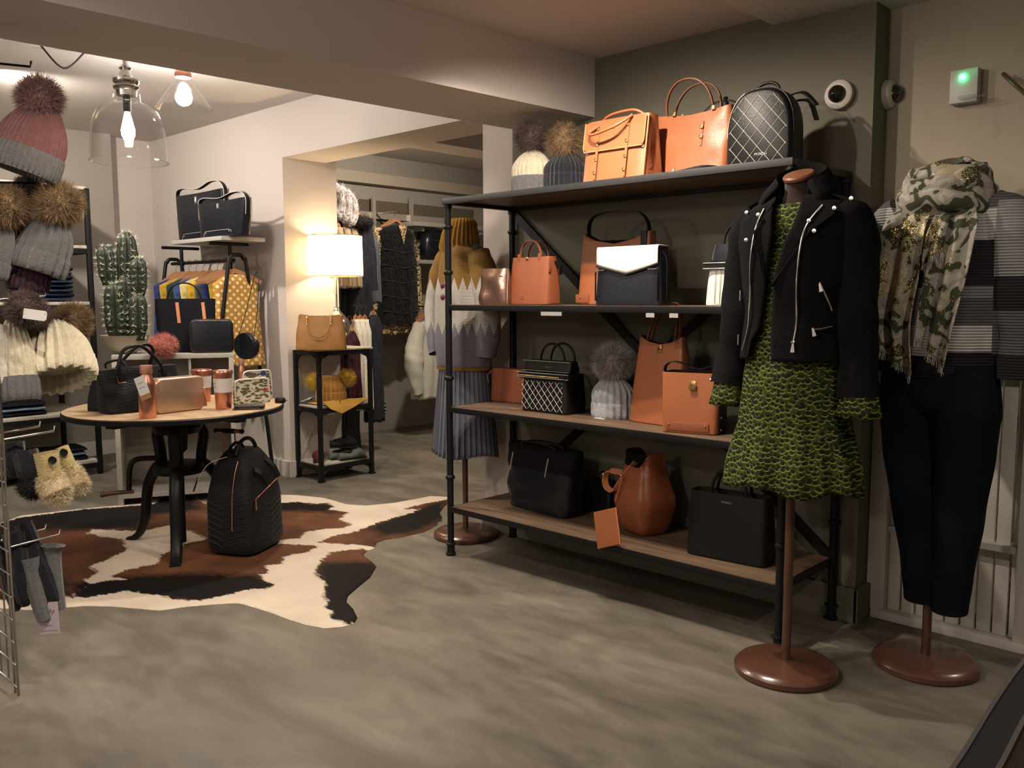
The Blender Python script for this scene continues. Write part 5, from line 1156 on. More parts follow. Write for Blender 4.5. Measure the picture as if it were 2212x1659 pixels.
# wheeled backpack below the table
def trolley():
    c, w, r = place(436, 1207, 552, 1212, 0); p, q = P(438, 1203, z=0), P(545, 1212, z=0); d1 = q-p; rz = math.atan2(d1.y, d1.x)
    w = d1.length*1.02; c = (p+q)/2; h = .50; d = .36
    t = thing('trolley_backpack', 'black quilted wheeled backpack with telescopic handle standing on the cowhide', 'luggage', (c.x, c.y, .008), rz)
    secs = []; n = 56
    for i in range(19):
        u = i/18; z = h*u+.015; ww = w/2*lerpt([(0, .92), (.04, 1.0), (.5, .98), (.8, .80), (.93, .58), (1, .40)], u)[0]; dd = d/2*lerpt([(0, .94), (.04, 1), (.55, .98), (.85, .80), (1, .50)], u)[0]
        secs.append([V((sup(2*PI*j/n, ww, dd, 4.5)[0]-.02*u, d/2+sup(2*PI*j/n, ww, dd, 4.5)[1]+.02*u, z)) for j in range(n)])
    loft('body', secs, M['nylon'], t, auto=60)
    def yf(z): return d/2-d/2*lerpt([(0, .94), (.04, 1), (.55, .98), (.85, .80), (1, .50)], z/h)[0]+.02*z/h-.002
    tube('front_zip', spl([(.03, yf(z)-.001, z+.015) for z in (.12, .2, .3, .40, .46)]), .0028, M['copper'], t, 6)
    X = w/2
    tube('side_zip', spl([(X*.98, d*.12, .29), (X*.96, d*.45, .325), (X*.93, d*.8, .36)]), .003, M['copper'], t, 6); tube('zip_pull', [(X*1.02, d*.12, .29), (X*1.03, d*.12, .24)], .004, M['copper'], t, 6)
    bm = bmesh.new()
    for k in range(7):
        z = .05+k*.032
        add_tube(bm, [(-w*.42, yf(z)+.004, z+.04), (-.02, yf(z)-.002, z), (w*.38, yf(z)+.004, z+.04)], .0013, 4)
        add_tube(bm, [(X*.99, d*.2, z+.04), (X*1.005, d*.5, z), (X*.99, d*.8, z+.04)], .0013, 4)
    fbm('chevron_quilting', bm, mat('satin_black_thread', (.02, .02, .022), .5), t)
    for s in (-.035, .035): tube('handle_rod', [(s-w*.60, d*.88, .30), (s-w*.60, d*.88, .575)], .005, M['copper'], t, 8)
    bm = bmesh.new(); add_tube(bm, [(-.075-w*.60, d*.88, .585), (.075-w*.60, d*.88, .585)], .012, 12); fbm('grip', bm, M['gold'], t, auto=40)
    bm = bmesh.new(); add_tube(bm, [(-.035-w*.60, d*.88, .585), (.035-w*.60, d*.88, .585)], .014, 12); fbm('grip_centre', bm, M['black_leather'], t, auto=40)
    for x in (-.078, .078): sphere('grip_cap', (x-w*.60, d*.88, .585), .0135, M['black_leather'], t, u=12, v=8)
    tube('grab_handle', arc((X*.1, d*.25, .50), (X*.1, d*.75, .50), .075, 14), .010, M['black_leather'], t, 10); tube('grab_handle', arc((-X*.3, d*.3, .49), (-X*.3, d*.7, .49), .06, 14), .008, M['black_leather'], t, 10)
    ribbon('strap', spl([(X*.7, d*.3, .43), (X*.88, d*.4, .40), (X*.96, d*.5, .34)]), .035, .006, (0, 1, 0), M['black_leather'], t); ribbon('strap', spl([(X*.55, d*.7, .46), (X*.80, d*.75, .42), (X*.93, d*.8, .36)]), .035, .006, (0, 1, 0), M['black_leather'], t)
    tube('tag_cord', spl([(-X*.1, .05, .50), (-X*.6, .0, .47), (-X*1.05, -.01, .38)]), .0015, M['white_stitch'], t, 5); bm = bmesh.new(); add_ribbon(bm, [(-X*1.0, -.01, .40), (-X*1.15, -.02, .33)], .012, .002, (0, 1, 0)); fbm('swing_tag', bm, M['black_leather'], t)
    text('SMITH', .012, M['silver'], t, (X*.98+.004, d*.55, .07), (PI/2, 0, PI/2)) if False else None
    for y in (.06, d-.06):
        for x in (-w*.36, w*.36): sphere('foot', (x, y, .010), .012, M['black_leather'], t, (1, 1, .9), 10, 6)
trolley()
# ================================================================ DISPLAY CABINET WITH CACTUS, CLOTHES RAIL
def ppm(c): return (V(c)-CAM).dot(CF)/FPX          # metres per photo pixel at a point
CUB0, CUB1, CUZ = V((-2.27, -.735, 0)), V((-1.94, -.10, 0)), .95
cube_d = CUB1-CUB0; cube_rz = math.atan2(cube_d.y, cube_d.x)
def cube_pt(u, v, z=CUZ):   # u along the front edge 0..1, v metres towards the back
    n = V((-cube_d.y, cube_d.x, 0)).normalized(); return CUB0+cube_d*u+n*v+V((0, 0, z))
def cabinet():
    t = thing('display_cabinet', 'pale grey display cabinet with glass front, carrying the cactus and the black bags', 'cabinet', CUB0, cube_rz)
    m = mat('pale_grey_laminate', (.40, .38, .34), .5); W_, D_ = cube_d.length, .40
    box('top_board', 0, W_, 0, D_, CUZ-.03, CUZ, m, t, .002)
    for x in (0, W_-.03): box('side_panel', x, x+.03, 0, D_, 0, CUZ-.03, m, t, .002)
    box('back_panel', .03, W_-.03, D_-.02, D_, .03, CUZ-.03, m, t); box('bottom_board', .03, W_-.03, 0, D_, .05, .08, m, t); box('middle_board', .03, W_-.03, .02, D_-.02, .50, .52, m, t)
    box('divider', W_*.62, W_*.62+.015, .01, D_-.02, .52, CUZ-.03, m, t); box('glass_front', .03, W_-.03, .004, .008, .08, CUZ-.03, M['glass'], t)
    return t
cabinet()
M['cactus'] = mat('dark_green_cactus_skin', (.009, .018, .008), .6, bump=.3, bscale=60, var=.3, vscale=10)
M['spine'] = mat('pale_cactus_spines', (.62, .62, .48), .7)
def cactus():
    c = cube_pt(.10, .17); t = thing('potted_cactus', 'tall green spiny column cactus in a cream bowl on the pale cabinet', 'cactus', c)
    k = ppm(c); base = V((287, 768))
    right = V((CR.x, CR.y, 0)).normalized(); fwd = V((-CF.x, -CF.y, 0)).normalized()
    lathe('bowl', [(0, 0), (.05, .0), (.09, .025), (.125, .065), (.143, .115), (.148, .118), (.140, .110), (.118, .07), (0, .06)], mat('cream_ceramic', (.42, .38, .28), .4), t, n=40)
    lathe('soil', [(0, .095), (.133, .095), (.133, .09), (0, .09)], mat('dark_soil', (.02, .015, .01), .9), t, n=30)
    def stem(px, y0, y1, wpx, dep=0, tilt=0, ribs=8):
        x = (px-287)*k; z0 = (768-y0)*k*1.0; z1 = (768-y1)*k; R = wpx*k/2; bm = bmesh.new(); secs = []; n = ribs*8; rows = 34
        z0 = max(z0, .085)
        for i in range(rows+1):
            u = i/rows; z = z0+(z1-z0)*u; prof = (min(1, .62+1.3*u) if u < .3 else 1)*(max(0, 1-max(0, (u-.72)/.28)**2.4)**.5 if u > .72 else 1)*(1-.12*max(0, u-.5)*0)
            prof = max(prof, .12); o = right*(x+tilt*u*k)+fwd*dep; ring = []
            for j in range(n):
                a = 2*PI*j/n; q = 1-.20+.20*abs(math.cos(a*ribs/2))**.7; q *= 1+.035*math.cos(u*rows*1.45)*abs(math.cos(a*ribs/2))
                ring.append(V((o.x+R*prof*q*math.cos(a), o.y+R*prof*q*math.sin(a), z)))
            secs.append(ring)
        add_loft(bm, secs); s = fbm('stem', bm, M['cactus'], t, auto=60); bm = bmesh.new(); step = .040
        nz_ = max(3, int((z1-z0)/step))
        for r in range(ribs):
            a = 2*PI*r/ribs
            for i in range(nz_+1):
                u = min(.985, (i+.5)/(nz_+.5)); z = z0+(z1-z0)*u; prof = max(.14, (max(0, 1-max(0, (u-.72)/.28)**2.4)**.5 if u > .72 else 1)*(min(1, .62+1.3*u) if u < .3 else 1))
                o = right*(x+tilt*u*k)+fwd*dep; p = V((o.x+R*prof*math.cos(a)*1.0, o.y+R*prof*math.sin(a), z)); nrm = V((math.cos(a), math.sin(a), .25+max(0, u-.8)*4)).normalized()
                add_strands(bm, [(p, nrm)]*10, .030, .0017, -.1, 0, .8, 1)
        me = bpy.data.meshes.new('spines'); bm.to_mesh(me); bm.free(); o = link('spines', me, M['spine'], s); o['kind'] = 'stuff'
    stem(275, 745, 616, 44, .045, 0, 7); stem(259, 622, 538, 36, .02, -4, 7); stem(293, 722, 506, 46, -.03, 2, 8); stem(322, 650, 563, 35, .02, 3, 7); stem(322, 742, 640, 38, .05, 3, 7); stem(296, 740, 600, 40, .01, 0, 7)
cactus()
def cab_bag(px0, px1, ytop, v, u=None):
    """width and base centre of something standing on the cabinet parallel to its front edge"""
    n = V((-cube_d.y, cube_d.x, 0)).normalized(); o = CUB0+n*v
    def hit(px, py):
        w = CR*((px-1106)/FPX)+CU*((829.5-py)/FPX)+CF; t = (o-CAM).dot(n)/w.dot(n); return CAM+w*t
    a, b = hit(px0, 740), hit(px1, 740); c = (a+b)/2; h = hit((px0+px1)/2, ytop).z-CUZ; return V((c.x, c.y, CUZ)), (b-a).length, h
c, w, h = cab_bag(338, 468, 645, .14)
t = thing('tote_bag', 'black fabric tote with two tan leather tabs standing on the pale cabinet', 'bag', c, cube_rz); bag_body('body', w*.94, h, .13, mat('black_canvas', (.010, .010, .014), .85, bump=.3), t, wt=1.08, dt=.7, p=8, bulge=.01)
for sx in (-.13, .30): bm = bmesh.new(); add_ribbon(bm, [(w*sx-.004, .024-.004, h*.93), (w*sx+.006, .010-.004, h*.55)], .020, .004, (1, 0, 0)); fbm('leather_tab', bm, M['tan_stitch'], t)
for y in (.03, .10): handle('handle', -w*.30, w*.26, y, h*.96, .115, .005, M['black_leather'], t, 0, 20)
c, w, h = cab_bag(412, 505, 690, .02); t = rounded_box_bag('washbag', 'plain black zipped washbag in front of the tote on the pale cabinet', c, cube_rz, w, h, .07, M['navy_leather'], rr=.035)
text('TED BAKER' if False else 'TED', .008, M['silver'], t, (.0, -.001, h*.80)) if False else None
c, w, h = cab_bag(328, 392, 716, -.01)
t = thing('keyring_pompom', 'fluffy coral pink fur pompom hanging over the front of the pale cabinet', 'pompom', cube_pt(.42, -.03, CUZ+.055)); pompom('fur_ball', (0, 0, 0), .092, M['fur_coral'], t, 2600, .07, .0016, .15, (1.15, 1, .85)); tube('cord', spl([(0, 0, 0), (.02, .03, -.02), (.03, .045, -.05)]), .003, M['black_leather'], t, 6)
# clothes rail against the middle wall
RZ, RB = 1.60, .22
ra = P(499, 600, b=RB).x; la = P(394, 600, b=RB).x; RA1, RA0 = P(505, 570, b=RB).x, P(372, 570, b=RB).x
def clothes_rail():
    t = thing('clothes_rail', 'black tubular A-frame clothes rail with pale top shelf against the middle wall', 'rail'); m = M['black_metal']; zt = P(499, 530, b=RB).z
    zr = P(440, 566, b=RB).z
    box('top_shelf', -3.06, -2.32, .05, .38, zt+.022, zt+.05, mat('pale_grey_shelf_board', (.36, .35, .33), .5), t, .002)
    for x in (ra, la): tube('post', [(x, RB, zt+.01), (x, RB, zr-.28)], .013, m, t, 12); tube('shelf_bracket', [(x, .07, zt+.01), (x, .36, zt+.01)], .012, m, t, 10); lathe('collar', [(.013, -.02), (.02, -.02), (.02, .02), (.013, .02)], m, t, (x, RB, zr), 12, cap=False)
    bm = bmesh.new(); add_tube(bm, [(RA0, RB, zr), (RA1, RB, zr)], .013, 12)
    fbm('hanging_bar', bm, m, t, auto=50)
    ax = P(512, 570, b=RB).x
    for x in (ax, RA0+.02): tube('end_frame', spl([(x, RB-.30, .015), (x, RB-.085, zr-.15), (x, RB-.05, zr+.01), (x, RB, zr+.035), (x, RB+.05, zr+.01), (x, RB+.085, zr-.15), (x, RB+.235, .015)], 8), .014, m, t, 10)
    for y in (RB-.28, RB+.21): tube('base_bar', [(RA0+.02, y, .06), (ax, y, .06)], .012, m, t, 8)
    for x in (ax, RA0+.02):
        for y in (RB-.30, RB+.235): sphere('foot', (x, y, .018), .019, m, t, u=10, v=8)
    return zr, zt, ax
RZ, RT, RAX = clothes_rail()
def navy_bucket(label, px0, px1, y0, y1, b, ylow):
    c, w, r = placeb(px0, px1, y1, b, RT+.05); h = P((px0+px1)/2, y0, b=b).z-c.z
    t = thing('bucket_bag', label, 'bag', c); m = M['navy_leather']; bag_body('body', w*.86, h, .11, m, t, wt=1.18, dt=.75, p=5, bulge=.02, dip=.008)
    pw = [(-w*.50, .05, h*.55), (-w*.505, .05, h*.9), (-w*.50, .05, h*1.08), (-w*.38, .05, h*1.14), (-w*.05, .05, h*1.08), (w*.22, .05, h*1.18), (w*.42, .05, h*1.14), (w*.51, .05, h*.95), (w*.50, .05, h*.55)]
    S_ = spl(pw); ribbon('shoulder_strap', S_, .030, .004, (0, 1, 0), M['black_leather'], t)
    for dy in (-.016, .016): tube('white_strap_edge', [p+V((0, dy, .001)) for p in S_], .0022, M['white_stitch'], t, 5)
    box('clasp_plate', w*.0-.014, w*.0+.014, .006, .010, h*.76, h*.92, M['silver'], t, .002); tube('turn_lock', [(0, .004, h*.80), (0, .004, h*.90)], .005, M['silver'], t, 8)
    tube('base_stitch', spl([(-w*.30, -.003, .008), (-w*.27, -.003, h*.16), (-w*.20, -.003, h*.18), (w*.24, -.003, h*.18), (w*.30, -.003, h*.10)], 3), .0012, M['white_stitch'], t, 4)
    for x in (-.24, .26): sphere('rivet', (w*x, -.004, h*.13), .005, M['silver'], t, u=8, v=6)
navy_bucket('black bucket bag with white-edged strap on the rail top shelf, rear left one', 375, 476, 414, 512, .24, 0)
navy_bucket('black bucket bag with white-edged strap on the rail top shelf, front right one', 422, 522, 432, 508, .10, 0)
# hangers and tops on the rail (garments hang across it)
M['hanger_wood'] = mat('pale_wooden_hanger', (.42, .21, .10), .45)
def hanger_mesh(parent, hw=.20, m=None):
    bm = bmesh.new(); P_ = spl([(-hw, 0, -.155), (-hw*.55, 0, -.115), (0, 0, -.075), (hw*.55, 0, -.115), (hw, 0, -.155)], 4); add_ribbon(bm, P_, .030, .011, (0, 0, 1)); o = fbm('wooden_bar', bm, m or M['hanger_wood'], parent, auto=50)
    h = tube('hook', spl([(0, 0, -.075), (0, 0, -.035), (.012, 0, -.020), (.018, 0, .0), (.010, 0, .018), (-.008, 0, .018), (-.016, 0, .004)], 4), .0018, M['silver'], parent, 6); return o
def hanging(name, label, cat, loc, rz, prof, m, hang=True, fold=.03, seed=0, sleeves=None, group=None, sm=None, neck=.05, open_hem=True, n=64):
    """garment hanging from its hook; prof = (z, half width, half depth) downward from the shoulders"""
    t = thing(name, label, cat, loc, rz, group)
    z0 = prof[0][0]; z1 = prof[-1][0]; secs = []; R_ = random.Random(seed); ph = R_.uniform(0, 6); rows = 28
    for i in range(rows+1):
        u = i/rows; z = z0+(z1-z0)*u; a, b = lerpt([(-q[0], q[1], q[2]) for q in prof], -z)[:2]; s = []
        for j in range(n):
            th = 2*PI*j/n; x, y = sup(th, a, b, 2.6); w = fold*u*(math.sin(9*x/max(a, .01)*1.3+ph+u*2)+.5*math.sin(21*x/max(a, .01)+ph*2)); s.append(V((x*(1+.02*math.sin(5*u+ph)), y+w*(1 if y > 0 else .8), z+.006*u*math.sin(7*th+ph))))
        secs.append(s)
    bm = bmesh.new(); add_loft(bm, secs, True, True, not open_hem); o = fbm('body', bm, m, t, auto=75)
    if open_hem: md = o.modifiers.new('s', 'SOLIDIFY'); md.thickness = .003
    if sleeves:
        for s in (-1, 1):
            pts, rad = sleeves; sleeve('sleeve', [V((s*p[0], p[1], p[2])) for p in pts], rad, sm or m, t, 18, .07)
    if hang: hanger_mesh(t, prof[1][1]*.95)
    return t
def dots_mat(name, base, dot, sc=38, th=.30):
    '''staggered dots on the x-z plane'''
    m = bpy.data.materials.new(name); m.use_nodes = True; N, L = nt(m); b = N['Principled BSDF']; b.inputs['Roughness'].default_value = .8
    tc = N.new('ShaderNodeTexCoord'); v = N.new('ShaderNodeTexVoronoi'); v.inputs['Scale'].default_value = sc; v.inputs['Randomness'].default_value = .12; mp = N.new('ShaderNodeMapping'); mp.inputs['Rotation'].default_value = (0, PI/4, 0); mp.inputs['Scale'].default_value = (1, .02, 1); L.new(tc.outputs['Object'], mp.inputs[0]); L.new(mp.outputs[0], v.inputs['Vector'])
    lt = N.new('ShaderNodeMath'); lt.operation = 'LESS_THAN'; lt.inputs[1].default_value = th; L.new(v.outputs['Distance'], lt.inputs[0]); mx = N.new('ShaderNodeMix'); mx.data_type = 'RGBA'; L.new(lt.outputs[0], mx.inputs[0]); mx.inputs[6].default_value = (*base, 1); mx.inputs[7].default_value = (*dot, 1); L.new(mx.outputs[2], b.inputs['Base Color']); return m
M['polka'] = dots_mat('mustard_polka_dot', (.40, .21, .035), (.68, .58, .36), 26, .30)
top_prof = [(-.10, .04, .012), (-.135, .12, .03), (-.17, .155, .04), (-.24, .15, .045), (-.32, .165, .055), (-.75, .20, .07)]
px_a = P(515, 650, b=RB).x
hanging('sleeveless_top', 'mustard polka-dot sleeveless top at the front end of the black clothes rail', 'top', (RAX-.035, RB, RZ), PI/2-.15, top_prof, M['polka'], fold=.018, seed=3)
cols = [('navy_top', 'deep blue ruffled top', (.030, .045, .15)), ('mustard_top', 'mustard yellow knitted top', (.40, .26, .03)), ('green_top', 'dark green patterned top', (.030, .045, .035)), ('blue_top', 'mid blue floral top', (.05, .08, .22)), ('white_top', 'white and yellow striped top', (.6, .5, .2)), ('yellow_top', 'bright yellow top', (.6, .36, .03)), ('slate_top', 'slate grey top', (.08, .09, .10))]
ncl = 9
for i in range(ncl):
    a = RA0+.06+(RAX-.06-RA0-.06)*i/(ncl-1); nm, lb, cc = cols[i % len(cols)]
    where = ['farthest along', 'second farthest along', 'third from the far end of', 'fourth from the far end of', 'in the middle of', 'sixth from the far end of', 'seventh from the far end of', 'eighth from the far end of', 'just behind the polka-dot top on'][i]
    key = 'cloth_'+nm
    if key not in M: M[key] = mat(nm+'_cloth', cc, .85, var=.35, vscale=25)
    hanging('hanging_top', '%s %s the black clothes rail' % (lb, where), 'top', (a, RB, RZ), PI/2-.10-.05*random.random(), [(-.11, .04, .012), (-.14, .12, .018), (-.17, .175, .022), (-.30, .165, .022), (-.62-.03*(i % 3), .18, .026)], M[key], fold=.008, seed=i, group='tops hanging on the black clothes rail')
for k in range(4):
    t = thing('empty_hanger', ['empty wooden hanger right behind the polka-dot top', 'second empty wooden hanger behind the polka-dot top', 'third empty wooden hanger behind the polka-dot top', 'fourth empty wooden hanger behind the polka-dot top'][k], 'hanger', (RAX-.05-.045*k, RB, RZ), PI/2-.12, 'empty hangers on the black rail'); hanger_mesh(t, .20)
# round bag hanging at the end of the rail
c = P(533, 747, b=.02); t = thing('round_bag', 'small round navy bag hanging at the front end of the black rail', 'bag', c, .35); R = 29*ppm(c)
bm = bmesh.new(); add_lathe(bm, [(0, -.03), (R*.93, -.03), (R, -.022), (R, .022), (R*.93, .03), (0, .03)], n=40); bmesh.ops.rotate(bm, verts=bm.verts, matrix=Matrix.Rotation(PI/2, 3, 'X')); fbm('body', bm, M['navy_leather'], t, auto=40)
tube('strap', spl([(-R*.8, 0, R*.6), (-R*.55, .06, R*2.5), (-R*.2, .12, R*5.2), (R*.2, .12, R*5.2), (R*.5, .06, R*2.5), (R*.7, 0, R*.7)]), .003, M['black_leather'], t, 6); buckle(t, -R*.85, -.03, R*.5, .01, M['silver'])

# ================================================================ LAMP STAND
LX0, LX1, LY0, LY1 = -2.235, -1.945, .545, .985
M['pale_board'] = wood_mat('whitewashed_board', (.34, .31, .24), (.50, .47, .40), (3, 8, 3)); ZL = (.125, .535, .94)
def lamp_stand():
    t = thing('side_shelf', 'black iron three-tier stand with whitewashed boards by the opening, carrying the lit lamp', 'shelf'); m = M['black_metal']
    for x in (LX0, LX1):
        for y in (LY0, LY1):
            bm = bmesh.new(); bx(bm, x-.014, x+.014, y-.014, y+.014, .012, .925, 0, .003); bx(bm, x-.022, x+.022, y-.022, y+.022, 0, .012, 0, .003); fbm('leg', bm, m, t, auto=40)
    for z in ZL:
        bm = bmesh.new()
        for x in (LX0, LX1): bx(bm, x-.010, x+.010, LY0, LY1, z-.045, z-.012)
        for y in (LY0, LY1): bx(bm, LX0, LX1, y-.010, y+.010, z-.045, z-.012)
        for x, sx in ((LX0, 1), (LX1, -1)):
            for y, sy in ((LY0, 1), (LY1, -1)):
                add_tube(bm, [V((x+sx*.006, y, z-.11)), V((x+sx*.022, y, z-.062)), V((x+sx*.07, y, z-.040))], .009, 6); add_tube(bm, [V((x, y+sy*.006, z-.11)), V((x, y+sy*.022, z-.062)), V((x, y+sy*.07, z-.040))], .009, 6)
        fbm('tier_frame', bm, m, t, auto=50); e = .018 if z == ZL[2] else -.008; box('tier_board', LX0-e, LX1+e, LY0-e, LY1+e, z-.012, z, M['pale_board'], t, .002)
lamp_stand()
c = V((-2.02, .70, ZL[2]))
def mustard_bag():
    p0, p1 = P(638, 740, a=-1.98), P(747, 740, a=-1.98); k = ppm(p0); w = 110*k; h = 78*k
    a = .72; ctr = P(692, 748, z=ZL[2]); ctr = V((-2.0, .72, ZL[2])); t = thing('handbag', 'mustard-tan suede handbag with thin metal handles on top of the black iron stand', 'bag', P(693, 757, z=ZL[2]), math.atan2(CR.y, CR.x)+.12)
    m = mat('mustard_tan_leather', (.26, .118, .025), .5, bump=.15, bscale=120, var=.08)
    bag_body('body', w*.98, h, .13, m, t, wt=.86, dt=.45, p=3.4, bulge=.10, dip=.012, slump=.006, seed=4)
    y = -.008
    tube('handle', spl([(-w*.26, .03, h*.90), (-w*.255, .012, h*.80), (-w*.22, -.010, h*.55), (-w*.12, -.018, h*.40), (w*.02, -.018, h*.38), (w*.14, -.014, h*.50), (w*.19, .0, h*.75), (w*.20, .02, h*.95)]), .0035, mat('bronze_handle', (.25, .13, .06), .35, .6), t, 8)
    for x in (-w*.26, w*.20): tube('handle_ferrule', [(x, .035, h*.93), (x+.001, .010, h*.72)], .0042, M['gold'], t, 8)
    for x in (-w*.42, -w*.2, w*.14, w*.40): sphere('rivet', (x, .035, h*.96), .005, M['silver'], t, u=8, v=6)
mustard_bag()
def lamp():
    c = V((-2.08, .80, ZL[2])); t = thing('table_lamp', 'lit table lamp with cream drum shade and mercury-glass base on the black iron stand', 'lamp', c)
    k = ppm(c+V((0, 0, .6))); R = 58.5*k; z0 = P(726, 597, a=c.x).z-c.z; z1 = P(726, 510, a=c.x).z-c.z; cx = (P(726, 550, a=c.x).y-c.y)
    base = mat('mercury_glass', (.62, .58, .50), .12, .9, bump=.3, bscale=40)
    lathe('glass_base', [(0, 0), (.05, 0), (.055, .012), (.04, .03), (.045, .05), (.085, .10), (.098, .15), (.085, .20), (.045, .245), (.025, .27), (.02, .29), (0, .29)], base, t, n=32)
    tube('stem', [(0, 0, .29), (0, 0, z0+.06)], .008, M['silver'], t, 10)
    sm = bpy.data.materials.new('cream_lampshade_fabric'); sm.use_nodes = True; N, L = nt(sm); N.remove(N['Principled BSDF']); d = N.new('ShaderNodeBsdfDiffuse'); d.inputs[0].default_value = (.85, .76, .58, 1); tr = N.new('ShaderNodeBsdfTranslucent'); tr.inputs[0].default_value = (1, .88, .66, 1); mx = N.new('ShaderNodeMixShader'); mx.inputs[0].default_value = .55; L.new(d.outputs[0], mx.inputs[1]); L.new(tr.outputs[0], mx.inputs[2]); L.new(mx.outputs[0], N['Material Output'].inputs[0])
    lathe('shade', [(R, z0), (R*.985, z1)], sm, t, n=48, cap=False)
    bm = bmesh.new()
    for z in (z0, z1): add_tube(bm, [V((R*(1 if z == z0 else .985)*math.cos(2*PI*j/40), R*math.sin(2*PI*j/40), z)) for j in range(40)], .003, 6, 0, True)
    for a in (0, 2.1, 4.2): add_tube(bm, [(0, 0, z1-.03), (R*.98*math.cos(a), R*.98*math.sin(a), z1)], .0018, 5)
    fbm('shade_rings', bm, M['gold'], t)
    sphere('bulb', (0, 0, (z0+z1)/2), .035, mat('lit_bulb', (1, .9, .7), .5, emit=((1, .80, .52), 18)), t)
    bm = bmesh.new(); add_ribbon(bm, [(.02, -.02, z0), (.025, -.03, z0-.13)], .03, .001, (1, 0, 0)); fbm('paper_tag', bm, M['paper'], t)
    l = point('lamp_light', c+V((0, 0, (z0+z1)/2)), 15, (1, .76, .48), .05)
    tube('flex', spl([(0, .05, .01), (-.14, -.02, .0), (-.155, -.03, -.15), (-.13, -.10, -.5), (-.15, -.22, -.75), (-.16, -.245, -.9)]), .003, M['white_trim'], t, 6)
lamp()
# middle tier: yellow hat, folded scarf, grey napkin; bottom tier: slippers
c = V((-2.03, .70, ZL[1]+.012)); k = ppm(c); H = 72*k*.82
hat('double_pompom_hat', 'mustard ribbed hat with two yellow fur pompoms on the middle tier of the iron stand', c, 30*k, H, H*.45, M['mustard_knit'], M['mustard_knit'], M['fur_yellow'], .075, [(-.100, -.055, H*.80), (.085, .075, H*.90)], ribs=22, rib=.05, Ry=30*k, tip=.6, n=1300, rz=.3)
def folded_cloth(name, label, m, pts, th=.006, cat='cloth', wav=.004, band=None):
    """a folded cloth lying over an edge; pts = 4 corners (world) of the visible sheet"""
    t = thing(name, label, cat, pts[0]); o = V(pts[0]); n = 14; secs = []
    for i in range(n+1):
        u = i/n; r = []
        for j in range(n+1):
            v = j/n; p = (V(pts[0])*(1-u)+V(pts[1])*u)*(1-v)+(V(pts[3])*(1-u)+V(pts[2])*u)*v-o; p.z += wav*math.sin(9*u+5*v)+.5*wav*math.cos(13*v); r.append(p)
        secs.append(r)
    b = loft('sheet', secs, m, t, closed=False, solid=th, auto=80); return t
ym = bpy.data.materials.new('mustard_cloth_with_grey_band'); ym.use_nodes = True; N, L = nt(ym); b = N['Principled BSDF']; b.inputs['Roughness'].default_value = .85
tc = N.new('ShaderNodeTexCoord'); wv = N.new('ShaderNodeSeparateXYZ'); L.new(tc.outputs['Object'], wv.inputs[0]); r = ramp(N, [(0, (.52, .29, .05)), (.46, (.42, .40, .44)), (.62, (.52, .29, .05))], True); mr = N.new('ShaderNodeMapRange'); mr.inputs['From Min'].default_value = 0; mr.inputs['From Max'].default_value = .30; sm_ = N.new('ShaderNodeMath'); sm_.operation = 'MULTIPLY_ADD'; sm_.inputs[1].default_value = 1; L.new(wv.outputs['X'], sm_.inputs[0]); L.new(wv.outputs['Z'], sm_.inputs[2]); L.new(wv.outputs['X'], mr.inputs['Value']); L.new(mr.outputs[0], r.inputs[0]); L.new(r.outputs[0], b.inputs['Base Color'])
folded_cloth('folded_scarf', 'mustard yellow folded scarf with patterned grey band under the double pompom hat', ym, [V((-2.15, .58, ZL[1]+.008)), V((-1.96, .60, ZL[1]+.008)), V((-1.96, .97, ZL[1]+.01)), V((-2.15, .95, ZL[1]+.008))], .006, 'scarf', .001)
q0, q1 = P(697, 868, a=-1.925), P(796, 858, a=-1.925); q2 = P(740, 893, a=-1.915)
t = thing('scarf_corner', 'drooping corner of a mustard scarf hanging over the middle tier edge of the iron stand', 'scarf', q0); bm = bmesh.new(); o_ = V(q0)
vs = [bm.verts.new(V(p)-o_) for p in (q0, q1, P(770, 876, a=-1.918), q2, P(715, 884, a=-1.917))]; f = bm.faces.new(vs); g = bmesh.ops.extrude_face_region(bm, geom=[f]); bmesh.ops.translate(bm, verts=[v for v in g['geom'] if isinstance(v, bmesh.types.BMVert)], vec=(-.01, 0, 0)); o = fbm('drape', bm, ym, t)
t = folded_cloth('grey_cloth', 'small grey folded cloth at the left of the middle tier of the iron stand', M['pale_grey_knit'], [V((-2.22, .57, ZL[1]+.008)), V((-2.13, .56, ZL[1]+.03)), V((-2.13, .66, ZL[1]+.07)), V((-2.22, .66, ZL[1]+.02))], .008)
sl = [mat('plaid_slipper', (.10, .025, .025), .9, var=.6, vscale=30), mat('black_fur_slipper', (.012, .012, .014), .9), mat('sage_slipper', (.09, .11, .095), .9)]
def slipper(label, c, rz, m, L_=.24):
    t = thing('slipper', label, 'slipper', c, rz, None); secs = []
    for i in range(15):
        u = i/14; w = .042*math.sin(PI*min(1, u*.92+.08))**.5+.004; hh = (.035+.035*math.exp(-((u-.68)/.22)**2)) if u > .35 else .045; x = (u-.5)*L_
        secs.append([V((x, math.cos(a)*w, max(0, .5+.5*math.sin(a))*hh*1.2)) for a in [2*PI*j/18 for j in range(18)]])
    loft('upper', secs, m, t, auto=70); bm = bmesh.new(); add_sphere(bm, (-L_*.15, 0, .055), .03, 12, 8, 0, (1.6, .8, .4)); fbm('opening', bm, M['lining'], t); box('sole', -L_/2, L_/2, -.036, .036, 0, .010, M['black_leather'], t, .004)
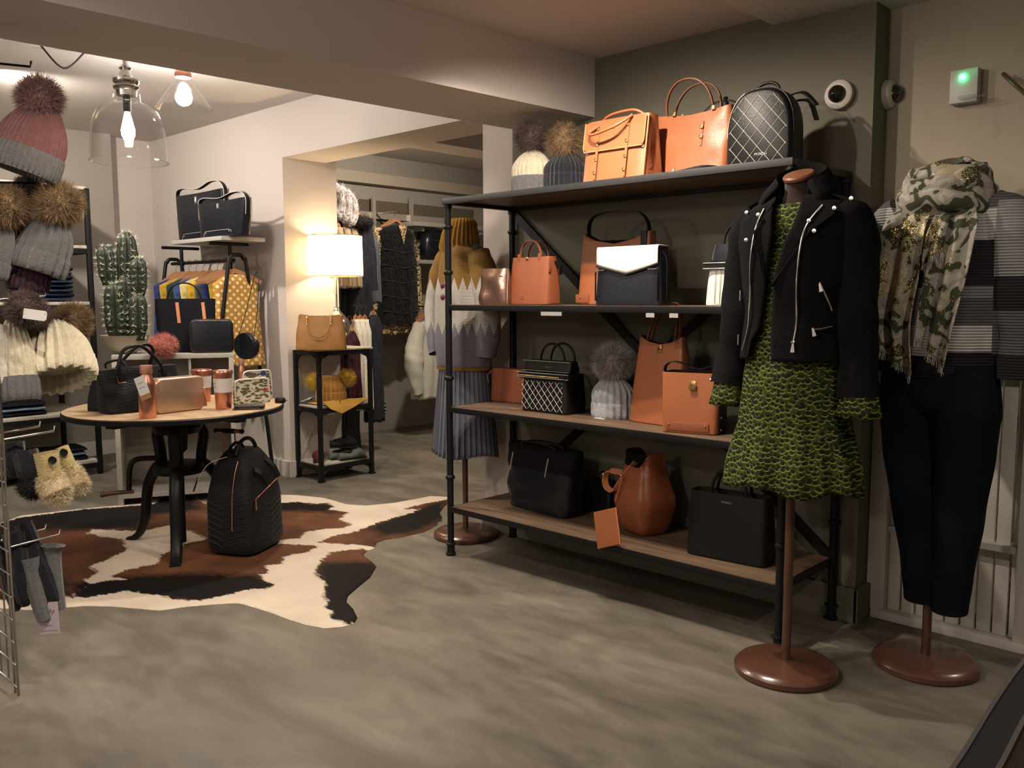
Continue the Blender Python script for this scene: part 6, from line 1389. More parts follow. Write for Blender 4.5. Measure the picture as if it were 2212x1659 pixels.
slipper('dark red plaid slipper at the left of the bottom tier of the iron stand', (-2.12, .64, ZL[0]), -.6, sl[0]); slipper('sage green slipper in the middle of the bottom tier of the iron stand', (-2.06, .80, ZL[0]), 1.45, sl[2], .20); slipper('sage green slipper at the front right of the bottom tier of the iron stand', (-1.985, .84, ZL[0]), 1.45, sl[2], .22); slipper('black furry slipper lying on top of the sage slippers, bottom tier', (-2.03, .80, ZL[0]+.085), 1.0, sl[1], .2)
pompom('fur_trim', (0, 0, .03), .06, sl[1], bpy.data.objects[-1] if 0 else [o for o in COL.objects if o.name.startswith('slipper') and o.parent is None][-1], 500, .035)

# ================================================================ BACK ROOM
def leopard_mat():
    m = bpy.data.materials.new('leopard_print'); m.use_nodes = True; N, L = nt(m); b = N['Principled BSDF']; b.inputs['Roughness'].default_value = .7
    tc = N.new('ShaderNodeTexCoord'); v = N.new('ShaderNodeTexVoronoi'); v.inputs['Scale'].default_value = 55; L.new(tc.outputs['Object'], v.inputs['Vector']); r = ramp(N, [(0, (.42, .26, .10)), (.22, (.02, .014, .010)), (.48, (.60, .46, .24))], True); L.new(v.outputs['Distance'], r.inputs[0]); L.new(r.outputs[0], b.inputs['Base Color']); return m
M['leopard'] = leopard_mat(); M['black_fur'] = furm('black_faux_fur', (.004, .004, .006), (.012, .012, .016), 30)
def span(px0, px1, y, a): p, q = P(px0, y, a=a), P(px1, y, a=a); return (p+q)/2, (q-p).length
AV = -3.2
c, w = span(806, 905, 600, AV); ztop = P(845, 485, a=AV).z; zb = P(850, 700, a=AV).z; zl = P(850, 722, a=AV).z
hook = V((AV, c.y, ztop+.12)); rv = PI/2+.1; hw = w/2*.92
def fur_gilet():
    L_ = ztop-zb; t = hanging('fur_gilet', 'long black faux fur gilet over the leopard dress on the back room wall', 'gilet', hook, rv, [(-.115, .05, .03), (-.14, hw*.6, .06), (-.20, hw*.92, .08), (-.32, hw*.85, .085), (-.8, hw*.98, .09), (-.12-L_, hw*1.0, .09)], M['black_fur'], fold=.006, open_hem=False)
    bm = bmesh.new(); rts = []
    for i in range(2600):
        z = -.16-random.random()*(L_-.06); x = random.uniform(-1, 1); y = -.088*math.sqrt(max(0, 1-abs(x)**2.6)); rts.append((V((x*hw*.96, y, z)), V((x*.5, -1, -.6))))
    add_strands(bm, rts, .035, .002, .8); me = bpy.data.meshes.new('fur_pile'); bm.to_mesh(me); bm.free(); o = link('fur_pile', me, M['black_fur'], t); o['kind'] = 'stuff'
    for k in range(5): tube('seam', [(-hw*.95, -.070, -.35-k*.14), (0, -.100, -.38-k*.14), (hw*.95, -.070, -.35-k*.14)], .004, M['black_knit'], t, 5)
    bm = bmesh.new(); vs = [bm.verts.new(p) for p in ((-.055, -.094, -.13), (.055, -.094, -.13), (.0, -.104, -.30))]; bm.faces.new(vs); g = fbm('leopard_neckline', bm, M['leopard'], t); md = g.modifiers.new('s', 'SOLIDIFY'); md.thickness = .004
fur_gilet()
hanging('leopard_dress', 'leopard-print long-sleeved dress showing below and beside the black fur gilet', 'dress', hook+V((-.03, 0, 0)), rv, [(-.12, .05, .02), (-.15, hw*.7, .03), (-.3, hw*.8, .04), (-.7, hw*.9, .05), (-.12-(ztop-zl), hw*1.0, .07)], M['leopard'], fold=.012, sleeves=([(hw*.75, 0, -.17), (hw*1.0, -.02, -.35), (hw*1.08, -.02, -.60), (hw*1.22, -.01, -.90)], [(0, .05), (1, .05)]))
tube('face_out_arm', [hook+V((-.36, 0, .0)), hook+V((.04, 0, .0))], .008, M['silver']); tag(bpy.data.objects[-1] if 0 else [o for o in COL.objects if o.name == 'face_out_arm'][0], 'chrome hanging arm holding the black fur gilet on the back room wall', 'hanger arm')
# slatted wall rails, posts and shelf
wt = mat('brushed_steel_rail', (.50, .47, .42), .4, .5); dk = mat('taupe_slat_panel', (.12, .10, .075), .8)
t = thing('wall_rail_system', 'pale metal wall rails and uprights on the taupe band of the back room wall', 'rail')
zA, zB = P(772, 436, a=-3.54).z, P(772, 520, a=-3.54).z; box('backing_panel', -3.56, -3.548, 1.9, 3.6, zB-.02, P(1040, 455, a=-3.54).z, dk, t)
for y in (463, 515): z = P(880, y+8, a=-3.5).z; box('horizontal_rail', -3.54, -3.50, 1.9, 3.6, z-.03, z+.03, wt, t)
for x in (808, 889): y = P(x, 480, a=-3.48).y; box('upright', -3.50, -3.47, y-.018, y+.018, .75, P(x, 425, a=-3.48).z, wt, t)
z = P(930, 490, a=-3.4).z; y0, y1 = P(880, 490, a=-3.3).y, P(1040, 490, a=-3.4).y
t = thing('wall_shelf', 'pale wall shelf on the back room rails above the round black backpack', 'shelf', (-3.35, (y0+y1)/2, z)); box('board', -.16, .16, -(y1-y0)/2, (y1-y0)/2, -.02, .02, wt, t, .002)
for s in (-1, 1): box('bracket', -.16, .1, s*(y1-y0)*.35-.006, s*(y1-y0)*.35+.006, -.06, -.02, wt, t)
c, w = span(905, 950, 530, -3.25); t = thing('small_backpack', 'rounded shiny black backpack on the back room shelf beside the mustard jumper', 'backpack', V((-3.25, c.y+.03, P(925, 560, a=-3.25).z)), rv); h = P(925, 495, a=-3.25).z-P(925, 560, a=-3.25).z
secs = [ringp(0, 0, h*u, max(.02, .135*(1-abs(2*u-.9)**3)**.5 if abs(2*u-.9) < 1 else .02), .08*max(.1, (1-abs(2*u-.9)**3) if abs(2*u-.9) < 1 else .1)**.5, 28, 2.6) for u in [i/14 for i in range(15)]]; loft('body', secs, M['navy_leather'], t)
tube('zip', [(-.08, -.078, h*.62), (.08, -.078, h*.62)], .004, M['silver'], t, 6); tube('zip', [(.01, -.08, h*.55), (.07, -.08, h*.55)], .003, M['silver'], t, 6)
t = thing('backpack_shelf', 'pale wall shelf carrying the small round black backpack', 'shelf', V((-3.3, c.y+.1, P(925, 562, a=-3.25).z-.022))); box('board', -.2, .14, -.3, .4, -.015, .02, wt, t)
# white fluffy jumper on lower rail
c, w = span(872, 950, 790, -3.0); zt = P(915, 690, a=-3.0).z; zb = P(900, 862, a=-3.0).z; L_ = zt-zb
M['fluffy'] = mat('off_white_fluffy_knit', (.50, .49, .43), .98, bump=1., bscale=120, sheen=.3)
hanging('fluffy_jumper', 'off-white fluffy knitted jumper hanging low beside the leopard hem in the back room', 'jumper', V((-3.0, c.y+.14, zt+.10)), rv, [(-.10, .06, .03), (-.13, .16, .06), (-.2, .23, .08), (-.35, .24, .09), (-.5, .26, .10), (-.10-L_, .25, .09)], M['fluffy'], fold=.02, seed=5, sleeves=([(.17, 0, -.15), (.27, -.02, -.35), (.30, -.04, -.52), (.26, -.05, -.10-L_*.92)], [(0, .07), (.6, .10), (1, .05)]))
for k in range(3):
    t = thing('hanger', ['front copper-toned hanger above the fluffy jumper', 'middle copper-toned hanger above the fluffy jumper', 'rear copper-toned hanger above the fluffy jumper'][k], 'hanger', V((-3.10-.06*k, c.y+.16, zt+.12)), rv, 'hangers above the fluffy jumper'); hanger_mesh(t, .15, M['hanger_wood'])
tube('low_rail', [V((-3.5, c.y+.14, zt+.12)), V((-2.95, c.y+.14, zt+.12))], .008, M['silver']); tag([o for o in COL.objects if o.name == 'low_rail'][0], 'short chrome rail holding the fluffy jumper in the back room', 'rail')
# garments on rails behind the middle wall
AG = -2.75
def gar(name, label, cat, x0, x1, ytop, ybot, a, m, rz=rv, seed=0, fold=.012, sl=False, group=None, hang=True, dp=.06):
    c, w = span(x0, x1, (ytop+ybot)/2, a); zt, zb = P((x0+x1)/2, ytop, a=a).z, P((x0+x1)/2, ybot, a=a).z; hw = w/2
    return hanging(name, label, cat, V((a, c.y, zt+.10)), rz, [(-.10, .04, .02), (-.13, hw*.7, dp*.6), (-.2, hw*.95, dp), (-.35, hw*.9, dp), (-.10-(zt-zb), hw, dp*1.1)], m, fold=fold, seed=seed, group=group, hang=hang, sleeves=([(hw*.8, 0, -.16), (hw*1.05, -.02, -.4), (hw*1.1, -.03, -.7)], [(0, .045), (1, .04)]) if sl else None)
M['char'] = mat('charcoal_wool_coat', (.022, .024, .032), .9, var=.3, vscale=20); M['greycard'] = mat('blue_grey_wool', (.10, .105, .125), .95, bump=.5); M['beige'] = mat('beige_cotton', (.36, .29, .21), .9); M['wine'] = mat('dark_wine_plaid', (.035, .012, .018), .8, var=.8, vscale=14); M['spot'] = dots_mat('black_white_dots', (.008, .008, .010), (.5, .47, .40), 45, .28)
gar('winter_coat', 'dark coat with black fur collar beside the lamp shade in the back room', 'coat', 755, 800, 470, 690, AG, M['char'], seed=1, sl=True)
cc = P(778, 480, a=AG+.05); t = thing('fur_collar', 'black fluffy fur collar lying on the dark coat shoulders, back room', 'collar', cc); pompom('fur', (0, 0, 0), .10, M['black_fur'], t, 900, .06, .002, .2, (1.3, 1.5, .6))
gar('long_cardigan', 'blue-grey long cardigan between the dark coat and the fur gilet', 'cardigan', 785, 818, 505, 655, AG-.15, M['greycard'], seed=2, sl=False)
for i in range(3): gar('beige_blouse', ['beige blouse nearest the lamp shade in the back room', 'beige blouse second from the lamp shade in the back room', 'beige blouse third from the lamp shade, touching the dark coat'][i], 'blouse', 722+16*i, 742+16*i, 492, 622, AG+.10-.03*i, M['beige'], seed=6+i, group='beige blouses beside the lamp')
gar('dark_jacket', 'black jacket below the beige blouses behind the lamp shade', 'jacket', 735, 790, 600, 700, AG-.10, M['char'], seed=12)
gar('purple_coat', 'dark plum coat under the grey fur collar at the opening edge', 'coat', 712, 748, 455, 620, AG-.05, mat('plum_wool', (.022, .014, .022), .9), seed=8)
for i, (dx, s) in enumerate(((0, 1.), (15, .9), (28, .85))):
    cc = P(724+dx, 432+8*i, a=AG+.10); t = thing('fur_scarf', ['grey rabbit fur scarf on the chrome hook, nearest the wall edge', 'grey rabbit fur scarf on the chrome hook, middle one', 'grey rabbit fur scarf on the chrome hook, outer one'][i], 'scarf', cc, 0, 'grey fur scarves on the hook'); bm = bmesh.new(); pts = spl([(0, -.05, .08), (0, -.02, .12), (0, .05, .05), (0, .06, -.06), (0, .02, -.12), (0, -.03, -.06)], 5); add_tube(bm, pts, .035, 10); add_strands(bm, [(p+V((math.cos(a), math.sin(a)*.6, math.sin(a*2)))*.03, V((math.cos(a), math.sin(a)*.6, math.sin(a*2)))) for p in pts for a in [random.uniform(0, 6.3) for _ in range(22)]], .03, .0022, .1); me = bpy.data.meshes.new('fur'); bm.to_mesh(me); bm.free(); link('fur', me, M['fur_grey'], t)
a0 = P(716, 403, a=AG+.1); tube('scarf_hook', [a0, P(744, 404, a=AG+.1), P(744, 398, a=AG+.1)], .005, M['silver']); tag([o for o in COL.objects if o.name == 'scarf_hook'][0], 'chrome hook above the grey rabbit fur scarves', 'hook')
for i in range(3): gar('white_jumper', ['white knitted jumper nearest the mercury-glass lamp base', 'white knitted jumper second from the lamp base', 'white knitted jumper third from the lamp base, beside the black dress'][i], 'jumper', 762+10*i, 778+10*i, 690, 885, AG+.15-.03*i, M['off_white_knit'], seed=20+i, group='white jumpers under the lamp side')
gar('black_dress', 'long black dress with white dotted hem beside the white jumpers, back room', 'dress', 790, 826, 680, 910, AG+.05, M['char'], seed=30, fold=.01); gar('dotted_skirt', 'black skirt with small white dots showing under the long black dress', 'skirt', 800, 829, 850, 895, AG+.02, M['spot'], seed=31, hang=False)
gar('plaid_coat', 'dark wine plaid coat hanging behind the double pompom hat', 'coat', 738, 776, 715, 860, AG+.20, M['wine'], seed=32); gar('black_boots_trousers', 'shiny black trousers hanging down to the bottom tier of the iron stand', 'trousers', 742, 775, 860, 970, AG+.12, M['black_leather'], seed=33, hang=False)
c0, c1 = P(700, 455, a=AG), P(850, 455, a=AG)
# ================================================================ JEANS RACK ON THE LEFT WALL
JX0, JX1, JY1, JY0 = -4.19, -3.435, -.376, -1.55
jz = [P(205, y, b=JY1, a=None).z if 0 else (P(x, y, a=JX1)).z for x, y in ((222, 992), (212, 888), (205, 772), (200, 653), (196, 532), (192, 405))]
def jeans_rack():
    t = thing('jeans_rack', 'tall black metal rack with pale boards stacked with folded jeans, left wall', 'shelf'); m = M['black_metal']
    for x in (JX0+.05, JX1):
        for y in (JY0, JY1): box('post', x-.017, x+.017, y-.034, y, 0, 2.09, m, t, .002)
    for i, z in enumerate(jz): box('board', JX0+.03, JX1+.004, JY0, JY1-.02, z-.018, z+.004, M['pale_board'], t, .002); box('rail', JX1-.018, JX1+.012, JY0, JY1-.034, z-.055, z-.018, m, t); box('end_rail', JX0+.06, JX1, JY1-.03, JY1-.01, z-.055, z-.018, m, t)
    return t
jeans_rack()
den = [mat('dark_denim', (.008, .012, .028), .9, bump=.5, bscale=300, var=.4, vscale=20), mat('mid_denim', (.018, .030, .062), .9, bump=.5, bscale=300, var=.35, vscale=20), mat('light_denim', (.14, .20, .28), .9, bump=.5, bscale=300, var=.3, vscale=20), mat('black_denim', (.008, .009, .016), .9, bump=.5, bscale=300)]
names = ['bottom', 'fifth', 'fourth', 'third', 'second', 'middle']
ordn = ['lowest', 'second', 'third', 'fourth', 'fifth', 'sixth', 'seventh', 'eighth']
def jean(x, y, z, w, m, label, group, k):
    t = thing('folded_jeans', label, 'jeans', (x, y, z), random.uniform(-.05, .05), group); secs = []; d = .30; h = .030
    for i in range(9):
        u = i/8; s = []
        for j in range(16):
            a = 2*PI*j/16; X, Z = sup(a, d/2, h/2, 3); s.append(V((X+.006*math.sin(8*u+k), -w/2+w*u, h/2+Z*(1+.12*math.sin(6*u+a+k))+.002*math.sin(11*u+k))))
        secs.append(s)
    loft('folded_denim', secs, m, t, auto=80); bm = bmesh.new(); add_tube(bm, [(d*.49, -w*.48, h*.5), (d*.5, w*.48, h*.5)], .0035, 5); fbm('fold_crease', bm, m, t); return t
for si, (z, n, pxr, yy) in enumerate(((jz[4], 4, 150, 500), (jz[3], 8, 160, 620), (jz[2], 7, 178, 740), (jz[1], 3, 100, 870), (jz[0], 3, 190, 975))):
    xr = P(pxr, yy, a=JX1-.06).y; w = .34
    sh = ['upper', 'eye-level', 'middle', 'lower', 'bottom'][si]
    for k in range(n):
        m = den[(k*7+si*3) % 2] if si < 3 else den[2 if k % 2 else 3]
        jean(JX1-.20, xr-w/2-random.uniform(0, .012), z+.005+k*.0315, w, m, '%s folded jeans from below in the stack on the %s board of the black rack' % (ordn[k], sh), 'folded jeans on the %s board' % sh, k+si*2.3)
# grey wall plate, small
c = P(240, 629, a=-4.33); 
t = thing('wall_plate', 'small dark grey square plate on the wall left of the cactus', 'wall plate', (-4.345, c.y, c.z)); box('plate', 0, .012, -.045, .045, -.075, .075, M['wall_grey'], t, .002)

# ================================================================ GRID PANEL WITH HATS AND GLOVES
GA, GB = .118, -2.032
M['chrome'] = mat('chrome_wire', (.55, .52, .50), .22, 1)
def grid_panel():
    t = thing('grid_panel', 'chrome wire grid display panel standing at the left edge of the picture', 'display grid', (GA, GB, 0)); bm = bmesh.new()
    for x in (0, -.032): add_tube(bm, [(x, 0, .0), (x, 0, 2.15)], .0042, 6)
    fbm('edge_frame', bm, M['chrome'], t, True); bm = bmesh.new()
    for k in range(1, 9): add_tube(bm, [(-.032-.076*k, .004, .02), (-.032-.076*k, .004, 2.13)], .0032, 5)
    for k in range(29): add_tube(bm, [(.002, -.004, .03+.076*k), (-.66, -.004, .03+.076*k)], .0032, 5)
    o = fbm('wire_mesh', bm, M['chrome'], t, True); o['kind'] = 'stuff'
grid_panel()
def prong(px_, py_, label, a=.075, m=None, up=True):
    tip = P(px_, py_, a=a); z0 = tip.z+.0; pts = [V((a, GB, z0-.012)), V((a, tip.y, tip.z))]
    if up: pts.append(V((a, tip.y+.004, tip.z+.018)))
    o = tube('display_prong', pts, .0038, m or M['chrome'], None, 8); tag(o, label, 'hook', None); return tip
prong(65, 144, 'dark hook arm at the top of the grid, above the pink bobble hat', m=M['black_metal']); prong(76, 395, 'dark hook arm just below the pink bobble hat', m=M['black_metal']); prong(97, 640, 'chrome hook arm above the cream ribbed hat')
prong(116, 931, 'chrome hook arm above the cream slipper socks'); prong(127, 1155, 'chrome hook arm above the grey knitted wrist warmers'); prong(85, 921, 'short chrome hook arm left of the cream slipper socks', a=.03); prong(97, 1143, 'short chrome hook arm behind the arm of the grey wrist warmers', a=.03)
def screen_frame(p_from, p_to, away=0.):
    z = (p_to-p_from).normalized(); z = (z+CF*away).normalized(); x = CR-z*CR.dot(z); x.normalize(); y = z.cross(x); return Matrix(((x.x, y.x, z.x, p_from.x), (x.y, y.y, z.y, p_from.y), (x.z, y.z, z.z, p_from.z), (0, 0, 0, 1)))
def hat_hung(name, label, a, op, cr, wpx, cuff, mb, mc, fur=None, fpx=None, fr=50, away=0., ribs=22, rib=.045, n=2400, L=None, group=None, tip=.2, Ry=.55, cyl=.35, fw=.0012, fback=0.):
    p, q = P(op[0], op[1], a=a), P(cr[0], cr[1], a=a); kk = ppm(p); R = wpx*kk/2; H = math.hypot(cr[0]-op[0], cr[1]-op[1])*kk*math.sqrt(1+away*away*.8)
    dd = p.y; q = p+(CR*((cr[0]-op[0])*kk)+CU*((op[1]-cr[1])*kk))
    t = thing(name, label, 'hat', p, 0, group); t.matrix_world = screen_frame(p, q, away)
    def rf(x): return 1+rib*math.cos(ribs*x)
    nn = ribs*6; secs = []
    for i in range(15):
        u = i/14; z = cuff*H*.7+(H-cuff*H*.7)*u; uu = max(0, (u-cyl*.6)/(1-cyl*.6)); kq = (1-uu**1.8)*(1-tip)+tip; secs.append(ringp(0, 0, z, R*kq, R*Ry*(kq*.7+.3), nn, 2, rf))
    loft('crown', secs, mb, t, cap0=False, auto=70); secs = []
    for z, s in ((cuff*.8, .78), (.02, .88), (0, .97), (.004, 1.03), (cuff*.3, 1.07), (cuff*.85, 1.05), (cuff, 1.0), (cuff*.98, .96)): secs.append(ringp(0, 0, z*H, R*s, R*Ry*s*1.04, nn, 2, rf))
    loft('cuff', secs, mc, t, cap0=True, cap1=False, auto=70)
    if fur:
        fp = (p+CR*((fpx[0]-op[0])*kk)+CU*((op[1]-fpx[1])*kk)+CF*fback); lp = t.matrix_world.inverted() @ fp; pompom('pompom', lp, fr*kk, fur, t, n, L or fr*kk*.75, fw, .1)
    return t
A1 = .075
M['brown_grey_knit'] = knit('mid_grey_ribbed_knit', (.125, .12, .125)); M['plum_knit'] = knit('dark_plum_knit', (.05, .02, .035))
hat_hung('bobble_hat', 'dusty pink ribbed hat with grey cuff and pink fur pompom, top left corner', A1, (42, 372), (88, 232), 158, .36, M['pink_knit'], M['brown_grey_knit'], M['fur_pink'], (86, 212), 54, .08, 44, .022, tip=.45, L=.075, n=3200)
hat_hung('bobble_hat', 'mid grey chunky ribbed hat with tawny fur pompom hanging below the pink hat', A1, (78, 588), (112, 470), 112, .38, M['brown_grey_knit'], M['brown_grey_knit'], M['fur_tan'], (128, 440), 55, .10, 16, .10, tip=.5, n=3400)
hat_hung('bobble_hat', 'grey hat with tawny fur pompom cut by the left picture edge', .02, (-22, 600), (4, 480), 70, .30, M['brown_grey_knit'], M['brown_grey_knit'], M['fur_tan'], (14, 446), 54, .1, 16, tip=.5, n=2600)
hat_hung('bobble_hat', 'dark plum hat peeping out under the grey ribbed hat', .03, (58, 628), (70, 520), 84, .35, M['plum_knit'], M['plum_knit'], None, None, 0, .1)
hat_hung('bobble_hat', 'charcoal hat with dark fur pompom in the shadow between the grey hats', .0, (38, 560), (42, 440), 60, .3, M['charcoal_knit'], M['charcoal_knit'], M['fur_brown'], (60, 410), 34, .1)
hat_hung('bobble_hat', 'thick cream ribbed hat with white tag, hanging open end down above the slipper socks', A1+.01, (132, 822), (86, 700), 132, .36, M['cream_knit'], M['cream_knit'], M['fur_tan'], (112, 688), 48, .50, 20, .10, tip=.42, Ry=.75, cyl=.2, n=2800, fback=.14)
hat_hung('bobble_hat', 'cream ribbed hat with grey cuff at the left edge beside the tagged cream hat', A1, (40, 868), (18, 690), 84, .30, M['cream_knit'], M['grey_knit'], M['fur_brown'], (30, 680), 48, .1, 16, .09, tip=.35, n=2600, fback=.10)
hat_hung('bobble_hat', 'cream ribbed hat mostly outside the left picture edge', .03, (-12, 830), (-6, 700), 60, .3, M['off_white_knit'], M['off_white_knit'], M['fur_brown'], (55, 668), 46, .1, 16, tip=.35)
p = P(75, 680, a=A1+.10); o = thing('swing_tag', 'blank white card tag tied to the hook above the thick cream hat', 'tag', p); o.matrix_world = screen_frame(p, p+CU*.9+CR*.12); kk = ppm(p)
bm = bmesh.new(); vs = [bm.verts.new((x*kk, 0, y*kk)) for x, y in ((-25, -11), (22, -11), (26, -7), (26, 7), (22, 11), (-25, 11))]; f = bm.faces.new(vs); g = bmesh.ops.extrude_face_region(bm, geom=[f]); bmesh.ops.translate(bm, verts=[v for v in g['geom'] if isinstance(v, bmesh.types.BMVert)], vec=(0, .001, 0)); fbm('card', bm, M['off_white_card'] if 'off_white_card' in M else M['paper'], o)
tube('cord', [(22*kk, -.001, 4*kk), (24*kk, .02, 24*kk)], .0012, M['black_leather'], o, 5)
# slipper socks
def sock(label, a, top, ank, toe, wpx, button):
    p0 = P(top[0], top[1], a=a); kk = ppm(p0); t = thing('slipper_sock', label, 'slipper sock', p0); to = lambda q, d=0: CR*((q[0]-top[0])*kk)+CU*((top[1]-q[1])*kk)+CF*d
    pts = spl([to(top), to(((top[0]+ank[0])/2, (top[1]+ank[1])/2)), to(ank)], 6); R = wpx*kk/2; bm = bmesh.new(); P_, fr = frames(pts); secs = []
    for i, (p, (t_, u, w)) in enumerate(zip(P_, fr)):
        for q in (0, .5):
            k = i+q
            if k > len(P_)-1: break
            pp = p if q == 0 else (p+P_[min(i+1, len(P_)-1)])/2; r = R*(1.05-.12*k/len(P_))*(1+.035*(1 if q == 0 else -1)); secs.append([pp+(u*math.cos(b)+w*math.sin(b)*.8)*r for b in [2*PI*j/28 for j in range(28)]])
    inner = [[c+(v-c)*.78+(P_[1]-P_[0])*.3 for v in secs[0]] for c in [P_[0]]][0]; deep = [P_[0]+(v-P_[0])*.7+(P_[2]-P_[0])*1.2 for v in secs[0]]
    add_loft(bm, [deep, inner]+secs, True, True, True); fbm('knitted_ankle', bm, M['sock_knit'], t, auto=80)
    fa, ft = to(ank), to(toe, -.0); bm = bmesh.new(); add_tube(bm, spl([fa+(ft-fa)*-.15, fa+(ft-fa)*.3, fa+(ft-fa)*.8, ft], 5), [R*.8, R*.85, R*.95, R*1.0, R*1.02, R*1.05, R*1.08, R*1.1, R*1.1, R*1.1, R*1.1, R*1.1, R*1.05, R*.95, R*.8, R*.6][:len(spl([fa, fa, fa, ft], 5))], 16)
    rts = []
    for _ in range(4500):
        u = random.random(); c = fa+(ft-fa)*u; d = V((random.gauss(0, 1), random.gauss(0, 1), random.gauss(0, 1))).normalized(); rts.append((c+d*R*1.0, d))
    add_strands(bm, rts, .015, .0007, .4); me = bpy.data.meshes.new('fur_foot'); bm.to_mesh(me); bm.free(); link('fur_foot', me, M['fur_cream'], t, True)
    if button: bt = to(button, -R*.9); o = lathe('button', [(0, 0), (.012, 0), (.014, .002), (.013, .006), (.008, .004), (0, .004)], M['black_leather'], t, n=20); o.matrix_local = Matrix.Translation(bt) @ (-CF).to_track_quat('Z', 'Y').to_matrix().to_4x4()
M['sock_knit'] = knit('butter_cream_knit', (.50, .40, .19))
sock('cream knitted slipper sock with black button and furry foot, nearer one', A1+.02, (98, 975), (110, 1040), (125, 1068), 58, (128, 992)); sock('cream knitted slipper sock with furry foot, farther one at right', A1-.06, (130, 968), (152, 1015), (172, 1052), 40, (148, 976))
# dark gloves in shadow and grey wrist warmers
def limb(name, label, cat, a, pts, rad, m, group=None, open_=True, cuffm=None):
    p0 = P(pts[0][0], pts[0][1], a=a); kk = ppm(p0); t = thing(name, label, cat, p0, 0, group); Q = [CR*((x-pts[0][0])*kk)+CU*((pts[0][1]-y)*kk) for x, y in pts]
    S_ = spl(Q, 6); P_, fr = frames(S_); n = len(P_); secs = []
    for i, (p, (t_, u, w)) in enumerate(zip(P_, fr)):
        r = lerpt(rad, i/(n-1))[0]*kk; secs.append([p+(u*math.cos(b)+w*math.sin(b))*r*(1+.05*math.cos(9*b)) for b in [2*PI*j/36 for j in range(36)]])
    if open_: secs = [[P_[0]+(v-P_[0])*.75+(P_[2]-P_[0])*1.5 for v in secs[0]], [P_[0]+(v-P_[0])*.86+(P_[1]-P_[0])*.2 for v in secs[0]]]+secs
    loft('knit_tube', secs, m, t, auto=80); return t, kk
limb('wrist_warmer', 'grey knitted wrist warmer with flared rim, right one of the pair', 'wrist warmer', A1, [(115, 1178), (113, 1205), (117, 1260), (124, 1318)], [(0, 24), (.18, 17), (.6, 17), (1, 17)], M['grey_knit'])
limb('wrist_warmer', 'grey knitted wrist warmer, left one of the pair', 'wrist warmer', A1-.01, [(62, 1205), (70, 1250), (84, 1300), (96, 1340)], [(0, 23), (.3, 18), (1, 14)], M['grey_knit'])
for i, (a, x0, y0, x1, y1, r) in enumerate(((.03, 30, 1150, 55, 1310, 22), (.0, 8, 1170, 36, 1320, 18), (.02, 50, 1130, 122, 1300, 17), (.04, 52, 975, 70, 1040, 26), (.01, 25, 955, 30, 1030, 24))):
    lab = ['black knitted glove hanging left of the grey wrist warmers', 'black knitted glove at the left edge by the grid wires', 'navy knitted glove behind the grey wrist warmers', 'black furry slipper sock left of the cream pair', 'black knitted slipper sock by the grid wires'][i]
    t, kk = limb('glove' if i < 3 else 'slipper_sock', lab, 'glove' if i < 3 else 'slipper sock', a, [(x0, y0), ((x0+x1)/2, (y0+y1)/2), (x1, y1)], [(0, r), (.6, r*1.05), (.9, r*.7), (1, r*.3)], M['black_knit'])
    if i == 3: pompom('fur_foot', CR*(18*kk)-CU*(75*kk), 34*kk, M['fur_brown'] if 0 else M['black_fur'], t, 1200, .03)
p = P(105, 1335, a=A1+.05); t = thing('swing_tag', 'pale lilac swing tag with handwriting hanging under the grey wrist warmers', 'tag', p); t.matrix_world = screen_frame(p, p+CU*1+CR*-.18*-1*.0+CR*(-.08)); kk = ppm(p)
box('card', -22*kk, 22*kk, 0, .0012, -34*kk, 34*kk, mat('pale_lilac_card', (.52, .44, .50), .7), t); tube('cord', [(0, -.001, 30*kk), (3*kk, 0, 44*kk)], .001, M['black_leather'], t, 5)
scribble('handwriting', t, 34*kk, 15*kk, 2, M['ink'], (0, -.0012, 12*kk), (0, -.12, 0), .0009); scribble('handwriting', t, 20*kk, 4*kk, 1, M['ink'], (0, -.0012, -16*kk)); tube('printed_line', [(-18*kk, -.0012, -27*kk), (18*kk, -.0012, -27*kk)], .0005, M['ink'], t, 4)

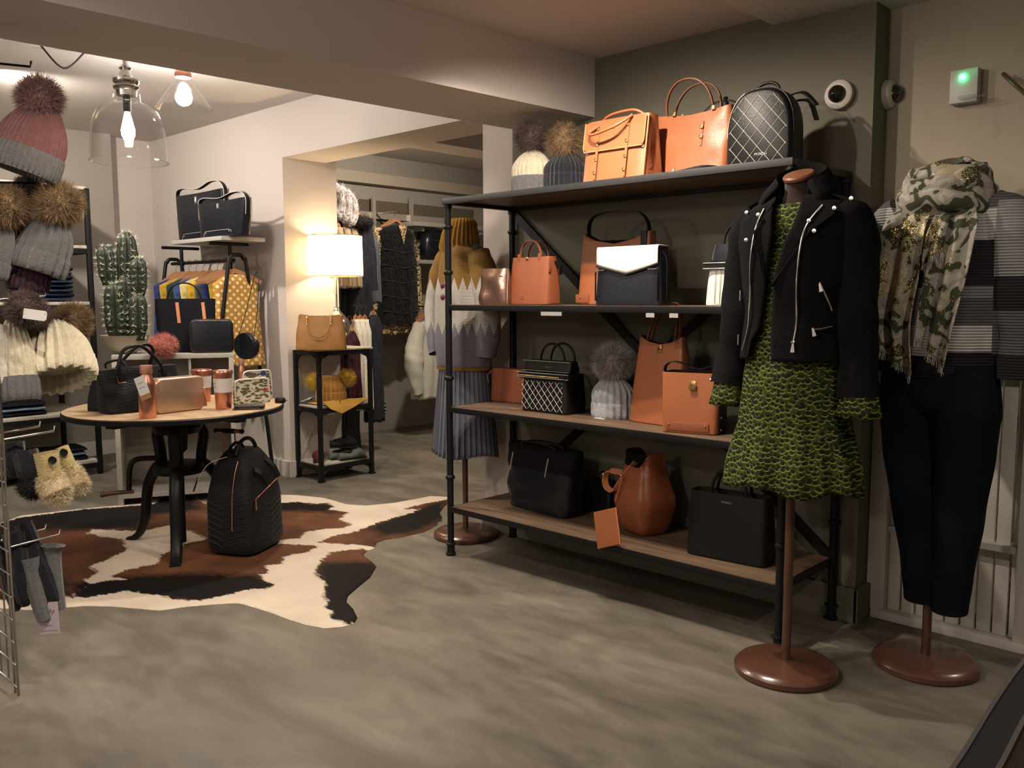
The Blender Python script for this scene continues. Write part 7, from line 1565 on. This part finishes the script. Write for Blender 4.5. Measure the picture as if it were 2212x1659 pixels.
# ================================================================ CEILING LAMPS, CAMERAS, SIGN, CABLE
M['bulb'] = mat('glowing_bulb', (1, .9, .75), .4, emit=((1, .86, .66), 60)); M['chrome_lamp'] = mat('polished_lamp_metal', (.6, .58, .56), .15, 1)
def pendant_bell():
    c = P(280, 350, z=1.956); w = CR*((280-1106)/FPX)+CU*((829.5-350)/FPX)+CF; c = CAM+w*4.2; k = ppm(c); R = 78*k; zt = c.z+(350-222)*k
    t = thing('pendant_lamp', 'lit clear glass bell pendant lamp with turned metal cap, nearer the camera', 'ceiling lamp', (c.x, c.y, 0)); z0 = c.z
    lathe('glass_shade', [(R*1.02, z0), (R*1.0, z0+.01), (R*.98, z0+.10), (R*.93, z0+.18), (R*.80, z0+.235), (R*.55, z0+.27), (R*.36, z0+.285), (R*.34, z0+.32)], M['glass'], t, n=56, cap=False)
    bm = bmesh.new(); add_tube(bm, [V((R*1.02*math.cos(2*PI*j/48), R*1.02*math.sin(2*PI*j/48), z0)) for j in range(48)], .0022, 6, 0, True); fbm('glass_rim', bm, M['glass'], t)
    lathe('cap', [(0, z0+.30), (.045, z0+.31), (.048, z0+.335), (.056, z0+.34), (.060, z0+.352), (.052, z0+.362), (.060, z0+.375), (.060, z0+.388), (.035, z0+.40), (.022, z0+.43), (.030, z0+.44), (.012, z0+.46), (.008, z0+.52), (0, z0+.53)], M['chrome_lamp'], t, n=32)
    tube('cord', [(0, 0, z0+.52), (0, 0, ZM)], .004, M['black_leather'], t, 8); lathe('ceiling_rose', [(0, ZM-.03), (.05, ZM-.025), (.055, ZM), (0, ZM)], M['chrome_lamp'], t)
    lathe('bulb', [(0, z0+.09), (.015, z0+.095), (.030, z0+.125), (.032, z0+.15), (.020, z0+.20), (.013, z0+.23), (0, z0+.24)], M['bulb'], t, n=20); lathe('bulb_holder', [(0, z0+.235), (.017, z0+.235), (.018, z0+.31), (0, z0+.31)], M['black_metal'], t, n=16)
    point('pendant_light', (c.x, c.y, z0+.145), 55, (1, .84, .66), .03)
pendant_bell()
def pendant_cone():
    w = CR*((398-1106)/FPX)+CU*((829.5-235)/FPX)+CF; c = CAM+w*4.8; k = ppm(c); z0 = c.z; R = 60*k
    t = thing('pendant_lamp', 'very bright clear glass cone pendant lamp with wooden cap behind the bell lamp', 'ceiling lamp', (c.x, c.y, 0))
    lathe('glass_shade', [(R, z0), (R*.98, z0+.004), (R*.30, z0+.155), (R*.27, z0+.17)], M['glass'], t, n=48, cap=False); lathe('cap', [(0, z0+.165), (.042, z0+.167), (.045, z0+.185), (.040, z0+.20), (.015, z0+.205), (.012, z0+.235), (0, z0+.235)], mat('copper_wood_cap', (.35, .15, .09), .4, .4), t, n=28)
    tube('cord', [(0, 0, z0+.23), (0, 0, ZM)], .004, M['black_leather'], t, 8); sphere('bulb', (0, 0, z0+.06), .045, mat('very_bright_bulb', (1, .95, .9), .4, emit=((1, .93, .86), 220)), t)
    point('pendant_light', (c.x, c.y, z0+.06), 140, (1, .88, .74), .045)
pendant_cone()
# loose cable on the ceiling
p0, p1 = P(88, 98, z=ZM-.01), P(182, 114, z=ZM-.01); mid = (p0+p1)/2; tube('ceiling_cable', spl([p0, mid+V((0, 0, -.10)), p1]), .005, M['black_leather']); tag([o for o in COL.objects if o.name == 'ceiling_cable'][0], 'thin dark cable sagging from the ceiling beside the big beam', 'cable')
def dome_cam(label, loc, rz):
    t = thing('dome_camera', label, 'security camera', loc, rz); bm = bmesh.new()
    def rot(bm): bmesh.ops.rotate(bm, verts=bm.verts, matrix=Matrix.Rotation(PI/2, 3, 'X'))
    bm = bmesh.new(); add_lathe(bm, [(0, 0), (.054, 0), (.056, .004), (.054, .024), (.040, .034), (.034, .034), (0, .034)], n=36); rot(bm); fbm('housing', bm, mat('white_camera_plastic', (.55, .50, .47), .5), t, auto=40)
    bm = bmesh.new(); add_lathe(bm, [(0, .030), (.034, .032), (.032, .045), (.022, .058), (0, .064)], n=28); rot(bm); fbm('tinted_dome', bm, mat('black_dome_glass', (.008, .006, .006), .06, coat=1), t, auto=60)
p = P(1816, 206, b=.483); dome_cam('white dome security camera on the face of the dark wall above the jacket mannequin', p, 0)
p = P(1914, 205, a=1.857); dome_cam('white dome security camera on the narrow end of the dark wall', p, PI/2)
p = P(2092, 190, b=.62); t = thing('emergency_light', 'white emergency light unit glowing green on the cream wall above the scarf mannequin', 'emergency light', p)
box('housing', -.05, .045, -.05, 0, -.06, .06, mat('frosted_plastic', (.42, .42, .38), .4), t, .006); sphere('green_led', (-.005, -.055, .03), .011, mat('green_led', (.1, 1, .4), .3, emit=((.05, 1, .35), 8)), t); box('clear_blade', -.01, .07, -.085, -.050, -.050, -.042, M['glass'], t, .002)
point('green_glow', p+V((.03, -.075, .055)), .006, (.1, 1, .35), .01)
# thing on the cream wall at right edge: dark rail
tube('wall_rod', [P(2168, 160, b=.58), P(2240, 225, b=.42)], .008, M['stand']); tag([o for o in COL.objects if o.name == 'wall_rod'][0], 'dark rod fixed to the cream wall at the top right corner', 'rod')
# curved dark handrail at the bottom right, close to the camera
def kerb():
    pts = [P(2030, 1700, z=.55), P(2085, 1620, z=.55), P(2140, 1530, z=.55), P(2195, 1450, z=.55), P(2260, 1370, z=.55)]
    t = thing('counter_edge', 'curved dark counter edge with pale metal trim in the bottom right corner', 'counter'); S_ = spl(pts, 5)
    dn = [(P(2030+i*230/(len(S_)-1)+75, 1700, z=.55)-P(2030, 1700, z=.55)) for i in range(len(S_))]
    off = (P(2190, 1600, z=.55)-P(2120, 1575, z=.55)).normalized()
    m1 = mat('dark_blue_grey_laminate', (.030, .028, .036), .35); tr = mat('pale_metal_trim', (.30, .29, .30), .35, .7); m3 = mat('dark_brown_laminate', (.035, .022, .022), .35)
    def band(name, d0, d1, z, m, th=.02):
        secs = [[p+off*d0+V((0, 0, z-.55)), p+off*d1+V((0, 0, z-.55)), p+off*d1+V((0, 0, z-.55-th)), p+off*d0+V((0, 0, z-.55-th))] for p in S_]; loft(name, secs, m, t, auto=40)
    band('metal_trim', -.004, .004, .552, tr, .03); band('top_band', .004, .052, .55, m1, .03); band('metal_trim', .052, .060, .552, tr, .03); band('lower_band', .060, .13, .548, m3, .03)
    band('counter_body', .02, .12, .52, m3, .52)
kerb()
# pale sacks behind the partition
sk = mat('beige_canvas_sack', (.42, .33, .22), .9, var=.15, vscale=15)
for i, (x, y, px_w, hh, lab) in enumerate(((2205, 1395, .22, .16, 'flat beige canvas bundle on the floor behind the glazed partition'), (2200, 1345, .15, .22, 'beige canvas rucksack standing on the bundle behind the partition'), (2215, 1215, .12, .14, 'folded beige bag on the middle rail behind the partition'))):
    z = (0.0, .165, .40)[i]; p = P(x, y, b=.80); t = thing('canvas_bag', lab, 'bag', (p.x+.03, .86, z)); bag_body('body', px_w*1.3, hh, .15, sk, t, opening=False, wt=.8, dt=.6, p=3, bulge=.15, slump=.02, seed=i*4+1)
    if i == 1: tube('strap', spl([(-.04, -.0, hh*.9), (-.08, -.03, hh*.6), (-.05, -.01, hh*.2)]), .006, sk, t, 6)
